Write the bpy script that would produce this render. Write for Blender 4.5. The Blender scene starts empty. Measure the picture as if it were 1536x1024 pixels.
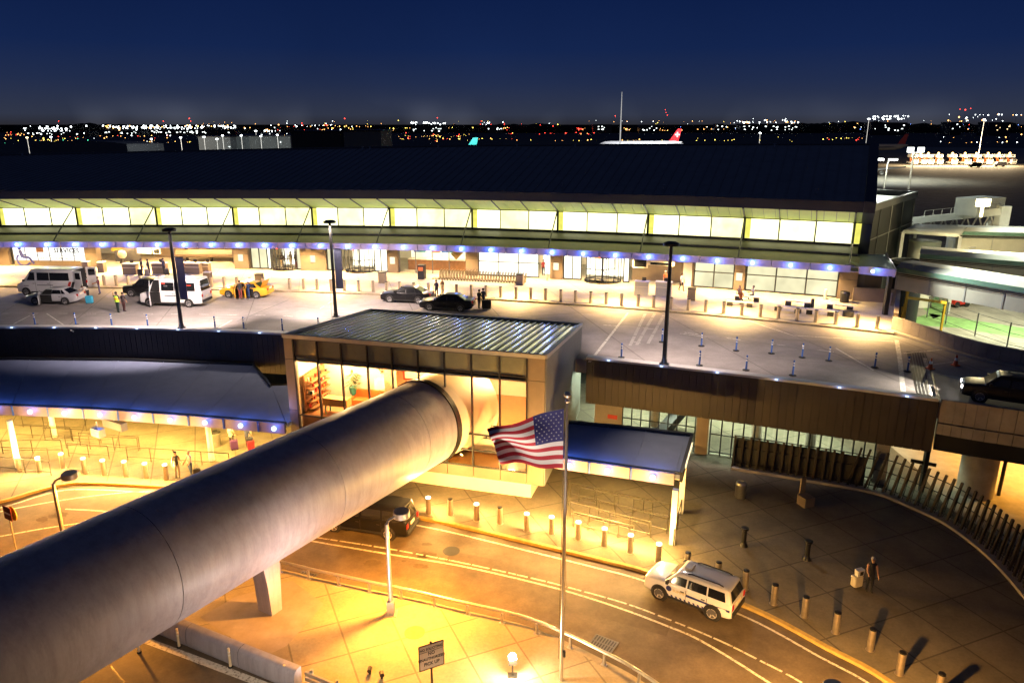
import bpy, bmesh, math, random
from mathutils import Vector, Matrix
random.seed(7)
SC = bpy.context.scene
COL = SC.collection
R = math.radians
ES = .4      # scale of glowing surfaces for the night exposure
PI = math.pi

# ---------------------------------------------------------------- camera maths (used to survey the place)
FPX, PITCH, CAMZ = 1118.0, R(16.2), 22.0
_c, _s = math.cos(PITCH), math.sin(PITCH)
def G(px, py, z):
    v = py - 512.0
    d = -(v*_c + FPX*_s); t = (z - CAMZ)/d
    return Vector(((px-768)*t, (FPX*_c - v*_s)*t, z))
def GY(px, py, Y):
    v = py - 512.0
    t = Y/(FPX*_c - v*_s)
    return Vector(((px-768)*t, Y, CAMZ - (v*_c + FPX*_s)*t))

# ---------------------------------------------------------------- mesh builder
class MB:
    def __init__(s): s.v = []; s.f = []; s.m = []
    def add(s, vs, fs, m=0):
        b = len(s.v); s.v.extend([tuple(x) for x in vs])
        for f in fs: s.f.append(tuple(b+i for i in f)); s.m.append(m)
    def box(s, cx, cy, cz, sx, sy, sz, rz=0, m=0):
        c, n = math.cos(rz), math.sin(rz); vs = []
        for dz in (-.5, .5):
            for dx, dy in ((-.5,-.5),(.5,-.5),(.5,.5),(-.5,.5)):
                x, y = dx*sx, dy*sy
                vs.append((cx+x*c-y*n, cy+x*n+y*c, cz+dz*sz))
        s.add(vs, [(3,2,1,0),(4,5,6,7),(0,1,5,4),(1,2,6,5),(2,3,7,6),(3,0,4,7)], m)
    def beam(s, p, q, w, h, m=0, up=(0,0,1)):
        p, q = Vector(p), Vector(q); d = (q-p)
        if d.length < 1e-6: return
        d.normalize(); u = Vector(up)
        if abs(d.dot(u)) > .98: u = Vector((1,0,0))
        a = d.cross(u).normalized()*(w/2); b = a.cross(d).normalized()*(h/2)
        vs = [p-a-b, p+a-b, p+a+b, p-a+b, q-a-b, q+a-b, q+a+b, q-a+b]
        s.add(vs, [(0,1,2,3),(7,6,5,4),(0,4,5,1),(1,5,6,2),(2,6,7,3),(3,7,4,0)], m)
    def tube(s, pts, r, seg=8, m=0, caps=True):
        pts = [Vector(p) for p in pts]; n = len(pts)
        rs = r if isinstance(r, (list, tuple)) else [r]*n
        rings = []; a = None
        for i in range(n):
            d = (pts[min(i+1,n-1)]-pts[max(i-1,0)])
            if d.length < 1e-9: d = Vector((0,0,1))
            d.normalize()
            if a is None:
                u = Vector((0,0,1)) if abs(d.z) < .95 else Vector((1,0,0))
                a = d.cross(u).normalized()
            else:
                a = (a - d*a.dot(d)).normalized()
            b = d.cross(a)
            rings.append([pts[i]+(a*math.cos(2*PI*k/seg)+b*math.sin(2*PI*k/seg))*rs[i] for k in range(seg)])
        s.loft(rings, m, caps)
    def loft(s, rings, m=0, caps=True, closed=True):
        n = len(rings[0]); vs = [p for r in rings for p in r]; fs = []
        for i in range(len(rings)-1):
            for k in range(n if closed else n-1):
                k2 = (k+1) % n
                fs.append((i*n+k, i*n+k2, (i+1)*n+k2, (i+1)*n+k))
        if caps and closed:
            fs.append(tuple(range(n))[::-1]); fs.append(tuple((len(rings)-1)*n+k for k in range(n)))
        s.add(vs, fs, m)
    def lathe(s, prof, c=(0,0,0), seg=16, m=0, axis='z', caps=True):
        rings = []
        for r, z in prof:
            ring = []
            for k in range(seg):
                a = 2*PI*k/seg; x, y = r*math.cos(a), r*math.sin(a)
                if axis == 'z': q = (c[0]+x, c[1]+y, c[2]+z)
                elif axis == 'y': q = (c[0]+x, c[1]+z, c[2]+y)
                else: q = (c[0]+z, c[1]+x, c[2]+y)
                ring.append(q)
            rings.append(ring)
        s.loft(rings, m, caps)
    def prism(s, poly, z0, z1, m=0, mtop=None):
        n = len(poly); vs = [(p[0],p[1],z0) for p in poly]+[(p[0],p[1],z1) for p in poly]
        s.add(vs, [tuple(range(n))[::-1]]+[(i,(i+1)%n,n+(i+1)%n,n+i) for i in range(n)], m)
        s.add(vs, [tuple(range(n,2*n))], m if mtop is None else mtop)
    def quad(s, a, b, c, d, m=0): s.add([a,b,c,d], [(0,1,2,3)], m)
    def strip(s, A, B, m=0):
        n = len(A); s.add(list(A)+list(B), [(i,i+1,n+i+1,n+i) for i in range(n-1)], m)
    def solid(s, A, B, t, m=0):
        """slab between two polylines, thickness t downwards"""
        d = Vector((0,0,t)); A=[Vector(a) for a in A]; B=[Vector(b) for b in B]
        rings=[[a,b,b-d,a-d] for a,b in zip(A,B)]
        s.loft(rings, m)
    def sphere(s, c, r, seg=10, rings=6, m=0, sx=1, sy=1, sz=1):
        c = Vector(c); vs = [c+Vector((0,0,-r*sz))]
        for i in range(1, rings):
            t = -PI/2+PI*i/rings
            for k in range(seg):
                a = 2*PI*k/seg
                vs.append(c+Vector((r*sx*math.cos(t)*math.cos(a), r*sy*math.cos(t)*math.sin(a), r*sz*math.sin(t))))
        vs.append(c+Vector((0,0,r*sz))); fs = []
        for k in range(seg): fs.append((0, 1+(k+1)%seg, 1+k))
        for i in range(rings-2):
            for k in range(seg):
                a=1+i*seg+k; b=1+i*seg+(k+1)%seg
                fs.append((a,b,b+seg,a+seg))
        t = len(vs)-1; o = 1+(rings-2)*seg
        for k in range(seg): fs.append((o+k, o+(k+1)%seg, t))
        s.add(vs, fs, m)
    def build(s, name, mats, parent=None, smooth=False, angle=35, loc=None):
        me = bpy.data.meshes.new(name)
        if not isinstance(mats, (list, tuple)): mats = [mats]
        org = Vector(loc) if loc is not None else None
        vs = s.v if org is None else [tuple(Vector(v)-org) for v in s.v]
        me.from_pydata(vs, [], s.f)
        for x in mats: me.materials.append(x)
        me.polygons.foreach_set('material_index', s.m)
        bm = bmesh.new(); bm.from_mesh(me)
        bmesh.ops.recalc_face_normals(bm, faces=bm.faces); bm.to_mesh(me); bm.free()
        if smooth:
            me.polygons.foreach_set('use_smooth', [True]*len(me.polygons))
            me.set_sharp_from_angle(angle=R(angle))
        me.update()
        o = bpy.data.objects.new(name, me); COL.objects.link(o)
        if org is not None: o.location = org
        if parent is not None: o.parent = parent
        return o

def pieces(fn, items, name, mats, parent, smooth=False, loc=None):
    for it in items:
        mb = MB(); fn(mb, it); o = mb.build(name, mats, parent, smooth, loc=loc)
        if loc is not None: o.location = (0,0,0)
def tag(o, label=None, cat=None, group=None, kind=None):
    if label: o['label'] = label
    if cat: o['category'] = cat
    if group: o['group'] = group
    if kind: o['kind'] = kind
    return o
def empty(name, loc=(0,0,0), rz=0, label=None, cat=None, group=None):
    o = bpy.data.objects.new(name, None); COL.objects.link(o); o.empty_display_size = .2
    o.location = loc; o.rotation_euler = (0,0,rz)
    return tag(o, label, cat, group)
KIDS = {}
def kids(o): return [c for c in bpy.data.objects if c.parent == o] if o.name not in KIDS else KIDS[o.name]
def dup(root, loc, rz=0, label=None, group=None, scale=None):
    if root.name not in KIDS:
        KIDS[root.name] = [c for c in bpy.data.objects if c.parent == root]
        for c in KIDS[root.name]:
            KIDS[c.name] = [g for g in bpy.data.objects if g.parent == c]
    r = root.copy(); COL.objects.link(r); r.location = loc; r.rotation_euler = (0,0,rz)
    if scale: r.scale = (scale,)*3
    if label: r['label'] = label
    if group: r['group'] = group
    for ch in KIDS[root.name]:
        c = ch.copy(); COL.objects.link(c); c.parent = r
        for g in KIDS[ch.name]:
            d = g.copy(); COL.objects.link(d); d.parent = c
    return r
ORD = ['first','second','third','fourth','fifth','sixth','seventh','eighth','ninth','tenth','eleventh','twelfth','thirteenth',
 'fourteenth','fifteenth','sixteenth','seventeenth','eighteenth','nineteenth','twentieth']
def nth(i):
    if i < 20: return ORD[i]
    T_ = ['twenty','thirty','forty','fifty','sixty']; t = T_[(i+1)//10-2]; u = (i+1) % 10
    return t+'-'+ORD[u-1] if u else t[:-1]+'ieth'

# ---------------------------------------------------------------- materials
def mat(name, col, rough=.6, metal=0., var=.12, scale=2., bump=0., emit=None, estr=0., spec=.5, detail=4, sample=True, coat=0.):
    m = bpy.data.materials.new(name); m.use_nodes = True
    nt = m.node_tree; b = nt.nodes['Principled BSDF']
    b.inputs['Roughness'].default_value = rough; b.inputs['Metallic'].default_value = metal
    b.inputs['Specular IOR Level'].default_value = spec
    if coat: b.inputs['Coat Weight'].default_value = coat; b.inputs['Coat Roughness'].default_value = .05
    c4 = (*col, 1)
    if var > 0 or bump > 0:
        tc = nt.nodes.new('ShaderNodeTexCoord'); nz = nt.nodes.new('ShaderNodeTexNoise')
        nz.inputs['Scale'].default_value = scale; nz.inputs['Detail'].default_value = detail; nz.inputs['Roughness'].default_value = .65
        nt.links.new(tc.outputs['Object'], nz.inputs['Vector'])
    if var > 0:
        mx = nt.nodes.new('ShaderNodeMix'); mx.data_type = 'RGBA'
        mx.inputs[6].default_value = tuple(max(0, x*(1-var*1.6)) for x in col)+(1,)
        mx.inputs[7].default_value = tuple(min(1, x*(1+var*1.6)) for x in col)+(1,)
        nt.links.new(nz.outputs['Fac'], mx.inputs[0]); nt.links.new(mx.outputs[2], b.inputs['Base Color'])
    else: b.inputs['Base Color'].default_value = c4
    if bump > 0:
        bp = nt.nodes.new('ShaderNodeBump'); bp.inputs['Strength'].default_value = bump; bp.inputs['Distance'].default_value = .02
        nt.links.new(nz.outputs['Fac'], bp.inputs['Height']); nt.links.new(bp.outputs['Normal'], b.inputs['Normal'])
    if emit:
        b.inputs['Emission Color'].default_value = (*emit, 1); b.inputs['Emission Strength'].default_value = estr*ES
        m.cycles.emission_sampling = 'AUTO' if sample else 'NONE'
    return m
def emis(name, col, st, var=0., scale=1., sample=True):
    st *= ES
    m = bpy.data.materials.new(name); m.use_nodes = True; nt = m.node_tree; nt.nodes.clear()
    o = nt.nodes.new('ShaderNodeOutputMaterial'); e = nt.nodes.new('ShaderNodeEmission')
    e.inputs['Color'].default_value = (*col, 1); e.inputs['Strength'].default_value = st
    nt.links.new(e.outputs[0], o.inputs[0])
    if var:
        tc = nt.nodes.new('ShaderNodeTexCoord'); nz = nt.nodes.new('ShaderNodeTexNoise'); nz.inputs['Scale'].default_value = scale
        mr = nt.nodes.new('ShaderNodeMapRange'); mr.inputs['From Min'].default_value=.3; mr.inputs['From Max'].default_value=.7
        mr.inputs['To Min'].default_value = st*(1-var); mr.inputs['To Max'].default_value = st*(1+var)
        nt.links.new(tc.outputs['Object'], nz.inputs['Vector']); nt.links.new(nz.outputs['Fac'], mr.inputs['Value'])
        nt.links.new(mr.outputs['Result'], e.inputs['Strength'])
    m.cycles.emission_sampling = 'AUTO' if sample else 'NONE'
    return m
def glassmat(name, tint=(1,1,1), refl=.08):
    m = bpy.data.materials.new(name); m.use_nodes = True; nt = m.node_tree; nt.nodes.clear()
    o = nt.nodes.new('ShaderNodeOutputMaterial'); t = nt.nodes.new('ShaderNodeBsdfTransparent'); g = nt.nodes.new('ShaderNodeBsdfGlossy')
    lw = nt.nodes.new('ShaderNodeLayerWeight'); lw.inputs['Blend'].default_value = refl
    g.inputs['Roughness'].default_value = .02; t.inputs['Color'].default_value = (*tint,1)
    mx = nt.nodes.new('ShaderNodeMixShader')
    nt.links.new(lw.outputs['Fresnel'], mx.inputs[0]); nt.links.new(t.outputs[0], mx.inputs[1]); nt.links.new(g.outputs[0], mx.inputs[2])
    nt.links.new(mx.outputs[0], o.inputs[0]); return m
def jointed(name, col, bw, bh, joint=.03, jcol=.55, rough=.8, rz=0, var=.15, wear=.35, offset=0., fine=.24):
    """concrete / cladding split into slabs by thin joints, with large soft stains"""
    m = mat(name, col, rough, var=0); nt = m.node_tree; b = nt.nodes['Principled BSDF']
    tc = nt.nodes.new('ShaderNodeTexCoord'); mp = nt.nodes.new('ShaderNodeMapping'); mp.inputs['Rotation'].default_value = (0,0,rz)
    br = nt.nodes.new('ShaderNodeTexBrick'); br.offset = offset; br.inputs['Scale'].default_value = 1
    br.inputs['Brick Width'].default_value = bw; br.inputs['Row Height'].default_value = bh; br.inputs['Mortar Size'].default_value = joint
    br.inputs['Mortar Smooth'].default_value = .3
    br.inputs['Color1'].default_value = (*[x*(1-var*.5) for x in col],1); br.inputs['Color2'].default_value = (*[min(1,x*(1+var*.5)) for x in col],1)
    br.inputs['Mortar'].default_value = (*[x*jcol for x in col],1)
    n1 = nt.nodes.new('ShaderNodeTexNoise'); n1.inputs['Scale'].default_value = .35; n1.inputs['Detail'].default_value = 8; n1.inputs['Roughness'].default_value=.7
    n2 = nt.nodes.new('ShaderNodeTexNoise'); n2.inputs['Scale'].default_value = 9; n2.inputs['Detail'].default_value = 5
    mr = nt.nodes.new('ShaderNodeMapRange'); mr.inputs['From Min'].default_value=.25; mr.inputs['From Max'].default_value=.75
    mr.inputs['To Min'].default_value = 1-wear; mr.inputs['To Max'].default_value = 1+wear*.6
    m2 = nt.nodes.new('ShaderNodeMapRange'); m2.inputs['To Min'].default_value=1-fine; m2.inputs['To Max'].default_value=1+fine
    mu = nt.nodes.new('ShaderNodeMath'); mu.operation='MULTIPLY'
    mx = nt.nodes.new('ShaderNodeMix'); mx.data_type='RGBA'; mx.blend_type='MULTIPLY'; mx.inputs[0].default_value=1
    L = nt.links.new
    L(tc.outputs['Object'], mp.inputs['Vector']); L(mp.outputs[0], br.inputs['Vector']); L(tc.outputs['Object'], n1.inputs['Vector']); L(tc.outputs['Object'], n2.inputs['Vector'])
    L(n1.outputs['Fac'], mr.inputs['Value']); L(n2.outputs['Fac'], m2.inputs['Value']); L(mr.outputs[0], mu.inputs[0]); L(m2.outputs[0], mu.inputs[1])
    L(br.outputs['Color'], mx.inputs[6]); L(mu.outputs[0], mx.inputs[7]); L(mx.outputs[2], b.inputs['Base Color'])
    bp = nt.nodes.new('ShaderNodeBump'); bp.inputs['Strength'].default_value=.25; bp.inputs['Distance'].default_value=.02
    L(n2.outputs['Fac'], bp.inputs['Height']); L(bp.outputs[0], b.inputs['Normal'])
    return m
M = {}
M['asphalt'] = jointed('asphalt', (.125,.097,.068), 60, 60, .0, 1, rough=.7, wear=.75, var=.1)
M['deckpave'] = jointed('deck_paving', (.27,.245,.235), 7, 30, .05, .55, rough=.7, rz=R(-14), wear=.4, var=.12)
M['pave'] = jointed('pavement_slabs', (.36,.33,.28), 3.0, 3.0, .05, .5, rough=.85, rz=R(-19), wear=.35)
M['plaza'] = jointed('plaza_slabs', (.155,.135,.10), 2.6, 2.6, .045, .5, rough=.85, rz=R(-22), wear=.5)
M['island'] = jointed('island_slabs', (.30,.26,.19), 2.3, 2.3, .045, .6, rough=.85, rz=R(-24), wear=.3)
M['uppave'] = jointed('upper_pavement', (.42,.38,.31), 3.0, 3.0, .04, .7, rough=.8, rz=R(-14), wear=.3)
M['concrete'] = mat('concrete', (.33,.30,.26), .85, var=.3, scale=1.2, bump=.2, detail=8)
M['concrete_panel'] = mat('concrete_panel', (.27,.235,.21), .85, var=.35, scale=.9, bump=.2, detail=8)
M['kerb'] = mat('kerb', (.30,.26,.19), .8, var=.35, scale=3, detail=8)
M['yellowkerb'] = mat('yellow_kerb', (.40,.29,.09), .7, var=.4, scale=4, detail=8)
M['white'] = mat('white_paint', (.75,.74,.70), .5, var=.08)
M['wornpaint'] = mat('worn_road_paint', (.40,.375,.35), .8, var=.35, scale=4, detail=9)
M['roadwhite'] = mat('road_paint', (.6,.58,.53), .7, var=.1, scale=7, detail=10)
_n = M['roadwhite'].node_tree; _x = [q for q in _n.nodes if q.bl_idname == 'ShaderNodeMix'][0]; _x.inputs[6].default_value = (.17,.145,.11,1); _x.inputs[7].default_value = (.62,.60,.55,1)
_q = [q for q in _n.nodes if q.bl_idname == 'ShaderNodeTexNoise'][0]; _r = _n.nodes.new('ShaderNodeMapRange'); _r.inputs['From Min'].default_value = .36; _r.inputs['From Max'].default_value = .5; _n.links.new(_q.outputs['Fac'], _r.inputs['Value']); _n.links.new(_r.outputs[0], _x.inputs[0])
M['roof'] = mat('roof_metal', (.21,.22,.23), .55, metal=.15, var=.2, scale=.5)
M['eave'] = mat('eave_metal', (.03,.033,.04), .5, metal=.2, var=.15, scale=.6)
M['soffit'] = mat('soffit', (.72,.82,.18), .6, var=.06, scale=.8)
M['grey'] = mat('grey_metal', (.11,.11,.12), .45, metal=.3, var=.12)
M['lgrey'] = mat('light_grey', (.45,.44,.43), .5, metal=.2, var=.1)
M['canopytop'] = mat('canopy_membrane', (.21,.205,.14), .7, var=.3, scale=.6, detail=6)
M['fascia'] = mat('canopy_fascia', (.30,.25,.29), .45, metal=.3, var=.1)
M['dark'] = mat('dark_metal', (.03,.03,.033), .4, metal=.5, var=.2)
M['black'] = mat('black_paint', (.012,.012,.013), .4, var=.2)
M['rubber'] = mat('rubber', (.015,.015,.015), .8, var=.2)
M['steel'] = mat('stainless_steel', (.55,.53,.50), .28, metal=.9, var=.12, scale=6)
M['galv'] = mat('galvanised', (.46,.44,.40), .4, metal=.75, var=.2, scale=5)
M['brown'] = mat('brown_cladding', (.044,.034,.029), .55, metal=.25, var=.2, scale=.7)
M['tan'] = mat('tan_panel', (.22,.17,.125), .55, metal=.1, var=.15, scale=1)
M['column'] = mat('facade_column', (.14,.105,.075), .6, var=.12, scale=1)
M['lroof'] = mat('lower_roof_membrane', (.17,.20,.31), .55, var=.18, scale=.7, detail=7)
M['tube'] = jointed('tube_render', (.37,.365,.45), 400, 400, .0, 1, rough=.5, wear=.2, var=.05, fine=.07)
_n = M['tube'].node_tree; _w = _n.nodes.new('ShaderNodeTexNoise'); _w.inputs['Scale'].default_value = 1.; _w.inputs['Detail'].default_value = 7; _w.inputs['Roughness'].default_value = .75
_m = _n.nodes.new('ShaderNodeMapping'); _m.inputs['Scale'].default_value = (2.6,2.6,.22); _t = _n.nodes.new('ShaderNodeTexCoord'); _n.links.new(_t.outputs['Object'], _m.inputs['Vector']); _n.links.new(_m.outputs[0], _w.inputs['Vector'])
_r = _n.nodes.new('ShaderNodeMapRange'); _r.inputs['From Min'].default_value = .42; _r.inputs['From Max'].default_value = .8; _r.inputs['To Min'].default_value = 1.; _r.inputs['To Max'].default_value = .62; _n.links.new(_w.outputs['Fac'], _r.inputs['Value'])
_x = _n.nodes.new('ShaderNodeMix'); _x.data_type = 'RGBA'; _x.blend_type = 'MULTIPLY'; _x.inputs[0].default_value = 1; _b = _n.nodes['Principled BSDF']; _s0 = _b.inputs['Base Color'].links[0].from_socket; _n.links.new(_s0, _x.inputs[6]); _n.links.new(_r.outputs[0], _x.inputs[7]); _n.links.new(_x.outputs[2], _b.inputs['Base Color'])
M['cream'] = mat('cream_plaster', (.78,.70,.55), .7, var=.05)
M['wood'] = mat('wood', (.33,.15,.06), .5, var=.3, scale=3)
M['red'] = mat('red_paint', (.5,.03,.02), .5, var=.1)
M['orange'] = mat('orange_fabric', (.6,.16,.03), .7, var=.1)
M['yellow'] = mat('yellow_paint', (.75,.45,.03), .5, var=.1)
M['teal'] = mat('teal', (.03,.25,.24), .5, var=.1)
M['bluepost'] = mat('blue_plastic', (.03,.10,.36), .45, var=.1)
M['greenroof'] = mat('green_metal', (.16,.30,.25), .5, metal=.2, var=.15)
M['jetwall'] = mat('jetbridge_wall', (.55,.52,.45), .55, var=.12, scale=.8)
M['jetroof'] = mat('jetbridge_roof', (.62,.64,.60), .5, var=.15, scale=.8)
M['green'] = mat('apron_green', (.14,.26,.09), .8, var=.5, scale=.8)
M['apron'] = jointed('apron_concrete', (.23,.215,.18), 7.5, 7.5, .08, .55, rough=.8, wear=.5)
M['field'] = mat('airfield', (.045,.047,.042), .9, var=.6, scale=.02, detail=8)
M['tree'] = mat('treeline', (.012,.013,.012), .95, var=.4, scale=.05)
M['skin'] = mat('skin', (.48,.27,.18), .6, var=.05)
M['glass'] = glassmat('window_glass', (.96,.97,.96), .12)
M['darkglass'] = mat('dark_glass', (.012,.013,.015), .06, var=0, spec=.7)
M['spandrel'] = mat('spandrel_glass', (.20,.21,.17), .12, var=.15, spec=.6)
M['led'] = emis('blue_led', (.48,.78,1.0), 2.6, sample=False)
M['ledcap'] = emis('cap_led', (.45,.6,1.0), 2, sample=False)
M['warmlamp'] = emis('warm_lamp', (1,.72,.30), 12, sample=False)
M['whitelamp'] = emis('white_lamp', (1,.96,.88), 16, sample=False)
M['redlamp'] = emis('red_lamp', (1,.04,.02), 5, sample=False)
M['clere'] = emis('lit_clerestory', (1,.95,.44), 1.7, var=.2, scale=.9)
M['clere2'] = emis('lit_clerestory_dim', (1,.94,.40), 1.3, var=.25, scale=.7)
M['clere3'] = emis('lit_clerestory_clear', (1,.97,.5), 1.9, var=.2, scale=.6)
M['edgeglow'] = emis('edge_glow', (.95,.9,.16), .62, var=.15, scale=1.5)
M['frost'] = emis('lit_frosted_glass', (1,.93,.58), .62, var=.22, scale=.5)
M['brightglass'] = emis('lit_lobby_glass', (1,.93,.68), 1.7, var=.3, scale=.45)
M['signwhite'] = emis('backlit_sign', (1,1,.92), 1.25)

def P(kind, loc, power, col, size=.1, rot=None, blend=.3, angle=130, name=None, parent=None):
    l = bpy.data.lights.new(name or kind.lower()+'_lamp', kind); l.energy = power; l.color = col
    if kind == 'SPOT': l.spot_size = R(angle); l.spot_blend = blend; l.shadow_soft_size = size
    elif kind == 'AREA': l.size = size if not isinstance(size, tuple) else size[0]
    else: l.shadow_soft_size = size
    if kind == 'AREA' and isinstance(size, tuple): l.shape = 'RECTANGLE'; l.size_y = size[1]
    o = bpy.data.objects.new(l.name, l); COL.objects.link(o); o.location = loc
    if rot is not None: o.rotation_euler = rot
    return o
def aim(o, tgt):
    o.rotation_euler = (Vector(tgt)-Vector(o.location)).to_track_quat('-Z','Y').to_euler(); return o

# ---------------------------------------------------------------- world: late dusk sky
w = bpy.data.worlds.new('World'); SC.world = w; w.use_nodes = True
nt = w.node_tree; bg = nt.nodes['Background']
sky = nt.nodes.new('ShaderNodeTexSky'); sky.sky_type = 'NISHITA'; sky.sun_disc = False
sky.sun_elevation = R(-4.5); sky.sun_rotation = R(200)
tc = nt.nodes.new('ShaderNodeTexCoord'); sx = nt.nodes.new('ShaderNodeSeparateXYZ')
cr = nt.nodes.new('ShaderNodeValToRGB'); e = cr.color_ramp.elements
e[0].position = 0.0; e[0].color = (.020,.020,.026,1); e[1].position = 1; e[1].color = (.010,.013,.026,1)
for p, c in ((.012,(.025,.031,.054)),(.05,(.0125,.0215,.060)),(.09,(.0055,.0150,.062)),(.16,(.0030,.0100,.050)),(.28,(.0033,.0072,.030))):
    x = cr.color_ramp.elements.new(p); x.color = (*c,1)
nz = nt.nodes.new('ShaderNodeTexNoise'); nz.inputs['Scale'].default_value = 5; nz.inputs['Detail'].default_value = 5
mp = nt.nodes.new('ShaderNodeMapRange'); mp.inputs['To Min'].default_value=.86; mp.inputs['To Max'].default_value=1.14
mul = nt.nodes.new('ShaderNodeMix'); mul.data_type='RGBA'; mul.blend_type='MULTIPLY'; mul.inputs[0].default_value=1
ad = nt.nodes.new('ShaderNodeMix'); ad.data_type='RGBA'; ad.blend_type='ADD'; ad.inputs[0].default_value=.06
L = nt.links.new
L(tc.outputs['Generated'], sx.inputs[0]); L(sx.outputs['Z'], cr.inputs['Fac']); L(tc.outputs['Generated'], nz.inputs['Vector'])
L(nz.outputs['Fac'], mp.inputs['Value']); L(cr.outputs['Color'], mul.inputs[6]); L(mp.outputs[0], mul.inputs[7])
cr2 = nt.nodes.new('ShaderNodeValToRGB'); e2 = cr2.color_ramp.elements; e2[0].position = .0; e2[0].color = (.034,.037,.047,1); e2[1].position = .04; e2[1].color = (0,0,0,1); cr2.color_ramp.interpolation = 'EASE'
n3 = nt.nodes.new('ShaderNodeTexNoise'); n3.inputs['Scale'].default_value = 7; n3.inputs['Detail'].default_value = 2; m3 = nt.nodes.new('ShaderNodeMapRange'); m3.inputs['From Min'].default_value = .5; m3.inputs['From Max'].default_value = .72
mul3 = nt.nodes.new('ShaderNodeMix'); mul3.data_type = 'RGBA'; mul3.blend_type = 'MULTIPLY'; mul3.inputs[0].default_value = 1
L(sx.outputs['Z'], cr2.inputs['Fac']); L(tc.outputs['Generated'], n3.inputs['Vector']); L(n3.outputs['Fac'], m3.inputs['Value']); L(cr2.outputs['Color'], mul3.inputs[6]); L(m3.outputs[0], mul3.inputs[7])
ad3 = nt.nodes.new('ShaderNodeMix'); ad3.data_type = 'RGBA'; ad3.blend_type = 'ADD'; ad3.inputs[0].default_value = 1; L(mul.outputs[2], ad3.inputs[6]); L(mul3.outputs[2], ad3.inputs[7])
L(ad3.outputs[2], ad.inputs[6]); L(sky.outputs[0], ad.inputs[7]); L(ad.outputs[2], bg.inputs['Color'])
bg.inputs['Strength'].default_value = .30

# ---------------------------------------------------------------- camera and render settings
cam = bpy.data.cameras.new('camera'); co = bpy.data.objects.new('camera', cam); COL.objects.link(co)
co.location = (0,0,CAMZ); co.rotation_euler = (R(90)-PITCH, 0, 0)
cam.sensor_width = 36; cam.lens = FPX/1536*36; cam.clip_start = .3; cam.clip_end = 20000
SC.camera = co
vs = SC.view_settings; vs.view_transform = 'Standard'; vs.look = 'None'; vs.exposure = 2.0; vs.gamma = 1
cy = SC.cycles; cy.use_denoising = True; cy.use_adaptive_sampling = True; cy.adaptive_threshold = .02
cy.max_bounces = 6; cy.diffuse_bounces = 3; cy.glossy_bounces = 3; cy.transparent_max_bounces = 10
cy.sample_clamp_indirect = 4; cy.sample_clamp_direct = 0; cy.use_light_tree = True; cy.caustics_reflective = False; cy.caustics_refractive = False

# ---------------------------------------------------------------- plan curves of the place
def F(x): return -1.54e-5*x**3-.0028608*x*x-.2277263*x+78.827
def dF(x): return -4.62e-5*x*x-.0057216*x-.2277263
def C(x): return -2.28e-5*x**3-.0036828*x*x-.2535126*x+67.693
def E(x): return 1.08e-5*x**3-.0035091*x*x-.3177474*x+51.389
def dE(x): return 3.24e-5*x*x-.0070182*x-.3177474
def dC(x): return -6.84e-5*x*x-.0073656*x-.2535126
def offp(fn, dfn, x, o, z):
    d = dfn(x); l = math.hypot(1,d); return Vector((x+d/l*o, fn(x)-o/l, z))
def FP(x, o, z):
    z -= .0095*max(0., -9.-x)*max(0., min(1., (z-6.35)/4.))   # the eaves line falls slightly to the left
    return offp(F, dF, x, o, z)
def EP(x, o, z): return offp(E, dE, x, o, z)
def CP(x, o, z): return offp(C, dC, x, o, z)
def fang(x): return math.atan(dF(x))
def lin(a, b, n): return [a+(b-a)*i/(n-1) for i in range(n)]
def onF(px, py, o, z=None):
    """x on the facade curve whose point at offset o stands under image column px"""
    lo, hi = -90., 45.
    for _ in range(50):
        m = (lo+hi)/2; p = FP(m, o, z or 10.)
        if 768+FPX*p.x/(p.y*_c-(p.z-CAMZ)*_s) < px: lo = m
        else: hi = m
    return m
DZ, PZ = 6.2, 6.35      # upper road and upper pavement levels

def textmesh(body, size, mt, name='lettering', align='LEFT', ext=.004, off=0.):
    cu = bpy.data.curves.new('tmp', 'FONT'); cu.body = body; cu.size = size; cu.extrude = ext; cu.align_x = align; cu.resolution_u = 2; cu.offset = off
    t = bpy.data.objects.new('tmp', cu); COL.objects.link(t)
    me = bpy.data.meshes.new_from_object(t.evaluated_get(bpy.context.evaluated_depsgraph_get())); bpy.data.objects.remove(t)
    me.name = name; me.materials.clear(); me.materials.append(mt)
    o = bpy.data.objects.new(name, me); COL.objects.link(o); return o
# ================================================================= SETTING
def catmull(pts, n=6):
    pts = [Vector(p) for p in pts]; out = []
    for i in range(len(pts)-1):
        p0 = pts[max(i-1,0)]; p1 = pts[i]; p2 = pts[i+1]; p3 = pts[min(i+2,len(pts)-1)]
        for k in range(n):
            t = k/n
            out.append(.5*((2*p1)+(p2-p0)*t+(2*p0-5*p1+4*p2-p3)*t*t+(3*p1-p0-3*p2+p3)*t**3))
    out.append(pts[-1]); return out
def side(pts, o):
    """polyline shifted to its left by o in plan"""
    pts = [Vector(p) for p in pts]; out = []
    for i, p in enumerate(pts):
        d = pts[min(i+1,len(pts)-1)]-pts[max(i-1,0)]; d.z = 0; d.normalize()
        out.append(p+Vector((-d.y, d.x, 0))*o)
    return out
def ribbon(mb, pts, w, z=None, m=0):
    a, b = side(pts, w/2), side(pts, -w/2)
    if z is not None:
        for p in a+b: p.z = z
    mb.strip(a, b, m)
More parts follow.
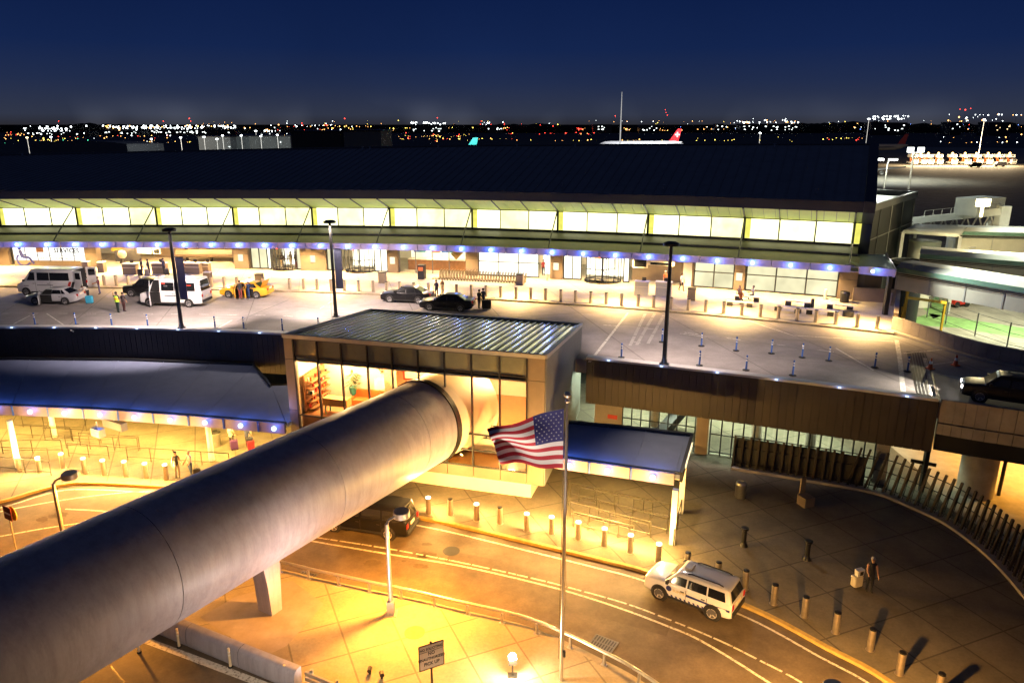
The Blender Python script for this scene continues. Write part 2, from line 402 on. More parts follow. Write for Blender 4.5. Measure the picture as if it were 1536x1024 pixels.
def dashed(mb, pts, w, on, off, z=None, m=0, rough=0):
    pts = [Vector(p) for p in pts]; seg = []; acc = 0; cur = [pts[0]]; state = True; lim = on
    for i in range(len(pts)-1):
        p, q = pts[i], pts[i+1]; L_ = (q-p).length; t0 = 0
        while L_-t0 > lim-acc:
            t0 += lim-acc; r = p.lerp(q, t0/L_); cur.append(r)
            if state and len(cur) > 1: seg.append(cur)
            state = not state; cur = [r]; acc = 0
            lim = (on if state else off)*(1+rough*(random.random()-.5))
        acc += L_-t0; cur.append(q)
    if state and len(cur) > 1: seg.append(cur)
    for s_ in seg: ribbon(mb, s_, w, z, m)

mb = MB(); mb.quad((-6000,-400,-.03),(6000,-400,-.03),(6000,9000,-.03),(-6000,9000,-.03))
tag(mb.build('ground', M['field']), kind='structure')
mb = MB(); mb.quad((-70,-15,.0),(60,-15,.0),(60,62,.0),(-70,62,.0))
tag(mb.build('road', M['asphalt']), kind='structure')
mb = MB(); mb.add([(30,62,.01),(60.01,62,.01),(60.01,30,.01),(140,30,.01),(900,560,.01),(200,900,.01),(40,130,.01)], [(0,1,2,3,4,5,6)])
tag(mb.build('apron', M['apron']), kind='structure')

mb = MB(); mb.add([(22,20,.004),(60,20,.004),(60,61.9,.004),(27,61.9,.004),(27,45,.004)],[(0,1,2,3,4)])
tag(mb.build('service_yard', M['concrete']), kind='structure')
kerb = catmull([(-60,28,0),(-40,34.5,0),(-35,38,0),(-31,40.6,0),(-29.7,41.9,0),(-28.3,42.9,0),(-26.2,43,0),(-22.2,42.55,0),(-15,41.4,0),(-10,40.2,0),(-4.9,38.5,0),
 (-2.6,37.6,0),(1.2,35.9,0),(4.6,34.35,0),(6.9,33.2,0),(11.1,30.4,0),(13.7,27.5,0),(15.4,25.4,0),(17.3,21,0),(18.5,14,0),(18.5,2,0)], 5)
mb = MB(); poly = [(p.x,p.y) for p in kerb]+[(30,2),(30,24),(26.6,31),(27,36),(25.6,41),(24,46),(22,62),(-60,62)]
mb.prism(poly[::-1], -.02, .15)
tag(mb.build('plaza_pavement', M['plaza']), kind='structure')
mb = MB(); o1 = side(kerb, -.03); i1 = side(kerb, .2)
mb.strip([p+Vector((0,0,.156)) for p in o1], [p+Vector((0,0,.156)) for p in i1]); mb.strip([p+Vector((0,0,.156)) for p in o1], [p for p in o1])
tag(mb.build('kerb', M['yellowkerb']), kind='structure')

guard = catmull([(-15.5,34.2,.15),(-11.7,32.9,.15),(-9.86,32.2,.15),(-8.1,31.6,.15),(-6.35,31,.15),(-4.5,30.4,.15),(-2.9,29.8,.15),(-1.1,29.15,.15),(.5,28.5,.15),
 (2.1,27.5,.15),(3.7,26.25,.15),(4.8,25.3,.15),(6.2,23.6,.15),(7.6,21,.15)], 4)
isl = side(guard, .45)
mb = MB(); poly = [(p.x,p.y) for p in isl]+[(7.5,18),(-1,20.5),(-8,25.05),(-15.6,28.75),(-19,30.4)]
mb.prism(poly[::-1], -.02, .15)
tag(mb.build('island_pavement', M['island']), kind='structure')
mb = MB(); a = [p+Vector((0,0,.006)) for p in side(isl, .02)]; b = [p+Vector((0,0,.006)) for p in side(isl, -.3)]
mb.strip(a, b); mb.strip(a, [p-Vector((0,0,.156)) for p in a])
tag(mb.build('kerb', M['kerb']), kind='structure')
# broken patch round the bridge pier, and road markings
mb = MB(); q = [G(x,y,.158) for x,y in ((438,870),(486,905),(430,968),(395,985),(330,945),(300,925),(352,895))]
mb.add(q, [tuple(range(7))]); tag(mb.build('pavement_patch', M['concrete_panel']), kind='structure')
mb = MB(); Zr = .006
edge_line = side(kerb, -.62); ribbon(mb, edge_line, .13, Zr)
l1 = catmull([G(*p,Zr) for p in ((380,790),(475,805.5),(580,822),(686,842),(800,867),(870,885),(940,905),(1002,928),(1077,959),(1136,988),(1201,1022))]+[Vector((13.2,23.6,Zr)),Vector((14.3,19,Zr))], 4)
l2 = catmull([G(*p,Zr) for p in ((370,793),(468,811),(580,830),(690,848),(800,873),(870,892),(940,915),(1000,938),(1049,959),(1136,1012))]+[Vector((11.6,23.8,Zr)),Vector((12.6,19,Zr))], 4)
dashed(mb, l1, .11, .9, .12, Zr, rough=1.2); ribbon(mb, l2, .13, Zr)
for pl in (((-40,780),(0,767),(45,758),(91,750),(150,742),(223,736),(330,735)), ((98,763),(153,766),(240,775)), ((-60,815),(0,804),(60,793),(114,785),(200,775))):
    ribbon(mb, catmull([G(*p,Zr) for p in pl], 4), .13, Zr)
ribbon(mb, [G(*p,Zr) for p in ((120,930),(225,962),(300,990),(396,1026))]+[Vector((-8,24.2,Zr))], .34, Zr)
tag(mb.build('road_markings', M['roadwhite']), kind='structure')
mb = MB()
for c_, r_, z_ in (((677,826),.46,.004), ((75,735),.45,.004)):
    c = G(*c_,z_); mb.lathe([(r_,0),(r_,.006),(.3,.007),(0,.008)], c, 20)
tag(mb.build('manhole_cover', M['dark']), 'round dark manhole cover in the lower road lane', 'manhole')
bpy.data.objects['manhole_cover']['kind'] = 'structure'
c = G(622,948,.15); mb = MB(); mb.lathe([(.46,.0),(.46,.012),(.4,.014),(.38,.008),(.05,.012),(0,.012)], c, 24)
tag(mb.build('manhole_cover', mat('worn_cover',(.33,.19,.06),.6,var=.4,scale=6)), 'round worn manhole cover set in the island paving beside the warning sign', 'manhole')
def grate(px, py, z, w, l, rz, label):
    g = empty('drain_grate', G(px,py,z), rz, label, 'drain')
    m_ = MB(); m_.box(0,0,.003,w,l,.006); m_.build('pit', M['black'], g)
    m_ = MB()
    for s_ in (-1,1): m_.box(s_*w/2,0,.012,.07,l+.07,.024); m_.box(0,s_*l/2,.0125,w-.07,.07,.024)
    n = int(w/.13)
    for i in range(1,n): m_.box(-w/2+i*w/n,0,.011,.055,l,.02)
    m_.box(0,0,.013,w,.05,.022); m_.build('bars', M['grey'], g)
grate(905,965,.004,1.05,.8,R(-32),'square iron drain grate in the road by the curved end of the guard rail')
grate(462,862,.004,.9,.35,R(-18),'narrow drain grate in the gutter by the straight guard rail')
mb = MB()
for i in range(3):
    a = [Vector((-17+i*5,26.5-i*2.3,.004))]
    for k in range(5): a.append(a[-1]+Vector((.5+.4*random.random(), -.9+.5*random.random(),0)))
    ribbon(mb, a, .05, .004)
tag(mb.build('road_cracks', M['black']), kind='structure')
mb = MB(); random.seed(21)
def blot(x, y, r, m, sx=1., rz=0., z=.0042):
    n = 18; c, s = math.cos(rz), math.sin(rz); ps = []
    for i in range(n):
        a = 2*PI*i/n; q = r*random.uniform(.75,1.15); u, v = q*math.cos(a)*sx, q*math.sin(a); ps.append((x+u*c-v*s, y+u*s+v*c, z))
    mb.add(ps, [tuple(range(n))], m)
for i in range(18):
    t = random.random(); p = kerb[int(20+t*55)]; q = side(kerb,-random.uniform(1.2,5.2))[int(20+t*55)]; blot(q.x,q.y,random.uniform(.06,.3),0,random.uniform(1,2.2),random.uniform(-.6,.1),.0044)
for x, y, w_, l_, rz in ((-2.2,34.3,1.3,2.6,-.33),(5.6,29.6,1.0,3.4,-.45),(-16,38,1.6,2.8,.05),(-24.5,37.6,1.2,3.2,.2),(-11.5,23.2,1.4,2.4,-.5)):
    c, s = math.cos(rz), math.sin(rz); mb.add([(x+u*c-v*s,y+u*s+v*c,.003) for u,v in ((-l_/2,-w_/2),(l_/2,-w_/2),(l_/2,w_/2),(-l_/2,w_/2))],[(0,1,2,3)],1)
tag(mb.build('road_stains', [mat('oil_stain',(.085,.066,.047),.9,var=.3,scale=4),mat('asphalt_patch',(.095,.075,.055),.8,var=.3,scale=3)]), kind='structure')

# ----------------------------------------------------------------- elevated road
xs = lin(-66, 25.1, 60)
near = [EP(x, -.15, DZ) for x in xs]; far = [Vector((x*1.22+(2.2 if x>0 else 0)*x/25., C(x*1.22 if x<23 else 28.2), DZ)) for x in xs]
xs2 = lin(-75, 29.8, 60); far = [Vector((x, C(x)+.1, DZ)) for x in xs2]
near += [Vector((27,40.6,DZ)),Vector((29.5,39.35,DZ)),Vector((33,37.3,DZ)),Vector((40,32.5,DZ)),Vector((50,24,DZ))]
far += [Vector((31.2,54,DZ)),Vector((32.2,51,DZ)),Vector((34.4,48,DZ)),Vector((43,40.5,DZ)),Vector((56,31,DZ))]
mb = MB(); mb.solid(near, far, 1.0)
tag(mb.build('upper_road', M['deckpave']), kind='structure')
mb = MB(); xs = lin(-75, 29.9, 50)
mb.solid([CP(x,0,PZ) for x in xs], [FP(x*1.02,-.5,PZ) for x in xs], .5)
q = [CP(29.9,.0,PZ),G(1341,495,PZ-.003),G(1347,452,PZ-.003),G(1262,444,PZ-.003),FP(29.2,-.4,PZ)]
mb.prism([(p.x,p.y) for p in q], PZ-.5, PZ-.003)
tag(mb.build('upper_pavement', M['uppave']), kind='structure')
mb = MB(); mb.solid([CP(x,.04,PZ+.004) for x in xs], [CP(x,-.22,PZ+.004) for x in xs], .2)
tag(mb.build('kerb', M['kerb']), kind='structure')
# slab behind, up to the terminal
mb = MB(); Zd = DZ+.005
def ml(pts, w=.13, dash=None):
    p = [G(*q, Zd) for q in pts]
    if dash: dashed(mb, p, w, dash[0], dash[1], Zd)
    else: ribbon(mb, p, w, Zd)
ml(((884,543),(910,510),(942,469)), .2)
ml(((0,470),(200,470),(420,473),(560,484)), .1, (.9,1.6))
ml(((905,487),(1000,495),(1100,508),(1200,521),(1300,534)), .12, (1.1,2.2))
ml(((1050,455),(1150,490),(1190,503),(1340,512)), .12); ml(((1254,522),(1310,555)), .12)
ml(((1345,510),(1350,540),(1355,588)), .3); ml(((1387,537),(1393,560),(1401,598)), .28)
ml(((1352,530),(1440,522)), .12); ml(((1395,547),(1450,540)), .1); ml(((1390,558),(1460,570),(1536,585)), .12)
ml(((20,486),(45,473)), .12); ml(((70,470),(110,497)), .1); ml(((327,492),(348,480)), .1)
ml(((480,463),(500,450)), .1, (1,1)); ml(((1020,500),(1060,505)), .1)
tag(mb.build('road_markings', M['roadwhite']), kind='structure')
mb = MB(); random.seed(5)
for yy in (452,458,466,474,482,488):
    x = -60
    while x < 1330:
        l = random.uniform(60,260); k = .0275*max(0,x-420)+ (x-420)*.06*(x>420)
        if random.random() < .6: ribbon(mb, catmull([G(x+l*t, yy+max(0,x+l*t-420)*.068+random.uniform(-.4,.4), Zd-.003) for t in (0,.33,.66,1)],3), random.uniform(.18,.34), Zd-.003)
        x += l+random.uniform(20,120)
tag(mb.build('tyre_marks', mat('tyre_mark',(.225,.205,.195),.75,var=.2,scale=2)), kind='structure')
mb = MB()
for a, b in (((945,518),(968,470)), ((955,517),(982,470)), ((972,515),(996,472)), ((948,512),(961,514))): ml((a,b), .24, (2.6,.25))
tag(mb.build('road_markings', M['wornpaint']), kind='structure')
mb = MB()
for dx in lin(0, 28, 6): ribbon(mb, [G(1367+dx*.65,527,Zd),G(1379+dx,597,Zd)], .055, Zd)
tag(mb.build('expansion_joint', mat('joint_steel',(.20,.21,.20),.5,metal=.3,var=.2)), kind='structure')
mb = MB(); ribbon(mb, [G(1374,528,Zd-.002),G(1393,597,Zd-.002)], 1.25, Zd-.002)
ribbon(mb, [G(355,482,Zd-.002),G(432,450,Zd-.002)], .1, Zd-.002)
for pts in (((840,458),(1000,472),(1150,492)),((1080,505),(1250,530),(1330,545)),((600,470),(470,480),(300,478))): ribbon(mb, [G(*q,Zd-.002) for q in pts], .05, Zd-.002)
tag(mb.build('road_joint_seams', M['dark']), kind='structure')

# ----------------------------------------------------------------- deck edge cladding, cap and posts
def fascia_wall(x0, x1, label, zb):
    t = empty('cladding_wall', EP((x0+x1)/2,0,0), 0, label, 'cladding wall')
    o = t.location
    n = int((x1-x0)/.44); xs = lin(x0, x1, n+1)
    m_ = MB()
    for i in range(n):
        g = .012
        a0, a1 = EP(xs[i]+g,0,6.3), EP(xs[i+1]-g,0,6.3); b0, b1 = EP(xs[i]+g,0,zb), EP(xs[i+1]-g,0,zb)
        k0, k1 = EP(xs[i]+g,-.06,6.3), EP(xs[i+1]-g,-.06,6.3); j0, j1 = EP(xs[i]+g,-.06,zb), EP(xs[i+1]-g,-.06,zb)
        m_.add([b0,b1,a1,a0,j0,j1,k1,k0], [(0,1,2,3),(7,6,5,4),(0,4,5,1),(2,6,7,3),(0,3,7,4),(1,5,6,2)])
    # dark backing behind the open joints
    m_.strip([EP(x,-.07,6.3) for x in xs], [EP(x,-.07,zb+.02) for x in xs], 1)
    m_.strip([EP(x,-.08,zb+.02) for x in xs], [EP(x,-3.,zb+.02) for x in xs], 1)
    w_ = m_.build('cladding_panels', [M['brown'], M['black']], t, loc=o); w_.location = (0,0,0)
    c_ = MB(); cx = lin(x0, x1, 40)
    c_.solid([EP(x,.1,6.46) for x in cx], [EP(x,-.55,6.46) for x in cx], .15)
    w_ = c_.build('wall_cap', M['lgrey'], t, loc=o); w_.location = (0,0,0)
    c_ = MB()
    k = x0+1.5
    while k < x1-.5:
        c_.box(*EP(k,.13,6.40), .18,.05,.06, math.atan(dE(k))); P('POINT', EP(k,.25,6.62), 1.8, (.35,.5,1), .05); k += 3.4
    w_ = c_.build('cap_light', M['ledcap'], t, loc=o); w_.location = (0,0,0)
    return t
fascia_wall(-62, -14.3, 'dark ribbed cladding wall under the upper road, left of the glass pavilion', 3.05)
fascia_wall(5.2, 25.2, 'brown ribbed cladding wall under the upper road, right of the glass pavilion', 3.05)
# cladding return at the right end
mb = MB(); a = EP(25.2,0,0); mb.add([(a.x,a.y,3.05),(a.x+1.3,a.y+2.9,3.05),(a.x+1.3,a.y+2.9,6.3),(a.x,a.y,6.3),(a.x+.06,a.y-.03,3.05),(a.x+1.36,a.y+2.87,3.05),(a.x+1.36,a.y+2.87,6.3),(a.x+.06,a.y-.03,6.3)],
  [(0,1,2,3),(4,5,6,7),(0,1,5,4),(2,3,7,6),(0,3,7,4),(1,2,6,5)])
r_ = mb.build('cladding_return', M['brown'], bpy.data.objects['cladding_wall.001']); r_.matrix_parent_inverse = Matrix.Translation(-bpy.data.objects['cladding_wall.001'].location)

# concrete ramp side, girder and pier on the right
ramp = empty('road_ramp_wall', (33,37,0), 0, 'concrete panelled edge beam of the ramp beyond the cladding wall', 'ramp wall')
mb = MB(); nn = near[-6:]
pn = [Vector(EP(25.35,-.1,0)),Vector((27,40.45,0)),Vector((29.5,39.2,0)),Vector((33,37.15,0)),Vector((40,32.35,0)),Vector((50,23.85,0))]
pn = catmull(pn, 4)
L_=0; cuts=[]
for i in range(len(pn)-1):
    a, b = pn[i], pn[i+1]; s_ = .03
    a2 = a.lerp(b,.02); b2 = a.lerp(b,.985)
    d = Vector((-(b-a).y,(b-a).x,0)).normalized()*.22
    for z0, z1, o_ in ((5.0,6.42,0),(4.25,4.93,.12)):
        q = [a2-d*o_*2, b2-d*o_*2, b2+d, a2+d]
        mb.prism([(p.x,p.y) for p in q], z0, z1)
ww = mb.build('edge_panels', M['concrete_panel'], ramp, loc=ramp.location); ww.location=(0,0,0)
mb = MB(); g0 = side(pn, 1.0); g1 = side(pn, 2.2)
mb.solid([p+Vector((0,0,5.15)) for p in side(pn,.25)], [p+Vector((0,0,5.15)) for p in side(pn,6)], .5)
mb.solid([p+Vector((0,0,4.6)) for p in side(pn,.3)], [p+Vector((0,0,4.6)) for p in side(pn,2.6)], 1.5)
ww = mb.build('girder', M['black'], ramp, loc=ramp.location); ww.location=(0,0,0)
pc = Vector((28.75,41.9,0))
pier = empty('bridge_pier', (pc.x,pc.y,0), 0, 'thick round concrete pier under the right hand ramp behind the slatted fence', 'pier')
mb = MB(); mb.lathe([(1.02,0),(1.02,2.75),(1.08,2.78),(1.08,2.9),(.3,2.91)], (0,0,0), 28); mb.build('shaft', M['concrete'], pier, smooth=True)
mb = MB(); mb.box(.1,0,3.0,.8,.9,.24,R(-35)); mb.box(-.1,.05,2.96,1.3,.4,.1,R(-35)); mb.build('bearing', M['black'], pier)
mb = MB(); pp = [G(1500,745,0)]; d0 = Vector((pc.x+1.35,pc.y-.25,0))
mb.tube([d0, d0+Vector((.05,0,3.0)), d0+Vector((.15,-.02,3.3)), d0+Vector((.7,-.1,3.35)), d0+Vector((.85,-.1,3.6)), d0+Vector((.85,-.1,4.2))], .11, 8)
tag(mb.build('drain_pipe', M['black'], smooth=True), 'bent black drain pipe beside the thick ramp pier', 'pipe')
# parapet on the far side of the ramp
rp = empty('parapet_wall', (33,50,DZ), 0, 'dark concrete parapet along the far side of the ramp to the right', 'parapet')
mb = MB(); pf = catmull([Vector((30.3,57.5,DZ)),Vector((31.3,54.2,DZ)),Vector((32.3,51.2,DZ)),Vector((34.5,48.2,DZ)),Vector((43,40.7,DZ)),Vector((56,31.2,DZ))], 5)
for i in range(len(pf)-1):
    a, b = pf[i].lerp(pf[i+1],.015), pf[i].lerp(pf[i+1],.985); d = Vector((-(b-a).y,(b-a).x,0)).normalized()*.3
    mb.prism([(p.x,p.y) for p in (a,b,b+d,a+d)], DZ-.9, DZ+1.15)
ww = mb.build('wall_panels', M['concrete_panel'], rp, loc=rp.location); ww.location=(0,0,0)
mb = MB(); mb.solid([p+Vector((0,0,.16)) for p in side(pf,-.45)], [p+Vector((0,0,.16)) for p in side(pf,-.02)], .2)
ww = mb.build('kerb_step', M['concrete'], rp, loc=rp.location); ww.location=(0,0,0)
# beige end walls closing the upper pavement
ew = empty('end_wall', (29,64,PZ), 0, 'low tan wall closing the right end of the upper pavement', 'wall')
mb = MB(); A, B_, D = G(1345,455,PZ), G(1341,492,PZ), G(1280,452,PZ)
mb.beam(A+Vector((0,0,.6)), B_+Vector((0,0,.6)), .35, 1.3); mb.beam(D+Vector((0,.3,.6)), A+Vector((0,.3,.6)), .3, 1.3)
ww = mb.build('wall_body', M['tan'], ew, loc=ew.location); ww.location=(0,0,0)
# ================================================================= TERMINAL BUILDING
T = empty('terminal_building', FP(-10,0,0), 0, 'long terminal with dark ribbed roof, glowing clerestory and blue lit canopy', 'terminal')
TO = Vector(T.location)
def tp(mb, name, mats, smooth=False, label=None):
    o = mb.build(name, mats, T, smooth, loc=TO); o.location = (0,0,0)
    if label: o['label'] = label
    return o
def sub(mb, name, mats, par, smooth=False):
    o = mb.build(name, mats, par, smooth, loc=TO); o.location = (0,0,0); return o
X0, X1 = -74., onF(1289, 310, 0, 12)
xs = lin(X0, X1, 56)
def rz_(x): return 19.42+.0105*(x*1.22)
ridge = lambda x: FP(x, -20, rz_(x))
eave = lambda x: FP(x, 4, 15.62)
mb = MB(); mb.strip([eave(x) for x in xs], [ridge(x) for x in xs]); mb.strip([ridge(x) for x in xs], [FP(x,-38,rz_(x)-1.2) for x in xs])
e0, e1 = eave(X1), ridge(X1); bk = FP(X1,-38,rz_(X1)-1.2)
roof = tp(mb, 'roof', M['roof'])
mb = MB(); rx = X0
while rx < X1:
    a, b = eave(rx)+Vector((0,0,.03)), ridge(rx)+Vector((0,0,.03)); mb.beam(a, b, .06, .07); rx += .95
sub(mb, 'roof_seams', M['roof'], roof)
mb = MB(); mb.tube([ridge(x)+Vector((0,0,.05)) for x in xs], .16, 6); sub(mb, 'ridge_cap', M['grey'], roof)
mb = MB()
for px_, py_ in ((50,226),(235,227),(340,225),(549,222),(560,222),(660,223),(775,222),(860,223),(1015,222),(1150,222),(595,281),(745,280),(870,290),(1010,289),(1220,252)):
    x = onF(px_, py_, -10 if py_>240 else -18.5); p = eave(x).lerp(ridge(x), .94 if py_ < 240 else .1)
    mb.lathe([(.1,0),(.1,.35),(.16,.36),(.16,.42)], p, 8)
sub(mb, 'roof_vents', M['lgrey'], roof)
mb = MB(); mb.solid([FP(x,4.08,15.66) for x in xs], [FP(x,3.9,15.66) for x in xs], .9); tp(mb, 'eave_fascia', M['eave'])
# gable end
mb = MB(); g = [FP(X1+.02,4.1,14.75), FP(X1+.02,4.1,15.72), ridge(X1)+Vector((0.02,0,.15)), bk+Vector((0,0,.15)), FP(X1+.02,-38,6.2), FP(X1+.02,-.2,6.2), FP(X1+.02,-.2,13.3)]
off = Vector((math.cos(fang(X1)), math.sin(fang(X1)), 0))*.9
mb.add(g+[p+off for p in g], [tuple(range(7)), tuple(range(13,6,-1))]+[(i,(i+1)%7,7+(i+1)%7,7+i) for i in range(7)])
tp(mb, 'gable_wall', M['eave'])
# soffit under the eaves, with real board gaps
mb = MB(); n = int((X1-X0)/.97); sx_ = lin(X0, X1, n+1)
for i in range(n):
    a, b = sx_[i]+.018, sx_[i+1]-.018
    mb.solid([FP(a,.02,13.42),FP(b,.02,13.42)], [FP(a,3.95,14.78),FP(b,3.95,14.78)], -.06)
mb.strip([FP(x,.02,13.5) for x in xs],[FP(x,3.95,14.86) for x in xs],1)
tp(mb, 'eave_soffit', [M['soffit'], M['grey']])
# clerestory: bays carried by the tie rods
rodpx = [(111,308),(231,308),(347,308),(466,309),(583,310),(707,313),(836,316),(972,320),(1117,322),(1283,331)]
rx = [onF(a, b, .3, 13.3) for a, b in rodpx]; st = (rx[3]-rx[0])/3
rx = [rx[0]-st*3, rx[0]-st*2, rx[0]-st] + rx
rx[-1] = X1-.5
mb = MB(); mb.solid([FP(x,.25,11.5) for x in xs],[FP(x,-.2,11.5) for x in xs], .22); mb.solid([FP(x,.1,13.45) for x in xs],[FP(x,-.2,13.45) for x in xs], .08)
tp(mb, 'clerestory_rails', M['dark'])
for i in range(len(rx)):
    a = rx[i]; b = rx[i+1] if i+1 < len(rx) else X1
    k = 3 if i+1 < len(rx) else 1
    ps = lin(a, b, k+1)
    for j in range(k):
        q0, q1 = ps[j]+.05, ps[j+1]-.05
        mb = MB(); mb.solid([FP(q0,0,13.37),FP(q1,0,13.37)], [FP(q0,-.06,13.37),FP(q1,-.06,13.37)], 1.87)
        tp(mb, 'clerestory_window', random.choice((M['clere'],M['clere'],M['clere2'],M['clere3'])))
    mb = MB(); mb.solid([FP(a+.1,.03,13.36),FP(a+.55,.03,13.36)],[FP(a+.1,.008,13.36),FP(a+.55,.008,13.36)], 1.85); tp(mb, 'column_edge_glow', M['edgeglow'])  # glowing strip paints the yellow-green window light along the column edge
    for j in range(k):
        mb = MB(); wd = .2 if j == 0 else .1
        mb.beam(FP(ps[j],.03,11.5), FP(ps[j],.03,13.4), wd, .14, up=(0,1,0))
        mb.beam(FP(ps[j],.08,13.42), FP(ps[j],3.9,14.74), wd*.8, .12)
        tp(mb, 'clerestory_mullion', M['dark'])
# grey gutter band and the canopy
mb = MB(); mb.loft([[FP(x,1.55,10.55),FP(x,1.6,10.82),FP(x,1.2,11.02),FP(x,.26,11.3),FP(x,.26,10.6)] for x in xs]); tp(mb, 'gutter_band', M['grey'], True)
X2 = X1+.2
mb = MB(); xc = lin(X0, X2, 60); mb.solid([FP(x,4.9,10.22) for x in xc],[FP(x,1.5,10.62) for x in xc], .1)
mb.solid([FP(x,4.9,9.78) for x in xc],[FP(x,-.1,9.72) for x in xc], .06, 1)
canopy = tp(mb, 'canopy_roof', [M['canopytop'], M['lgrey']])
ledpx = [26,70,112,153,195,236,276,317,357,396,437,480,521,562,605,648,692,736,782,828,875,923,973,1024,1076,1129,1186,1245]
lx = [onF(p, 368+max(0,(p-640)*.05), 5, 10.) for p in ledpx]
xe = onF(1344, 407, 5, 10.)
lx = [lx[0]-3.1*k for k in range(5,0,-1)]+lx
br = [lx[0]-1.5]+[(lx[i]+lx[i+1])/2 for i in range(len(lx)-1)]+[lx[-1]+1.6]
for i in range(len(br)-1):
    mb = MB(); mb.solid([FP(br[i]+.03,5.06,10.3),FP(br[i+1]-.03,5.06,10.3)],[FP(br[i]+.03,4.9,10.3),FP(br[i+1]-.03,4.9,10.3)], .62); tp(mb, 'canopy_fascia', M['fascia'])
for x in lx:
    mb = MB(); mb.sphere(FP(x,5.1,9.98), .18, 14, 8); tp(mb, 'fascia_light', M['led'], True)
    P('POINT', FP(x,5.55,9.95), 38, (.07,.19,1), .08)
M['rod'] = mat('tie_rod_steel', (.07,.07,.075), .4, metal=.5, var=.1)
for i, x in enumerate(rx):
    mb = MB(); a, b = FP(x-.02,4.7,10.3), FP(x,.35,13.5); mb.tube([a,b], .07, 6); mb.box(a.x,a.y,a.z,.75,.3,.12,fang(x)); tp(mb, 'tie_rod', M['rod'])
# canopy end over the corner
ec = empty('corner_canopy', FP(X2+1.5,2.5,PZ), 0, 'glazed corner canopy at the right end of the terminal, one blue light', 'canopy')
EO = Vector(ec.location)
def ecp(mb, name, mt, smooth=False):
    o = mb.build(name, mt, ec, smooth, loc=EO); o.location=(0,0,0); return o
a0, a1 = FP(X2+.03,5.0,10.25), GY(1344,404,FP(X2,5,10).y-1.6); a1.z = 10.25
c0, c1 = GY(1256,379,FP(X2,1.5,10).y+1.2), GY(1330,376,FP(X2,1.5,10).y+1.0); c0.z = c1.z = 10.62
mb = MB(); mb.solid([a0,a1],[c0,c1], .12); ecp(mb,'canopy_glass', mat('frosty_glass',(.34,.40,.36),.3,var=.3,scale=1))
mb = MB(); mb.beam(a0+Vector((0,-.05,-.27)), a1+Vector((0,-.05,-.27)), .12, .66); mb.beam(a1+Vector((0,0,-.2)), c1+Vector((0,0,-.1)), .12, .5); ecp(mb,'fascia', M['fascia'])
lp = GY(1309,407,(a0.y+a1.y)/2-.25)
mb = MB(); mb.sphere(lp, .17); ecp(mb,'fascia_light', M['led'], True); P('POINT', lp+Vector((-.1,-.5,0)), 38, (.07,.19,1), .08)
for q in (a1, c1): mb = MB(); mb.beam(Vector((q.x-.3,q.y+.2,PZ)), Vector((q.x-.3,q.y+.2,9.7)), .35, .35); ecp(mb,'support_post', M['dark'])
mb = MB(); mb.box(c0.x+2.2,c0.y+.6,8.0,4.6,.3,3.4,fang(X2)); ecp(mb,'back_panel', M['dark'])
# ----------------------------------------------------------------- ground-floor front, from image columns
def wall(x0, x1, o, z0, z1, th, name, mt, lab=None):
    mb = MB(); n = max(2, int((x1-x0)/1.5)+1); q = lin(x0, x1, n)
    mb.solid([FP(x,o,z1) for x in q],[FP(x,o-th,z1) for x in q], z1-z0); return tp(mb, name, mt, label=lab)
fx = lambda px: onF(px, 400, 0, 8.)
def glazing(p0, p1, n, mt, o=0, mid=None, z0=PZ, z1=9.7, name='window'):
    x0, x1 = fx(p0), fx(p1); q = lin(x0, x1, n+1)
    for i in range(n): wall(q[i]+.04, q[i+1]-.04, o, z0+.12, z1-.05, .05, name, mt)
    for x in q: mb = MB(); mb.beam(FP(x,o+.03,z0), FP(x,o+.03,z1), .1, .14, up=(0,1,0)); tp(mb, 'mullion', M['dark'])
    mb = MB(); mb.solid([FP(x,o+.1,z0+.14) for x in q],[FP(x,o-.1,z0+.14) for x in q], .14)
    tp(mb, 'window_sill', M['dark'])
    if mid: mb = MB(); mb.solid([FP(x,o+.06,mid+.05) for x in q],[FP(x,o-.02,mid+.05) for x in q], .1); tp(mb, 'transom', M['dark'])
def column(p0, p1, sign=True):
    x0, x1 = fx(p0), fx(p1); wall(x0, x1, .35, PZ, 9.7, .9, 'facade_column', M['column'])
    mb = MB(); xm=(x0+x1)/2
    mb.solid([FP(x0,.362,8.2),FP(x1,.362,8.2)],[FP(x0,.3,8.2),FP(x1,.3,8.2)], .03, 0)
    if sign: mb.solid([FP(xm-.3,.4,8.1),FP(xm+.25,.4,8.1)],[FP(xm-.3,.36,8.1),FP(xm+.25,.36,8.1)], .75, 1)
    tp(mb, 'column_notice', [M['dark'], emis('notice',(1,.9,.6),.9) if 'notice' not in bpy.data.materials else bpy.data.materials['notice']])
# inner back wall so the front is closed everywhere
wall(X0, X1, -9., PZ, 13.3, .3, 'inner_wall', M['cream'])
mb = MB(); mb.solid([FP(x,-.1,9.78) for x in xs],[FP(x,-9,9.78) for x in xs], .1); mb.solid([FP(x,-.3,PZ+.01) for x in xs],[FP(x,-9,PZ+.01) for x in xs], .3, 1); tp(mb,'inner_ceiling',[M['cream'],M['uppave']])
wall(X0, fx(12), 0, PZ, 9.7, .4, 'front_wall', M['column'])
# backlit wheelchair service window
x0, x1 = fx(20), fx(129)
wq = lin(x0, x1, 7)
wall(x0, x1, -.02, PZ+.7, 9.65, .06, 'backlit_window', M['signwhite'])
wall(x0, x1, .05, PZ, PZ+.7, .3, 'window_plinth', M['column'])
mb = MB()
for x in wq: mb.beam(FP(x,.05,PZ+.7), FP(x,.05,9.7), .06, .1, up=(0,1,0))
mb.solid([FP(x,.07,7.72) for x in wq],[FP(x,0,7.72) for x in wq], .05); tp(mb,'mullion',M['grey'])
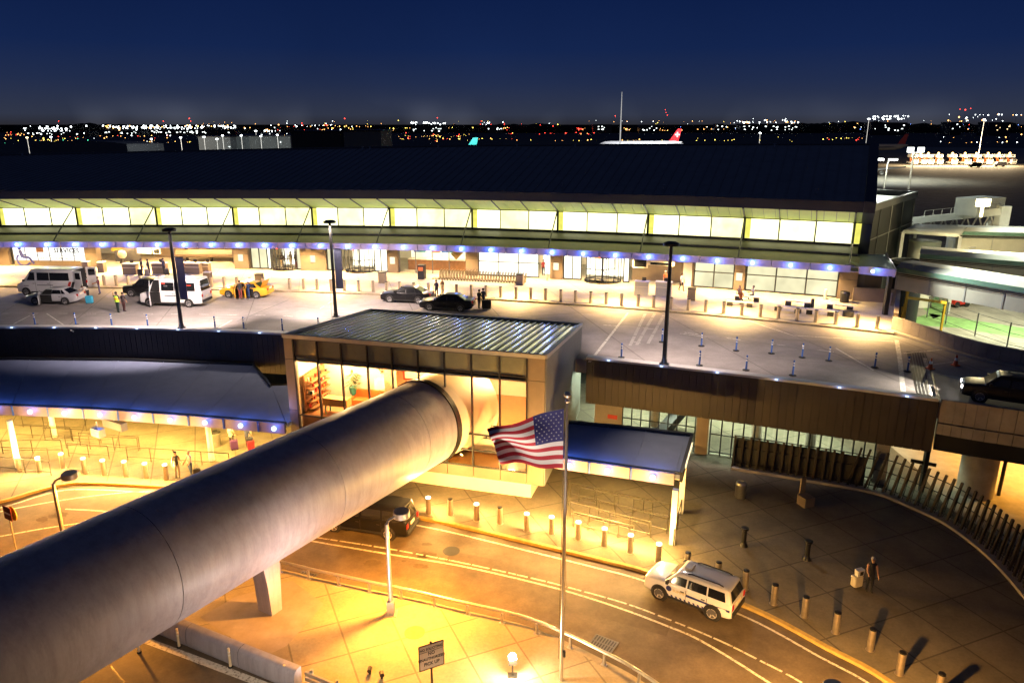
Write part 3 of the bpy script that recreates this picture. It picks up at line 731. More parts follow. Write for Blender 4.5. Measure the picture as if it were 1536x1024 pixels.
# wheelchair symbol, flat on the glass
mb = MB(); sxx = fx(34)
def fl(u, z): return FP(sxx+u, .13, z-.5)
INK = mat('navy_ink', (.015,.02,.14), .5, var=0)
def stroke(pts, w):
    for i in range(len(pts)-1): mb.beam(fl(*pts[i]), fl(*pts[i+1]), w, .03, up=(0,1,0))
mb.lathe([(.2,0),(.2,.03)], fl(-.22,9.15)-Vector((0,.03,0)), 14, axis='y')
stroke([(-.2,8.9),(.0,7.95)], .36); stroke([(-.02,8.0),(.75,7.95),(1.25,7.15)], .27); stroke([(.02,8.35),(.5,8.3)], .12)
stroke([(-.45+.0,8.3)]+[(.05+.78*math.cos(t),7.65+.78*math.sin(t)) for t in lin(R(130),R(335),14)], .2)
tp(mb, 'wheelchair_symbol', INK)
def text(body, size, loc, rz, par, mt, name='lettering', rx_=PI/2, align='LEFT', ext=.004, ry=0, sx=1., off=0.):
    o = textmesh(body, size, mt, name, align, ext, off)
    o.rotation_euler = (rx_, ry, rz); o.location = loc; o.scale = (sx,1,1)
    if par is not None:
        o.parent = par; o.matrix_parent_inverse = Matrix.LocRotScale(par.location, par.rotation_euler, None).inverted()
    return o
xa = fx(86); text('SERVICES', .74, FP(xa-.3,.14,8.1), fang(xa), T, M['black'], off=.02)
xa = fx(59); text('SERVICIOS ESPECIALES', .40, FP(xa,.14,7.2), fang(xa), T, mat('grey_ink',(.16,.16,.15),.6,var=0), off=.008)
mb = MB(); xa = fx(58); mb.box(*FP(xa+.3,.15,8.5),.85,.05,.62,fang(xa)+.0); tp(mb,'notice_board',M['wood'])
column(129.5, 147, False)
# open bay with baggage recess and check-in desks
wall(fx(147), fx(186), -3.2, PZ, 9.7, .2, 'recess_wall', M['grey']); wall(fx(186), fx(335), -6.5, PZ, 9.7, .2, 'recess_wall', M['tan'])
wall(fx(147), fx(352), -.0, 8.75, 8.95, .12, 'bay_beam', M['cream'])
wall(fx(333), fx(352), -2.5, PZ, 9.7, .2, 'recess_wall', M['grey'])
column(352, 374)
glazing(377, 401, 2, M['frost']); column(452, 490); glazing(491, 513, 2, M['frost']); glazing(562, 581, 2, M['brightglass'])
column(582.5, 598)
column(700, 718, False); glazing(718.5, 808, 3, M['brightglass'], mid=7.9); column(826, 845); glazing(846, 872, 2, M['brightglass'])
glazing(936, 944, 1, M['brightglass']); wall(fx(945), fx(1021), -1.6, PZ, 9.7, .2, 'recess_wall', M['tan'])
wall(fx(1022), fx(1042), .0, PZ, 9.7, .3, 'front_wall', M['column'])
mb = MB(); xa, xb = fx(1025), fx(1038); mb.solid([FP(xa,.06,8.75),FP(xb,.06,8.75)],[FP(xa,.0,8.75),FP(xb,.0,8.75)], 2.4); tp(mb,'service_door',M['white'])
glazing(1042, 1101, 2, M['frost'], mid=7.95); column(1102, 1118); glazing(1120, 1257, 3, M['frost'], mid=7.95); column(1258, 1286, False)
glazing(401, 406, 1, M['brightglass']); glazing(445, 451, 1, M['frost'])
# shop front: clear glass, timber counter and stair behind
x0, x1 = fx(599), fx(699); q = lin(x0, x1, 5)
for i in range(4): wall(q[i]+.04, q[i+1]-.04, 0, PZ+.1, 9.65, .03, 'window', M['glass'])
mb = MB()
for x in q: mb.beam(FP(x,.03,PZ), FP(x,.03,9.7), .08, .12, up=(0,1,0))
tp(mb,'mullion',M['grey'])
wall(x0, x1, -4.5, PZ, 9.7, .2, 'shop_back_wall', emis('shop_wall_glow',(1,.86,.55),1.3,.3,.6))  # the wall itself glows, standing in for the lit shop interior
sh = empty('shop_counter', FP((x0+x1)/2,-2,PZ), 0, 'long timber shop counter with a boarded stair end behind the clear glass', 'counter')
mb = MB(); qq = lin(x0+.4, x1-.2, 4)
mb.solid([FP(x,-1.8,PZ+1.15) for x in qq],[FP(x,-2.6,PZ+1.15) for x in qq], 1.15); ww = mb.build('counter_front', M['wood'], sh, loc=sh.location); ww.location=(0,0,0)
mb = MB(); mb.solid([FP(x,-1.7,PZ+1.22) for x in qq],[FP(x,-2.7,PZ+1.22) for x in qq], .07); ww = mb.build('counter_top', M['cream'], sh, loc=sh.location); ww.location=(0,0,0)
mb = MB(); xa = fx(675); xb = fx(692); mb.beam(FP(xa,-1.5,8.0), FP(xb,-1.5,9.3), .2, .9); ww = mb.build('stair_side', mat('pale_wood',(.55,.36,.15),.5,var=.2,scale=4), sh, loc=sh.location); ww.location=(0,0,0)
mb = MB()
for px_, c_ in ((612,0),(618,1),(640,2),(655,0),(664,1)):
    xa = fx(px_); mb.box(*FP(xa,-3.8,8.6), .9,.3,1.1,fang(xa),c_)
ww = mb.build('display_panel', [M['bluepost'],M['teal'],M['orange']], sh, loc=sh.location); ww.location=(0,0,0)
# revolving doors
def revolving(p0, p1, num):
    x0, x1 = fx(p0), fx(p1); xm = (x0+x1)/2; r_ = (x1-x0)/2*.92
    c = FP(xm,-.3,PZ); z1 = 9.0
    D_ = empty('revolving_door', c-TO, 0); D_.parent = T
    def dp(mb, name, mt, sm=False):
        return mb.build(name, mt, D_, sm)
    mb = MB(); mb.lathe([(r_+.12,2.65),(r_+.12,3.0),(0,3.02)], (0,0,0), 28); mb.lathe([(r_+.05,0),(r_+.05,.1),(r_-.03,.1),(r_-.03,0)], (0,0,0), 28)
    for k in range(8):
        t = R(200)+k*R(20); mb.beam((r_*math.cos(t),r_*math.sin(t),0),(r_*math.cos(t),r_*math.sin(t),2.7),.07,.07)
    mb.beam((0,0,0),(0,0,2.7),.12,.12)
    for k in range(3):
        t = R(35)+k*R(120)
        for z_ in (.15,1.1,2.55): mb.beam((0,0,z_),(r_*.93*math.cos(t),r_*.93*math.sin(t),z_),.07,.07)
        mb.beam((r_*.93*math.cos(t),r_*.93*math.sin(t),.1),(r_*.93*math.cos(t),r_*.93*math.sin(t),2.6),.06,.06)
    dp(mb,'door_frame',M['dark'])
    mb = MB(); mb.loft([[Vector((r_*math.cos(t),r_*math.sin(t),z_)) for t in lin(R(190),R(350),14)] for z_ in (.1,2.66)], 0, False, False); dp(mb,'curved_glass',M['glass'])
    a = fang(xm); dm_ = emis('door_sign_'+num,(1,.42,.08),1.1)
    for s_ in (-.9,.9): mb = MB(); mb.box(s_*1.0*math.cos(a),-r_-.16+s_*math.sin(a),2.85,.9,.06,.34,a); dp(mb,'door_sign',dm_)
    text(num, .62, FP(xm-.18,r_+.1,PZ+2.62), a, T, M['redlamp'], 'door_number')
    wall(x0-.05, x1+.05, -3.2, PZ, 9.6, .08, 'lobby_glow', M['brightglass'])
    wall(x0-.05, x1+.05, .0, 9.3, 9.7, .2, 'door_head', M['column'])
revolving(406, 444, '3'); revolving(515, 561, '4'); revolving(873, 935, '5')
wall(fx(808.5), fx(825), -2.4, PZ, 9.6, .08, 'lobby_glow', M['brightglass'])
mb = MB(); xa = fx(823); mb.beam(FP(xa,.1,PZ+.05), FP(xa+.1,1.3,PZ+.05), .08,.08); mb.beam(FP(xa+.1,1.3,PZ), FP(xa+.1,1.3,9.1), .08,.08); mb.beam(FP(xa,.1,9.1), FP(xa+.1,1.3,9.1), .08,.08); tp(mb,'open_door_leaf',M['greenroof'])
# canopy soffit downlights
k = -70.
mb = MB()
dl = []
while k < X1-.5:
    for o_ in (1.2, 3.9):
        c = FP(k,o_,9.66); mb.lathe([(.16,0),(.16,-.03),(0,-.03)], c, 10); dl.append(c)
    k += 4.3
tp(mb, 'downlights', emis('downlight',(1,.8,.45),9,sample=False))
for i, c in enumerate(dl):
    if i % 2 == 0: P('SPOT', c+Vector((0,-1.2,-.1)), 900*random.choice((.5,1.,1.,1.5)), (1,.64,.25), .12, (0,0,0), .75, 138)
for px_ in (165,215,270,310): c = FP(fx(px_),-2.5,9.4); P('POINT', c, 260, (1,.66,.30), .2)
for px_ in (420,540,905,650,760,985): c = FP(fx(px_),-1.6,9.3); P('POINT', c, 220, (1,.78,.45), .2)
for i in range(10):
    c = CP(-55+i*9.2,-1.4,9.4)
    P('SPOT', c, 1700, (1,.62,.22), .2, (R(-8),0,0), .8, 140)
# airside wing behind the gable
A, B_ = G(1304,308,13.6), G(1375,287,13.6); A.z = 0
d = (Vector((B_.x,B_.y,0))-Vector((A.x,A.y,0)))
wg = empty('airside_wing', (A.x,A.y,0), 0, 'dark flat roofed wing running back behind the terminal gable', 'building')
n_ = Vector((-d.y,d.x,0)).normalized()
q = [A, A+d, A+d+n_*22, A+n_*16]
mb = MB(); mb.prism([(p.x-A.x,p.y-A.y) for p in q], 0, 12.9); mb.build('wing_wall', mat('wing_cladding',(.018,.018,.018),.6,var=.2,scale=.4,spec=.2), wg)
mb = MB(); 
for i in range(4):
    p, r_ = q[i]-A, q[(i+1)%4]-A; mb.beam(p+Vector((0,0,13.2)), r_+Vector((0,0,13.2)), .35, .8)
mb.build('parapet', mat('wing_parapet',(.05,.05,.05),.5,var=.15), wg)
mb = MB(); mb.add([(p.x-A.x,p.y-A.y,12.92) for p in q], [(0,1,2,3)]); mb.build('roof', M['lgrey'], wg)
mb = MB(); nn_ = -n_*.06
for t_ in (.0,.22,.45,.7,.97): p = d*t_+nn_; mb.beam(p, p+Vector((0,0,13.3)), .12, .1)
for z_ in (9.6,): mb.beam(nn_+Vector((0,0,z_)), d+nn_+Vector((0,0,z_)), .1,.1)
mb.build('wall_trim', mat('wing_trim',(.12,.12,.115),.5), wg)
# ================================================================= GLASS PAVILION
FL = Vector((-14.25,44.7,0)); FR = Vector((1.89,40.26,0)); BL = Vector((-11.1,56.85,0)); BR = Vector((5.74,52.15,0))
U_ = (FR-FL).normalized(); LU = (FR-FL).length; W_ = (BL-FL).normalized(); LW = (BL-FL).length
N_ = Vector((U_.y,-U_.x,0)); uang = math.atan2(U_.y, U_.x)
def pv(u, w, z): return FL+U_*u+W_*w+Vector((0,0,z))
def rp_(u, w, dz=0.): return pv(u, w, 9.4-1.35*w/LW+dz)      # the roof falls towards the back
def pu(px, z=8.):
    lo, hi = -5., 25.
    for _ in range(40):
        m = (lo+hi)/2; p = pv(m,0,z)
        if 768+FPX*p.x/(p.y*_c-(p.z-CAMZ)*_s) < px: lo = m
        else: hi = m
    return m
PAV = empty('glass_pavilion', (FL.x,FL.y,.15), 0, 'glazed bridge pavilion with striped metal roof where the round tube arrives', 'pavilion')
PO = Vector(PAV.location)
def pp_(mb, name, mt, smooth=False, par=None):
    o = mb.build(name, mt, par or PAV, smooth, loc=PO); o.location=(0,0,0); return o
ZB, ZT = 1.35, 9.4
mb = MB(); mb.add([rp_(.1,.1,-.05),rp_(LU-.1,.1,-.05),rp_(LU-.1,LW-.1,-.05),rp_(.1,LW-.1,-.05)],[(0,1,2,3)])
rf = pp_(mb,'roof', mat('pavilion_roof',(.66,.67,.68),.2,metal=.97,var=.1,scale=.6))
mb = MB(); n = 32
for i in range(n+1):
    u = .25+(LU-.5)*i/n; mb.beam(rp_(u,.12), rp_(u,LW-.12), .16, .04)
pp_(mb,'roof_ribs', mat('roof_rib',(.018,.022,.022),.35,metal=.4,var=.2), par=rf)
mb = MB()
for a, b in ((rp_(0,0),rp_(LU,0)),(rp_(LU,0),rp_(LU,LW)),(rp_(0,LW),rp_(LU,LW)),(rp_(0,0),rp_(0,LW))): mb.beam(a,b,.22,.24)
pp_(mb,'roof_edge', M['lgrey'])
pxm = [442,477,513,552,589,628,667.6,708,750,791]
us = [pu(p, 8.1) for p in pxm]
# corner piers, spandrel, sill
def fbox(u0, u1, z0, z1, mt, name, out=.05, th=.25):
    mb = MB(); a = [pv(u0,0,0)+N_*out, pv(u1,0,0)+N_*out, pv(u1,0,0)+N_*(out-th), pv(u0,0,0)+N_*(out-th)]
    mb.prism([(p.x,p.y) for p in a], z0, z1); return pp_(mb, name, mt)
for u0, u1 in ((0,us[0]),(us[-1],LU)):
    for z0, z1 in ((ZB,2.62),(2.65,4.5),(4.53,7.9),(7.93,9.28)): fbox(u0+.01,u1-.01,z0,z1,M['tan'],'corner_panel',.06,.35)
fbox(us[0],us[-1],9.2,9.28,M['grey'],'head_rail')
for i in range(9): fbox(us[i]+.04,us[i+1]-.04,8.14,9.2,M['spandrel'],'spandrel_panel',.03,.06)
for i in range(9): fbox(us[i]+.02,us[i+1]-.02,ZB,2.08,M['tan'],'sill_panel',.05,.3)
for i in range(9):
    fbox(us[i]+.04,us[i+1]-.04,4.24,8.05,M['glass'],'window',.0,.03)
    fbox(us[i]+.04,us[i+1]-.04,3.2,4.16,M['glass'],'window',.0,.03)
    fbox(us[i]+.04,us[i+1]-.04,2.14,3.12,M['glass'],'window',.0,.03)
mb = MB()
for u in us: a = pv(u,0,0)+N_*.05; mb.beam(a+Vector((0,0,2.08)), a+Vector((0,0,9.2)), .09, .16, up=N_)
for z_ in (8.09,4.2,3.16,2.1): a = pv(us[0],0,z_)+N_*.03; b = pv(us[-1],0,z_)+N_*.03; mb.beam(a,b,.12,.08)
pp_(mb,'mullion', M['dark'])
# side wall on the right, ribbed metal; left and back walls
mb = MB(); a, b = pv(LU,0,0), pv(LU,LW,0); d = (b-a); n = 34; sd_ = Vector((d.y,-d.x,0)).normalized()
for i in range(n):
    p, q = a+d*(i/n)+sd_*.02, a+d*((i+.82)/n)+sd_*.02
    t0, t1 = 9.25-1.35*i/n, 9.25-1.35*(i+.82)/n; k4 = [p+sd_*.05,q+sd_*.05,q,p]; mb.add([(v.x,v.y,ZB) for v in k4]+[(v.x,v.y,z) for v,z in zip(k4,(t0,t1,t1,t0))],[(3,2,1,0),(4,5,6,7),(0,1,5,4),(1,2,6,5),(2,3,7,6),(3,0,4,7)])
k4 = [a,a+d,a+d-U_*.15,a-U_*.15]; mb.add([(v.x,v.y,ZB) for v in k4]+[(v.x,v.y,z) for v,z in zip(k4,(9.24,7.89,7.89,9.24))],[(3,2,1,0),(4,5,6,7),(0,1,5,4),(1,2,6,5),(2,3,7,6),(3,0,4,7)])
pp_(mb,'side_wall', mat('pavilion_side',(.19,.20,.195),.5,metal=.3,var=.1))
mb = MB(); mb.prism([(x.x,x.y) for x in (pv(0,.1,0),pv(0,LW,0),pv(.15,LW,0),pv(.15,.1,0))], ZB, 7.85); mb.prism([(x.x,x.y) for x in (pv(0,LW-.15,0),pv(LU,LW-.15,0),pv(LU,LW,0),pv(0,LW,0))], ZB, 7.85)
pp_(mb,'back_wall', M['cream'])
mb = MB(); mb.prism([(x.x,x.y) for x in (pv(.1,.1,0),pv(LU-.1,.1,0),pv(LU-.1,LW-.1,0),pv(.1,LW-.1,0))], ZB-.02, 2.1); pp_(mb,'floor', mat('pavilion_floor',(.42,.24,.09),.35,var=.15,scale=2))
mb = MB(); mb.prism([(x.x,x.y) for x in (pv(.2,.2,0),pv(LU-.2,.2,0),pv(LU-.2,LW-.2,0),pv(.2,LW-.2,0))], 7.7, 7.8); pp_(mb,'ceiling', M['cream'])
mb = MB(); mb.prism([(x.x,x.y) for x in (pv(.7,.7,0),pv(LU-.9,.55,0),pv(LU-.4,LW-.5,0),pv(.7,LW-.5,0))], .15, ZB-.02)
pp_(mb,'plinth', M['cream'])
# interior walls
mb = MB(); mb.prism([(x.x,x.y) for x in (pv(.35,1.2,0),pv(.35,LW-.3,0),pv(.5,LW-.3,0),pv(.5,1.2,0))], 2.1, 6.4); pp_(mb,'timber_wall', M['wood'])
mb = MB(); mb.prism([(x.x,x.y) for x in (pv(LU-3.2,LW-.9,0),pv(LU-.3,LW-.9,0),pv(LU-.3,LW-.7,0),pv(LU-3.2,LW-.7,0))], 2.1, 6.6); pp_(mb,'red_wall', M['red'])
mb = MB(); mb.prism([(x.x,x.y) for x in (pv(LU-.5,.6,0),pv(LU-.3,.6,0),pv(LU-.3,LW-.9,0),pv(LU-.5,LW-.9,0))], 2.1, 6.6)
pp_(mb,'red_wall', M['red'])
mb = MB()
for i in range(8): mb.beam(pv(LU-3.5+i*.42,LW-4.2,8.05), pv(LU-3.5+i*.42,LW-.4,7.0), .38, .06)
pp_(mb,'timber_ceiling', mat('pale_boards',(.5,.34,.2),.5,var=.2,scale=4))
for u, w, pw in ((2.2,2.4,600),(4.6,2.0,400),(7,4.6,600),(6,8.5,700),(9.2,2.3,700),(12.6,3.4,700),(14.,7,500)): P('POINT', pv(u,w,7.3), pw*.62, (1,.62,.26), .25)
P('POINT', pv(14.2,2.2,3.2), 60, (1,.6,.2), .2); P('POINT', pv(11.5,1.3,3.6), 60, (1,.6,.2), .2)
mb = MB(); mb.prism([(x.x,x.y) for x in (pv(.5,.5,0),pv(8.6,.5,0),pv(8.6,LW-.3,0),pv(.5,LW-.3,0))], 2.12, 3.9); pp_(mb,'raised_floor', M['wood'])
mb = MB(); mb.prism([(x.x,x.y) for x in (pv(.5,3.9,0),pv(5.1,3.9,0),pv(5.1,4.1,0),pv(.5,4.1,0))], 3.9, 7.88); mb.prism([(x.x,x.y) for x in (pv(5.12,3.4,0),pv(5.7,3.4,0),pv(5.7,4.1,0),pv(5.12,4.1,0))], 3.9, 7.88,1); pp_(mb,'partition', [M['cream'],mat('pale_brick',(.5,.36,.22),.8,var=.4,scale=14)])
# furniture of the display room behind the glass
def furn(name, u, w, label, cat): return empty(name, pv(u,w,2.1 if u > 9 else 3.9), uang, label, cat)
def fb(par, name, mt, boxes, sm=False):
    mb = MB()
    for b in boxes: mb.box(*b)
    return mb.build(name, mt, par)
bs = furn('bookshelf', .85, 2.3, 'timber wall shelves crowded with small objects at the left end of the pavilion', 'bookshelf')
fb(bs,'shelf',M['wood'],[(0,0,z,.5,2.4,.05) for z in (.3,.75,1.2,1.65,2.1)])
mb = MB()
for i in range(46):
    z = random.choice((.33,.78,1.23,1.68,2.13)); mb.box(random.uniform(-.1,.15), random.uniform(-1.1,1.1), z+.14, .12, random.uniform(.05,.16), random.uniform(.14,.3), 0, random.randrange(4))
mb.build('ornaments',[M['white'],M['orange'],M['dark'],M['red']], bs)
sb = furn('sideboard', 2.6, 1.5, 'pale wooden box sideboard on teal legs in the pavilion', 'sideboard')
fb(sb,'cabinet',mat('oak',(.5,.3,.1),.5,var=.2,scale=4),[(0,0,.85,1.7,.7,.5)])
for sx_ in (-.7,.7):
    for sy_ in (-.3,.3): fb(sb,'leg',M['teal'],[(sx_,sy_,.3,.07,.07,.6)])
so = furn('sofa', 4.0, 3.1, 'orange sofa with low back behind the pavilion glass', 'sofa')
fb(so,'seat',M['orange'],[(0,0,.38,2.1,.85,.36)]); fb(so,'backrest',M['orange'],[(0,.42,.75,2.1,.2,.6)]); fb(so,'armrest',M['orange'],[(1.0,0,.55,.16,.85,.3)]); fb(so,'armrest',M['orange'],[(-1.0,0,.55,.16,.85,.3)]); fb(so,'leg',M['dark'],[(x,y,.1,.08,.08,.2) for x in (-.9,.9) for y in (-.35,.35)])
fl_ = furn('table_lamp', 5.0, 2.9, 'cream shaded lamp standing behind the orange sofa', 'lamp')
mb = MB(); mb.lathe([(.18,0),(.04,.06),(.03,1.5)],(0,0,0),10); mb.build('stand',M['wood'],fl_,True)
mb = MB(); mb.lathe([(.34,1.5),(.3,2.15),(.28,2.15),(.32,1.5)],(0,0,0),16,caps=False); mb.build('lamp_shade',mat('shade',(.8,.6,.35),.7,emit=(1,.6,.2),estr=1.6),fl_,True)
de = furn('desk', 7.0, 6.0, 'brown desk covered with papers and small objects deep in the pavilion', 'desk')
fb(de,'desktop',M['wood'],[(0,0,.78,2.6,.9,.07)]); fb(de,'pedestal',M['wood'],[(-1.,0,.37,.5,.8,.74),(1.,0,.37,.5,.8,.74)])
mb = MB()
for i in range(16): mb.box(random.uniform(-1.2,1.2), random.uniform(-.4,.4), .92, random.uniform(.1,.35), .2, random.uniform(.06,.35), random.random(), random.randrange(4))
mb.build('papers',[M['white'],M['red'],M['dark'],M['cream']], de)
wb = furn('pinboard', 6.1, 6.6, 'pale framed drawing board leaning on a red cabinet in the pavilion', 'board')
fb(wb,'board',M['cream'],[(0,0,1.5,1.7,.06,1.0)]); fb(wb,'frame',M['red'],[(0,.06,1.5,2.0,.06,1.3)]); fb(wb,'leg',M['wood'],[(-.8,.1,.45,.08,.08,.9),(.8,.1,.45,.08,.08,.9)])
ch = furn('armchair', 7.9, 5.0, 'bright red chair beside the pavilion desk', 'chair')
fb(ch,'seat',M['red'],[(0,0,.5,.7,.7,.16)]); fb(ch,'backrest',M['red'],[(0,.33,.9,.7,.12,.7)]); fb(ch,'leg',M['dark'],[(x,y,.2,.06,.06,.4) for x in (-.3,.3) for y in (-.3,.3)])
ac = furn('office_chair', 8.4, 6.6, 'black high backed chair behind the pavilion desk', 'chair')
fb(ac,'seat',M['black'],[(0,0,.5,.8,.7,.16)]); fb(ac,'backrest',M['black'],[(0,.35,1.15,.85,.16,1.0)]); fb(ac,'pedestal',M['dark'],[(0,0,.25,.12,.12,.5),(0,0,.06,.7,.1,.1),(0,0,.06,.1,.7,.1)])
wd = empty('wall_ornament', pv(4.4,3.85,6.9), uang, 'three dark flying bird ornaments on the pavilion back wall', 'wall ornament')
mb = MB()
for i, (x,z) in enumerate(((0,0),(.7,-.25),(.4,-.65))):
    mb.tube([(x-.35,-.03,z+.2),(x,-.05,z),(x+.35,-.03,z+.22)],[.02,.1,.02],6); mb.tube([(x-.1,-.05,z-.18),(x,-.06,z),(x+.08,-.05,z+.12)],[.02,.08,.03],6)
mb.build('birds',M['wood'],wd)
pl = furn('potted_plant', 2.9, 3.2, 'potted plant with drooping dark leaves beside the pavilion sideboard', 'plant')
mb = MB(); mb.lathe([(.2,0),(.28,.5),(.25,.5)],(0,0,.8),10); mb.lathe([(.12,0),(.12,.8)],(0,0,0),8); mb.build('pot',M['teal'],pl)
mb = MB()
for i in range(40):
    a = random.random()*6.28; l = random.uniform(.3,.7); z = 1.4+random.random()*.9; c = Vector((.1*math.cos(a),.1*math.sin(a),z)); t = c+Vector((l*math.cos(a),l*math.sin(a),random.uniform(-.3,.2)))
    s_ = Vector((-math.sin(a),math.cos(a),0))*.09; mb.add([c,(c+t)/2+s_,t,(c+t)/2-s_],[(0,1,2,3)])
mb.build('leaves',mat('leaf',(.05,.07,.02),.6,var=.3),pl)
# the ramp rail inside, near the right of the tube
rr = furn('handrail', 10.6, 2.2, 'white ramp with dark barred handrail inside the pavilion right of the tube', 'handrail')
mb = MB()
for i in range(11): mb.box(i*.32,0,1.2+i*.02,.05,.05,.9)
mb.beam((-.1,0,1.65),(3.3,0,1.85),.06,.06); mb.beam((-.1,0,.8),(3.3,0,.95),.06,.06); mb.build('rail',M['dark'],rr)
fb(rr,'ramp',M['white'],[(1.6,.6,.7,3.6,1.2,.12),(1.6,-.25,.5,3.6,.1,.9)])

# ================================================================= THE TUBE
TD = Vector((-.5028,-.8644,.0235)).normalized(); TA = Vector((-5.35,41.7,4.80)); TR = 2.586
tube = empty('pedestrian_tube', (TA.x,TA.y,.15), 0, 'big pale round pedestrian tube crossing the road into the glass pavilion', 'pedestrian bridge')
tO = Vector(tube.location)
def ring(c, r, seg=56):
    d = TD; a = d.cross(Vector((0,0,1))).normalized(); b = d.cross(a)
    return [c+(a*math.cos(2*PI*k/seg)+b*math.sin(2*PI*k/seg))*r for k in range(seg)]
def tb(mb, name, mt, sm=True):
    o = mb.build(name, mt, tube, sm, loc=tO); o.location=(0,0,0); return o
joints = [0, 2.75, 9.6, 18.5, 27.5, 36.5, 46]
mb = MB()
for i in range(6):
    a, b = joints[i]+.014, joints[i+1]-.014
    ts = lin(a, b, 8)
    mb.loft([ring(TA+TD*a, TR-.05)]+[ring(TA+TD*t, TR) for t in ts]+[ring(TA+TD*b, TR-.05)], 0, False)
tb(mb,'shell', M['tube'])
mb = MB(); mb.loft([ring(TA+TD*t, TR-.04) for t in lin(-.2,46,6)], 0, True); tb(mb,'joint_lining', mat('joint_filler',(.27,.25,.25),.7,var=.2))
mb = MB(); mb.loft([ring(TA+TD*(.15), TR+.02),ring(TA+TD*(.15), TR+.09),ring(TA-TD*.25, TR+.09),ring(TA-TD*.25, TR+.02)], 0, False); tb(mb,'collar', M['dark'])
mb = MB(); mb.loft([ring(TA-TD*t, TR-.08+.35*t/5.) for t in lin(.3,4.2,6)], 0, False); tb(mb,'inner_arch', M['cream'])
mb = MB()
pb = Vector((-11.35,30.1,.15))
ax = Vector((TD.x,TD.y,0)).normalized(); sx_ = Vector((-ax.y,ax.x,0))
def rect(c, a, b): return [c+ax*a+sx_*b, c+ax*a-sx_*b, c-ax*a-sx_*b, c-ax*a+sx_*b]
mb.loft([rect(pb,.30,.46), rect(pb+Vector((0,0,1.6)),.38,.46), rect(pb+Vector((-.1,0,3.9)),.6,.5)], 0); tb(mb,'support_pier', M['tube'], False)

# ================================================================= LOWER CANOPIES
M['lowfascia'] = mat('lower_fascia', (.20,.155,.17), .5, metal=.2, var=.1)
def lower_canopy(label, front, back, zt, leds, endcap=False):
    o = empty('kerbside_canopy', (front[0].x,front[0].y,.15), 0, label, 'canopy'); oo = Vector(o.location)
    def cp(mb, name, mt, sm=False):
        x = mb.build(name, mt, o, sm, loc=oo); x.location=(0,0,0); return x
    up = Vector((0,0,1)); L0 = sum((front[i+1]-front[i]).length for i in range(len(front)-1))
    mb = MB(); mb.solid([p+up*zt for p in front],[p+up*(zt+.15) for p in back], .25); cp(mb,'roof',M['lroof'])
    mb = MB()
    for t_ in lin(.04,.96,max(4,int(L0/2.4))):
        i_ = min(len(front)-2,int(t_*(len(front)-1))); f_ = t_*(len(front)-1)-i_; mb.beam(front[i_].lerp(front[i_+1],f_)+up*(zt+.012), back[i_].lerp(back[i_+1],f_)+up*(zt+.162), .05, .035)
    cp(mb,'roof_seams',M['lroof'])
    mb = MB(); mb.solid([p+up*(zt-.26) for p in front],[p+up*(zt-.2) for p in back], .06); cp(mb,'soffit',M['cream'])
    n = len(leds)
    L_ = [0]
    for i in range(len(front)-1): L_.append(L_[-1]+(front[i+1]-front[i]).length)
    def at(s):
        for i in range(len(front)-1):
            if s <= L_[i+1] or i == len(front)-2:
                t = (s-L_[i])/(L_[i+1]-L_[i]); return front[i].lerp(front[i+1], t)
    def fs(px):
        best = min((abs(768+FPX*at(s).x/(at(s).y*_c-(zt-.3-CAMZ)*_s)-px), s) for s in lin(0,L_[-1],600)); return best[1]
    ss = [fs(p) for p in leds]
    gap = (ss[-1]-ss[0])/max(1,n-1) if n > 1 else 2.8
    cuts = [max(0,ss[0]-gap/2)]+[(ss[i]+ss[i+1])/2 for i in range(n-1)]+[min(L_[-1],ss[-1]+gap/2)]
    for i in range(len(cuts)-1):
        a, b = at(cuts[i]+.04), at(cuts[i+1]-.04); d = (b-a).normalized(); nn = Vector((d.y,-d.x,0))
        mb = MB(); mb.prism([(p.x,p.y) for p in (a+nn*.14,b+nn*.14,b-nn*.04,a-nn*.04)], zt-.62, zt+.06); cp(mb,'fascia_panel',M['lowfascia'])
        c = at(ss[i])+nn*.2+up*(zt-.28); mb = MB(); mb.sphere(c,.16,14,8); cp(mb,'fascia_light',M['led'],True)
        P('POINT', c+nn*.32+up*.0, 9, (.08,.20,1), .08); P('POINT', c-nn*.1+up*1.0, 14, (.10,.26,1), .15)
    mb = MB()
    for c_ in cuts[1:-1]:
        a = at(c_); mb.box(a.x,a.y-.05,zt-.28,.09,.3,.66)
    cp(mb,'fascia_seam',M['bluepost'])
    mb = MB(); bb = [p+up*(zt+.3) for p in back]; mb.solid([p+Vector((0,-.3,0)) for p in bb], bb, .3)
    mb.solid([p+Vector((0,.06,.1)) for p in [f+up*zt for f in front]], [p+Vector((0,.22,.1)) for p in [f+up*zt for f in front]], .1); cp(mb,'roof_kerb',M['dark'])
    return o, cp, at, oo
front = [Vector((x,y,0)) for x, y in ((-46,47.6),(-40,47.75),(-34.8,47.4),(-27.6,46.65),(-20.4,45.35),(-14.4,44.1))]
back = [EP(x,.35,0) for x in (-52,-46,-40,-31,-22.5,-19)]
back[-1] = Vector((-12.6,47.9,0)); back[-2] = Vector((-19.6,48.4,0)); back = [EP(-52,.35,0),EP(-46,.35,0),EP(-40,.35,0),EP(-30.5,.35,0),EP(-20.3,.35,0),Vector((-17.4,50.9,0))]
lc, cpf, at_, oo = lower_canopy('long blue lit canopy over the queue rails at the lower kerb, left of the pavilion', front, back, 3.7, [-58,-5,48,100,153,205,258,310,363,413])
mb = MB(); a = [Vector((-17.4,50.9,3.86)),Vector((-14.35,44.15,3.72)),Vector((-13.2,46.8,3.8)),Vector((-15.4,51.2,3.86))]
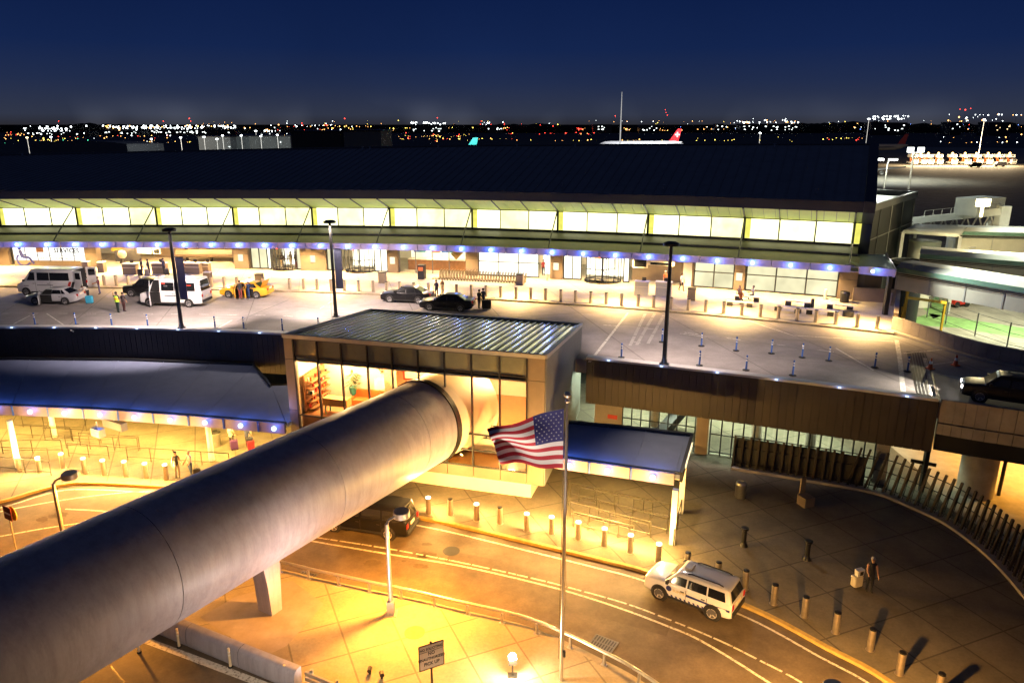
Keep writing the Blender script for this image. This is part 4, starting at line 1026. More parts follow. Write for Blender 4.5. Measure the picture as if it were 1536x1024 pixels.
mb.add(a+[p-Vector((0,0,.25)) for p in a],[(0,1,2,3),(7,6,5,4),(0,1,5,4),(1,2,6,5),(2,3,7,6),(3,0,4,7)]); cpf(mb,'roof_corner',M['lroof'])
mb = MB()
for b_ in ((28,700),(82,655),(318,690),(375,665)):
    mb = MB(); p = G(*b_,.15); mb.lathe([(.19,0),(.17,3.3)], p, 12); cpf(mb,'post',M['white'],True)
front2 = [Vector((x,y,0)) for x, y in ((2.4,39.2),(5.6,38.15),(9.15,36.97))]; back2 = [Vector((x,y,0)) for x, y in ((3.6,44.1),(7.2,43.2),(10.95,42.1))]
lc2, cpf2, at2, oo2 = lower_canopy('short dark roofed canopy right of the pavilion with two blue lights', front2, back2, 3.7, [855,912,980])
mb = MB(); e0, e1 = front2[-1], back2[-1]
mb.beam(e0+Vector((.05,0,3.55)), e1+Vector((.05,0,3.65)), .18, .6); cpf2(mb,'roof_kerb',M['dark'])
mb = MB()
for t_ in (.3,.52,.74): c = e0.lerp(e1,t_); mb.box(c.x+.17,c.y+.05,3.62,.06,.9,.22,math.atan2((e1-e0).y,(e1-e0).x)-PI/2)
cpf2(mb,'end_light',emis('end_light',(1,.75,.4),1.4,sample=False))
for b_ in ((1008,815),(1021,768)): mb = MB(); p = G(*b_,.15); mb.box(p.x,p.y,1.75,.3,.3,3.3,R(-18)); cpf2(mb,'post',M['white'])
for i in range(12):
    s_ = i/11; c = Vector((-44+s_*28, 50.2-s_*4.2, 3.25)); c.y += .6
    P('SPOT', c, 430, (1,.60,.13), .15, (0,0,0), .8, 150)
    if i%2: P('SPOT', c+Vector((.6,3.6,0)), 260, (1,.58,.12), .15, (0,0,0), .8, 150)
for c in ((4.6,40.2,3.3),(8.0,39.2,3.3)): P('SPOT', c, 150, (1,.66,.2), .15, (0,0,0), .8, 150)
# bench end of roof: skylight hatch by the pavilion
# hanging flight boards under the left canopy
for i, (px, py, lab) in enumerate(((147,648,'small dark hanging sign box under the lower canopy, nearer the kerb'),(172,636,'long grey hanging sign box under the lower canopy, set farther back'))):
    c = G(px, py, 2.6); s_ = empty('hanging_sign', c, R(-30), lab, 'hanging sign')
    mb = MB(); mb.box(0,0,0,.9+i*1.2,.45,.55); mb.build('sign_box', M['grey'], s_)
    mb = MB(); mb.box(0,0,.5,.05,.05,.5); mb.build('hanger', M['white'], s_)

# ================================================================= LOWER CONCOURSE GLASS UNDER THE DECK
lg = empty('lower_concourse_front', EP(14,-.8,.15), 0, 'lit greenish glass front of the lower concourse beneath the brown cladding', 'building front'); lo_ = Vector(lg.location)
def lgp(mb, name, mt):
    x = mb.build(name, mt, lg, False, loc=lo_); x.location=(0,0,0); return x
M['concourse'] = emis('lit_concourse', (.72,1,.66), .62, .35, .35); M['concourse2'] = emis('lit_concourse_bright', (.92,1,.85), 1.05, .3, .5)
def exx(px, z=2.):
    lo, hi = -20., 27.
    for _ in range(40):
        m = (lo+hi)/2; p = EP(m,-.9,z)
        if 768+FPX*p.x/(p.y*_c-(p.z-CAMZ)*_s) < px: lo = m
        else: hi = m
    return m
def lpan(p0, p1, z0, z1, n, mt, name, o=-.9):
    q = lin(exx(p0), exx(p1), n+1)
    for i in range(n):
        mb = MB(); mb.solid([EP(q[i]+.05,o,z1),EP(q[i+1]-.05,o,z1)],[EP(q[i]+.05,o-.06,z1),EP(q[i+1]-.05,o-.06,z1)], z1-z0); lgp(mb,name,mt)
lpan(891,934,.15,3.2,1,M['concrete_panel'],'stone_wall'); lpan(935,990,.7,3.2,3,M['glass'],'window'); lpan(991,1043,.7,3.2,3,M['glass'],'window')
lpan(1066,1312,.2,3.2,15,M['glass'],'window'); lpan(1044,1065,.15,3.2,1,M['tan'],'column',-.6); lpan(1312,1335,.15,3.2,1,M['concrete'],'column',-.6)
mb = MB(); q = [exx(p) for p in lin(934,1043,9)]+[exx(p) for p in lin(1066,1312,16)]
for x in q: mb.beam(EP(x,-.85,.15), EP(x,-.85,3.2), .07,.1, up=(0,1,0))
for z_ in (.7,2.0):
    mb.solid([EP(x,-.82,z_) for x in lin(exx(934),exx(1043),8)],[EP(x,-.9,z_) for x in lin(exx(934),exx(1043),8)], .07); mb.solid([EP(x,-.82,z_-.3) for x in lin(exx(1066),exx(1312),8)],[EP(x,-.9,z_-.3) for x in lin(exx(1066),exx(1312),8)], .07)
lgp(mb,'mullion',M['dark'])
# behind the glass: real room with lit back wall, escalator, columns
q = lin(exx(900), 26, 20)
mb = MB(); mb.solid([EP(x,-9,5.1) for x in q],[EP(x,-9.2,5.1) for x in q], 4.95); lgp(mb,'room_wall',mat('room_wall',(.55,.6,.5),.7,var=.2,scale=.4))
mb = MB(); mb.beam(EP(exx(985),-3,.2), EP(exx(1030),-5,3.0), 1.0,.5); lgp(mb,'escalator',M['dark'])
mb = MB()
for px in (970,1000,1130,1215): p = EP(exx(px),-4.5,.15); mb.lathe([(.35,0),(.35,5)],p,12)
lgp(mb,'round_column',M['concrete'])
for px, pw in ((930,420),(975,420),(1090,250),(1150,250),(1210,220),(1270,200)): P('POINT', EP(exx(px),-5,4.6), pw, (.85,1,.72), .4)
# red sign on stone wall
c = EP(exx(919),-.84,1.9); mb = MB(); mb.box(c.x,c.y,c.z,.7,.05,.3,math.atan(dE(c.x))); lgp(mb,'red_sign',M['red'])
# ================================================================= STREET FURNITURE
# ---- slatted screen fence with leaning fins
fpts = catmull([(14.6,45.2,.15),(18.5,43.6,.15),(22.4,41.8,.15),(23.9,39.9,.15),(25.0,37.6,.15),(25.3,34.2,.15),(24.9,30.8,.15),(24.4,28.2,.15)], 6)
fen = empty('slatted_fence', fpts[0], 0, 'curved screen fence of tall leaning dark fins at the right edge of the plaza', 'fence'); fO = Vector(fen.location)
def fe(mb, name, mt):
    x = mb.build(name, mt, fen, False, loc=fO); x.location=(0,0,0); return x
def along(pts, step, s0=0):
    out = []; acc = s0
    for i in range(len(pts)-1):
        a, b = pts[i], pts[i+1]; l = (b-a).length
        while acc < l: out.append((a.lerp(b, acc/l), (b-a).normalized())); acc += step
        acc -= l
    return out
fin = along(fpts, .5)
M['fin'] = mat('fence_fin', (.022,.016,.012), .6, var=.3, scale=2)
for p, d in fin:
    n = Vector((-d.y,d.x,0)); lean = d*.55*(1 if p.x > 21 else .12)
    mb = MB(); h = 2.35 if p.x < 21 else 2.75
    mb.beam(p, p+Vector((0,0,h))+lean, .13, .11, up=n); mb.tube([p+d*.16+n*.1, p+Vector((0,0,h*.97))+lean+n*.05], .028, 5); fe(mb,'fence_fin',M['fin'])
mb = MB()
for z_ in (.35,1.45,2.25): mb.tube([p+Vector((0,0,z_)) for p in side(fpts,.16)], .035, 5)
fe(mb,'fence_rail',M['dark'])
mb = MB(); sp = side(fpts,.2); k = next(i for i,p in enumerate(fpts) if p.x > 22.3)
mb.strip([p+Vector((0,0,.1)) for p in sp[:k]],[p+Vector((0,0,2.05)) for p in sp[:k]])
fe(mb,'infill_panel',mat('infill',(.03,.027,.022),.4,var=.3))
mb = MB(); mb.solid([p+Vector((0,0,.16)) for p in side(fpts,.5)],[p+Vector((0,0,.16)) for p in side(fpts,-.35)], .16); fe(mb,'fence_plinth',M['concrete'])
# gate box on the fence
mb = MB(); p = G(1366,690,2.2); mb.beam(p, p+Vector((1.2,-.7,0)), .12, .2); mb.beam(p+Vector((.7,-.4,-1.9)), p+Vector((.7,-.4,.8)), .25,.25); fe(mb,'gate_post',M['black'])

# ---- bollards
def bollard(name, lit, h, r, mt, label, cat='bollard'):
    b = empty(name, (0,0,-50), 0, label, cat)
    mb = MB(); mb.lathe([(r,0),(r,h-.1),(r*.98,h-.06)], (0,0,0), 18); mb.build('shaft', mt, b, True)
    if lit:
        mb = MB(); mb.lathe([(r*.96,h-.06),(r*.96,h),(0,h+.004)],(0,0,0),18); mb.build('light_cap', M['bollardcap'], b, True)
    else:
        mb = MB(); mb.lathe([(r*.98,h-.06),(r*.93,h-.01),(r*.6,h),(0,h+.002)],(0,0,0),18); mb.build('cap', M['dark'] if mt is not M['bollsteel'] else M['dark'], b, True)
    mb = MB(); mb.lathe([(r*1.25,0),(r*1.25,.015),(r,.02)],(0,0,0),18); mb.build('base_plate', mt, b)
    return b
M['bollsteel'] = mat('bollard_steel', (.50,.44,.36), .36, metal=.85, var=.25, scale=5)
M['bollardcap'] = emis('bollard_cap', (1,.86,.5), 7, sample=False)
B_LIT = bollard('kerb_bollard', True, 1.08, .15, M['bollsteel'], 'proto'); B_DIM = bollard('kerb_bollard', False, 1.08, .15, M['bollsteel'], 'proto')
lowL = [(-14,720),(30,707),(60,708),(95,702),(128,709),(157,712),(189,714),(220,717),(250,719)]
used = {'l':False,'d':False}
def put(proto, key, loc, label, group):
    if not used[key]:
        used[key] = True; proto.location = loc; proto['label'] = label; proto['group'] = group; return proto
    return dup(proto, loc, 0, label, group)
for i, q in enumerate(lowL):
    p = G(*q,.152); put(B_LIT,'l',p,f'lit steel bollard in the row at the lower left kerb, {nth(i)} from the left', 'lit bollards along the lower left kerb')
    P('POINT', p+Vector((0,-.12,1.2)), 240, (1,.55,.14), .06)
mid = [(643,770,1),(676,772,0),(715,780,1),(750,785,0),(790,795,1),(827,800,1),(867,808,1),(906,818,1),(945,828,1),(987,842,1)]
nl = nd = 0
for x, y, l in mid:
    p = G(x,y,.152)
    if l:
        put(B_LIT,'l',p,f'lit steel bollard in front of the pavilion, {nth(nl)} lit one from the tube', 'bollards in front of the pavilion'); nl += 1
        P('POINT', p+Vector((.1,.12,1.22)), 300 if x != 987 else 220, (1,.55,.14), .06)
    else:
        put(B_DIM,'d',p,f'unlit steel bollard between lit ones by the pavilion, {nth(nd)} from the tube', 'bollards in front of the pavilion'); nd += 1
rt = [(1030,855),(1076,870),(1117,883),(1160,905),(1206,924),(1253,948),(1305,974),(1349,1010),(1407,1043)]
for i, q in enumerate(rt):
    put(B_DIM,'d',G(*q,.152),f'unlit steel bollard along the dark plaza kerb, {nth(i)} from the canopy post', 'unlit bollards along the plaza kerb')
ux = [62,110,157,175,193,212,258,298,318,337,356,376,396,435,456,476,497,517,538,560,580,600,621,643,664,685,707,729,751,774,796,818,841,863,886,909,932,957,980,1006,1032,1058,1085,1112,1140,1167,1195,1223,1253,1285,1315]
uy = lambda x: 428.5 if x<200 else (428.5+(x-200)*.028 if x<520 else 437.5+(x-520)*.065)
for i, x in enumerate(ux):
    xx = onF(x, uy(x), 0, PZ); 
    lo, hi = -70., 31.
    for _ in range(40):
        m = (lo+hi)/2; p = CP(m,-.75,PZ)
        if 768+FPX*p.x/(p.y*_c-(p.z-CAMZ)*_s) < x: lo = m
        else: hi = m
    p = CP(m,-.75,PZ+.002)
    o = put(B_DIM,'d',p,f'steel bollard on the bright upper kerb, {nth(i)} of the row from the left', 'bollards along the upper kerb')
blk = bollard('black_bollard', False, 1.05, .13, M['black'], 'slim black flanged bollard on the plaza, nearer the canopy post')
mb = MB(); mb.lathe([(.24,0),(.22,.06),(.15,.16),(.13,.2)],(0,0,0),14); mb.build('base_flare', M['black'], blk, True); mb = MB(); mb.lathe([(.13,.95),(.2,1.0),(.2,1.1),(.0,1.12)],(0,0,0),14); mb.build('head', M['black'], blk, True)
blk.location = G(1115,818,.152); blk['group'] = 'black flanged bollards on the plaza'
dup(blk, G(1210,838,.152), 0, 'slim black flanged bollard on the plaza, nearer the fence', 'black flanged bollards on the plaza')

# ---- litter bins
def bin_(loc, label, body, h=1.0, r=.32, lid=True):
    b = empty('litter_bin', loc, 0, label, 'litter bin')
    mb = MB(); mb.lathe([(r*.92,0),(r,.1),(r,h-.2),(r*1.03,h-.18),(r*1.03,h-.1)],(0,0,0),20); mb.build('drum', body, b, True)
    mb = MB(); mb.lathe([(r*1.03,h-.1),(r*.9,h),(r*.5,h+.02),(r*.45,h-.05),(0,h-.08)],(0,0,0),20); mb.build('lid', M['steel'] if lid else M['dark'], b, True)
    return b
bin_(G(325,668,.15),'round grey litter bin with dark mouth under the lower left canopy',M['galv'],1.1,.36,False)
bin_(G(1110,745,.15),'steel topped round litter bin alone on the dark plaza',M['steel'])
pb_ = empty('planter_box', G(1208,757,.15), R(20), 'small dark planter block on the plaza before the lit glass', 'planter')
mb = MB(); mb.box(0,0,.3,.7,.7,.6); mb.box(.1,.5,.8,.35,.1,1.5); mb.build('box', M['tan'], pb_)

# ---- lamp posts
def disc_lamp(name, base, h, hang, label, mt, reach=.75, power=0, col=(1,.5,.1), par_box=True, angle=150):
    l = empty(name, base, 0, label, 'street lamp')
    mb = MB(); mb.lathe([(.12,.6),(.085,h-.25)],(0,0,0),12); mb.build('pole', mt, l, True)
    if par_box:
        mb = MB(); mb.box(0,0,.36,.34,.34,.72); mb.box(0,0,.02,.55,.55,.04); mb.build('base_box', mt, l)
    else:
        mb = MB(); mb.lathe([(.3,0),(.3,.06),(.16,.1),(.14,.7)],(0,0,0),12); mb.build('base_plate', mt, l, True)
    d = Vector((math.cos(hang),math.sin(hang),0)); e = d*reach+Vector((0,0,h))
    mb = MB(); mb.tube([(0,0,h-.3),(d.x*.12,d.y*.12,h-.1),tuple(e-d*.3+Vector((0,0,-.02)))],.06,8); mb.build('arm', mt, l, True)
    mb = MB(); mb.lathe([(.02,.17),(.34,.17),(.38,.13),(.38,-.14),(.34,-.14),(.34,-.1),(0,-.1)], e, 24); hd = mb.build('lamp_head', mt, l, True)
    mb = MB(); mb.lathe([(.3,-.12),(0,-.125)], e, 16); mb.build('lens', M['warmlamp'] if power else M['dark'], hd)
    if power: P('SPOT', Vector(base)+e+Vector((0,0,-.2)), power, col, .2, (0,0,0), .35, angle)
    return l
SOD = (1,.36,.035)
disc_lamp('street_lamp', G(587,920,.15), 4.95, R(35), 'sodium street lamp with drum head on the island beside the warning sign', M['galv'], power=3900, col=SOD)
lb = G(97,800,.15)
disc_lamp('street_lamp', (-23.0,33.9,.0), 5.0, R(30), 'sodium street lamp with drum head in the left roadway beyond the tube', M['galv'], power=4200, col=SOD)
disc_lamp('street_lamp', (10.6,19.6,.15), 4.0, R(90), 'sodium street lamp near the lower right road bend', M['galv'], power=4000, col=(1,.47,.10), angle=166)
disc_lamp('street_lamp', (4.2,14.2,.0), 6.0, R(90), 'unseen street lamp added to light the warning sign', M['galv'], power=1300, col=(1,.74,.5), angle=168)  # out of view, added so that light falls on the warning sign
disc_lamp('street_lamp', (-9.5,16.5,.0), 6.0, R(90), 'sodium street lamp by the nearer road beneath the tube', M['galv'], power=800, col=(1,.74,.48))
def tall(base, top_z, label, banner, pw=3700, sx=0, sp=(200,100,(-24,54,0))):
    h = top_z-base[2]
    l = empty('lamp_mast', base, 0, label, 'lamp post')
    mb = MB(); mb.lathe([(.16,0),(.11,h)],(0,0,0),12); mb.lathe([(.34,0),(.34,.05),(.2,.1),(.18,.35)],(0,0,0),12); mb.build('pole', M['dark'], l, True)
    mb = MB(); mb.lathe([(.1,h-.05),(.52,h),(.52,h+.14),(.3,h+.24),(0,h+.25)],(0,0,0),20); mb.build('lamp_head', M['dark'], l, True)
    if banner:
        mb = MB(); mb.box(.48,.0,h*.52,.62,.03,3.3); mb.build('banner', mat('banner_cloth_%d'%len(bpy.data.materials),(.10,.11,.22),.7,var=.3,scale=1.5), l)
        mb = MB(); mb.box(.4,0,h*.52+1.68,.9,.05,.05); mb.box(.4,0,h*.52-1.68,.9,.05,.05); mb.build('banner_bracket', M['dark'], l)
    s_ = P('SPOT', Vector(base)+Vector((0,.2,h-.25)), pw, (1,.78,.68), .35, None, .5, 108); aim(s_, Vector(base)+Vector((sx,5.0,0)))
    s_ = P('SPOT', Vector(base)+Vector((0,-.2,h-.25)), sp[0], (1,.80,.60), .3, None, 1., sp[1]); aim(s_, sp[2])
    return l
tall(EP(-26.4,-.3,6.46), 14.15, 'tall dark lamp post with banner at the deck edge, left of the shuttle van', True, 4500, -3)
tall(Vector((-15.1,62.0,DZ)), 14.2, 'tall dark lamp post with banner rising behind the pavilion roof', True, sp=(1500,140,(-15,60,0)))
tall(EP(10.2,-.3,6.46), 14.5, 'tall dark lamp post without banner at the deck edge, right of the pavilion', False, 2300, 3, (1000,58,(10,33,0)))

# ---- guard rail on the island
gr = empty('guard_rail', guard[4], 0, 'pale tubular guard rail curving along the island edge', 'guard rail'); gO = Vector(gr.location)
mb = MB(); gl = side(guard,.22); mb.tube([p+Vector((0,0,.62)) for p in gl], .075, 8); ww = mb.build('rail', M['galv'], gr, True, loc=gO); ww.location=(0,0,0)
mb = MB(); 
for p, d in along(gl, 1.72, .4):
    mb = MB(); mb.box(p.x,p.y,.41,.1,.1,.52,math.atan2(d.y,d.x)); mb.box(p.x,p.y,.16,.26,.2,.02,math.atan2(d.y,d.x)); ww = mb.build('post', M['galv'], gr, loc=gO); ww.location=(0,0,0)
# ---- rounded concrete barrier at the island's near edge
A, B_ = Vector((-16.9,29.35,0)), Vector((-8.6,25.25,0)); d = (B_-A).normalized(); n = Vector((d.y,-d.x,0))
br_ = empty('concrete_barrier', A, 0, 'low rounded pale concrete barrier with dark seams along the near island edge', 'barrier')
mb = MB(); prof = [(.28,.0),(.34,.16),(.33,.5),(.30,.78),(.22,.9),(.1,.95),(-.12,.95),(-.12,0)]
L_ = (B_-A).length; k = 3
for i in range(k):
    s0, s1 = L_*i/k+.02, L_*(i+1)/k-.02
    mb.loft([[d*s+n*o+Vector((0,0,z)) for o,z in prof] for s in (s0,s1)], 0)
mb.build('barrier_body', M['tube'], br_, True)
mb = MB()
for i in range(k): s = L_*i/k; mb.loft([[d*t+n*o*.94+Vector((0,0,z*.98)) for o,z in prof] for t in (s-.05,s+.05)], 0)
mb.build('seam', M['dark'], br_)
rl = empty('steel_crash_rail', B_+d*.3, 0, 'short stack of riveted steel crash rails beyond the concrete barrier', 'crash rail')
mb = MB()
for z_ in (.3,.55,.8): mb.beam(Vector((0,0,z_)), d*3.2+Vector((0,0,z_)), .09,.16)
mb.build('rail', M['galv'], rl)
mb = MB()
for s_ in (.3,1.6,2.9): q_ = d*s_; mb.box(q_.x,q_.y+.1,.5,.12,.12,1.0)
mb.build('post', M['galv'], rl)
for i, (q, lab) in enumerate((((527,1013),'nearer'),((545,1020),'farther'))):
    p = G(*q,.3); s_ = empty('spot_fixture', (p.x+.7,p.y+.3,.15), R(20*i), f'tiny black ground spotlight by the crash rail, {lab} the sign', 'spotlight')
    mb = MB(); mb.lathe([(.05,0),(.05,.15)],(0,0,0),8); mb.lathe([(.09,-.12),(.1,.1),(.0,.1)],(0,0,.22),10,axis='y'); mb.build('body', M['black'], s_, True)
    l_ = P('SPOT', (p.x+.6,p.y+.4,.55), 420, (1,.80,.70), .08, None, .9, 92); aim(l_, ((-14.,27.5,6.2),(-9.5,34.5,6.2))[i])
# ---- flexible road posts
def delin(name, label, c1, h=1.05, rb=.24, bands=True):
    o = empty(name, (0,0,-50), 0, label, 'lane post')
    mb = MB(); mb.lathe([(.06,.05),(.055,h*.62)],(0,0,0),10); mb.lathe([(.055,h*.7),(.055,h*.78)],(0,0,0),10); mb.lathe([(.055,h*.86),(.055,h),(0,h+.02)],(0,0,0),10); mb.build('post', c1, o, True)
    mb = MB(); mb.lathe([(.057,h*.62),(.057,h*.7)],(0,0,0),10); mb.lathe([(.057,h*.78),(.057,h*.86)],(0,0,0),10); mb.build('reflective_band', M['white'], o, True)
    mb = MB(); mb.lathe([(rb,0),(rb,.03),(rb*.5,.07),(0,.07)],(0,0,0),12); mb.build('rubber_base', M['rubber'], o, True)
    return o
DB = delin('lane_post','', M['bluepost'])
dl_ = [(53,487.5),(114,487.5),(168,489),(222,490),(323,493),(366,494),(424,497),(478,495)]
du = False
dr_ = [(932,536),(993,513),(1052,519),(1104,526),(1157,530),(1203,536),(1243,541),(1312,551),(1361,557),(1049,548),(1119,555),(1189,563)]
dlab = ['nearest the pavilion side wall','just left of the bannerless lamp post','back row, first from the lamp post','back row, second from the lamp post','back row, third from the lamp post','back row, fourth from the lamp post','back row, fifth from the lamp post','before the first white joint line','between the joint line and the grille','first in the front row','second in the front row','third in the front row']
for i, q in enumerate(dl_): dup(DB, G(*q,DZ+.002), 0, f'blue flexible lane post along the left deck edge, {nth(i)} from the left', 'lane posts on the upper road')
for i, q in enumerate(dr_): dup(DB, G(*q,DZ+.002), 0, f'blue banded lane post on the right deck, {dlab[i]}', 'lane posts on the upper road')
for o in [DB]+KIDS.get(DB.name,[]): bpy.data.objects.remove(o)
KIDS.clear()
DW = delin('lane_post','pale lane post beside the concrete barrier, half hidden by the tube', mat('cream_plastic',(.7,.6,.42),.5,var=.1), .95, .1)
for i, q in enumerate(((346,1000),(429,1026),(209,978))):
    dup(DW, G(*q,.002), 0, ['pale lane post at the middle of the concrete barrier','pale lane post at the crash rail end of the concrete barrier','lane post beneath the tube near the white road band'][i], 'lane posts beside the barrier')
DW.location = G(269,970,.002); DW['group'] = 'lane posts beside the barrier'
# ---- cones
def cone(q, label):
    o = empty('traffic_cone', G(*q,DZ+.003), .3, label, 'traffic cone')
    mb = MB(); mb.box(0,0,.03,.42,.42,.06); mb.lathe([(.16,.06),(.11,.36)],(0,0,0),14); mb.lathe([(.075,.56),(.04,.76),(0,.77)],(0,0,0),14); mb.build('cone_body', mat('cone_orange_%d'%q[0],(.7,.13,.02),.5,var=.1), o, True)
    mb = MB(); mb.lathe([(.112,.36),(.077,.56)],(0,0,0),14); mb.build('reflective_band', M['white'], o, True)
cone((1395,553),'orange traffic cone beside the second white joint line'); cone((1433,548),'orange cone with white band farther along the ramp')
# ---- warning sign
def post_sign(loc, rz, h, label, panel, name='sign'):
    o = empty(name, loc, rz, label, 'sign')
    mb = MB(); mb.box(0,.05,h/2,.07,.05,h); mb.build('post', M['brown'], o)
    return o
sgn = post_sign(G(650,1062,.15), R(27), 3.05, 'no soliciting warning sign on a thin post on the island', None, 'warning_sign')
sh_ = 2.45
mb = MB(); mb.box(0,-.0,sh_,.98,.02,1.05); pn_ = mb.build('panel', mat('sign_face',(.72,.60,.46),.6,var=.06), sgn)
mb = MB()
for z_ in (-.535,.535): mb.box(0,-.005,sh_+z_,1.0,.035,.03)
for x_ in (-.49,.49): mb.box(x_,-.005,sh_,.03,.035,1.07)
mb.box(0,-.012,sh_+.24,.94,.01,.015); mb.build('border', M['brown'], sgn)
for t_, z_, s_ in (('NO SOLICITING',.3,.125),('NO',.07,.17),('UNAUTHORIZED',-.14,.135),('PICK UP',-.38,.17)):
    o = textmesh(t_, s_*1.25, M['black'], align='CENTER', ext=.003, off=.004); o.parent = pn_; o.location=(0,-.016,sh_+z_); o.rotation_euler=(PI/2,0,0); o.scale=(.82,1,1)
ne = empty('no_entry_sign', G(24,830,.0), R(-30), 'dark red no entry sign with white bar on a post at the far left', 'sign')
mb = MB(); mb.box(0,.05,1.35,.08,.05,2.7); mb.build('post', M['galv'], ne)
mb = MB(); mb.box(0,0,2.4,.75,.025,.75); mb.build('panel', mat('sign_red',(.16,.02,.015),.5,var=.1), ne); mb = MB(); mb.box(0,-.02,2.4,.58,.012,.1); mb.build('white_bar', M['white'], ne)
mb = MB(); mb.lathe([(.4,0),(.4,.02),(0,.02)],(.28,.1,2.42),20,axis='y'); mb.build('round_sign_back', M['yellow'], ne)
# ---- flagpole, flag, ground floodlight
fp = empty('flagpole', (2.02,25.5,.0), 0, 'tall shining steel flagpole with ball finial at the island', 'flagpole')
mb = MB(); mb.lathe([(.085,0),(.08,6),(.05,12.3)],(0,0,0),18); mb.build('pole', M['steel'], fp, True)
mb = MB(); mb.sphere((0,0,12.58),.13,16,10); mb.lathe([(.04,12.25),(.09,12.32),(.04,12.46)],(0,0,0),12); mb.build('ball_finial', M['steel'], fp, True)
mb = MB(); mb.tube([(-.13,-.02,1.2),(-.1,-.02,11.9)],.012,5); mb.box(.09,-.1,1.5,.1,.12,.25); mb.build('halyard', M['dark'], fp)
fg = empty('flag', (2.02,25.5,9.6), 0, 'striped red and white flag with starred blue canton blowing left from the pole', 'flag')
NU, NV = 60, 39
def fpt(u, v):
    top = Vector((-.12,0,2.44)).lerp(Vector((-2.95,0,1.52)), u); top.z += -.28*math.sin(u*PI)*.2+.10*math.sin(u*PI)
    bot = Vector((-.12,0,.05)).lerp(Vector((-2.45,0,.40)), u); bot.z -= .08*math.sin(u*PI)
    p = top.lerp(bot, v)
    p.y = .22*u*math.sin(u*8.5+v*2.6)+.13*math.sin(v*9+u*3)*u
    p.z += .06*u*math.sin(u*7+v*3.)
    return p
mb = MB(); g = [[fpt(i/NU,j/NV) for i in range(NU+1)] for j in range(NV+1)]
vs_ = [p for r_ in g for p in r_]; W1 = NU+1
for j in range(NV):
    for i in range(NU):
        s_ = int(j*13/NV); m_ = (2 if (i < NU*.4 and s_ < 7) else (0 if s_%2==0 else 1)); mb.f.append((j*W1+i,j*W1+i+1,(j+1)*W1+i+1,(j+1)*W1+i)); mb.m.append(m_)
mb.v = [tuple(p) for p in vs_]
mb.build('cloth', [mat('flag_red',(.42,.015,.03),.75,var=.08),mat('flag_white',(.75,.70,.68),.75,var=.05),mat('flag_blue',(.02,.02,.14),.75,var=.08)], fg, True, 180)
mb = MB()
for r_ in range(9):
    for c_ in range(6 if r_%2==0 else 5):
        u = .4*((2*c_+1+(r_%2))/12); v = (7/13)*((r_+1)/10)
        for sgn_ in (-1,1):
            c = fpt(u,v)+Vector((0,sgn_*.012,0)); pts_ = []
            for k in range(10):
                a = PI/2+k*PI/5; rr_ = .04 if k%2==0 else .016; pts_.append(c+Vector((rr_*math.cos(a),0,rr_*math.sin(a))))
            b0 = len(mb.v); mb.add(pts_+[c],[(k,(k+1)%10,10) for k in range(10)])
mb.build('stars', mat('star_thread',(.34,.34,.42),.7,var=0), fg)
fl2 = empty('ground_floodlight', (0.02,25.75,.15), 0, 'small bright floodlight on a stand on the island, aimed upward', 'floodlight')
mb = MB(); mb.box(0,0,.3,.08,.08,.6); mb.box(0,0,.02,.4,.3,.04); mb.build('stand', M['black'], fl2)
mb = MB(); mb.box(0,0,.72,.34,.2,.3,.2); mb.build('housing', M['black'], fl2)
mb = MB(); mb.box(0,-.02,.9,.30,.24,.05,.2); mb.sphere((0,-.02,.95),.15,12,8); mb.build('lens', emis('flood_lens',(1,.97,.85),60,sample=False), fl2, True)
s_ = P('SPOT', (0.02,25.73,1.05), 1700, (1,.76,.58), .14, None, .7, 130); aim(s_, (-5,35,8.)); 
P('POINT', (0.02,25.5,1.15), 260, (1,.72,.36), .12)
fl3 = empty('ground_floodlight', (1.0,19.0,.0), 0, 'unseen ground floodlight added to light the flag', 'floodlight')  # unseen floodlight with its spot, added to brighten the flag
mb = MB(); mb.box(0,0,.15,.08,.08,.3); mb.box(0,0,.42,.5,.3,.3); mb.build('housing', M['black'], fl3)
s_ = P('SPOT', (1.0,19.3,.62), 2200, (1,.84,.72), .14, None, .5, 26); aim(s_, (.75,25.5,11.))
# ---- ad box behind the floodlight
# ---- queue rails
M['rail'] = mat('queue_rail', (.09,.08,.06), .4, metal=.7, var=.2)
def qrail(pts, label, n):
    a, b = Vector(pts[0]), Vector(pts[1]); o = empty('queue_rail', a, 0, label, 'queue rail', 'queue rails under the lower canopies'); d = b-a
    mb = MB(); mb.tube([(0,0,.98),tuple(d+Vector((0,0,.98)))],.03,6); mb.tube([(0,0,.25),tuple(d+Vector((0,0,.25)))],.022,6); mb.build('rail', M['rail'], o, True)
    for i in range(n+1): mb = MB(); p = d*(i/n); mb.tube([tuple(p),tuple(p+Vector((0,0,1.0)))],.028,6); mb.build('post', M['rail'], o)
    return o
QL = [((0,705),(77,713),'nearest the kerb at the left picture edge'),((-10,690),(74,692),'second row from the kerb, left end'),((5,680),(94,679),'third row back, beside the left canopy post'),
 ((20,655),(108,660),'fourth row back, long left run'),((35,640),(130,646),'rearmost of the left group'),((100,672),(208,676),'behind the small hanging sign, long run'),((121,668),(210,674),'middle run right of the left post'),
 ((104,684),(164,688),'short run nearest the kerb by the fifth bollard'),((192,690),(262,694),'left part of the long run by the couple'),((262,694),(345,700),'right part of the long run by the couple'),((68,660),(152,664),'rear run beneath the hanging signs')]
for a, b, l in QL:
    p, q = G(*a,.15), G(*b,.15); qrail((p,q), 'low steel queue rail, '+l, max(2,int((q-p).length/1.5)))
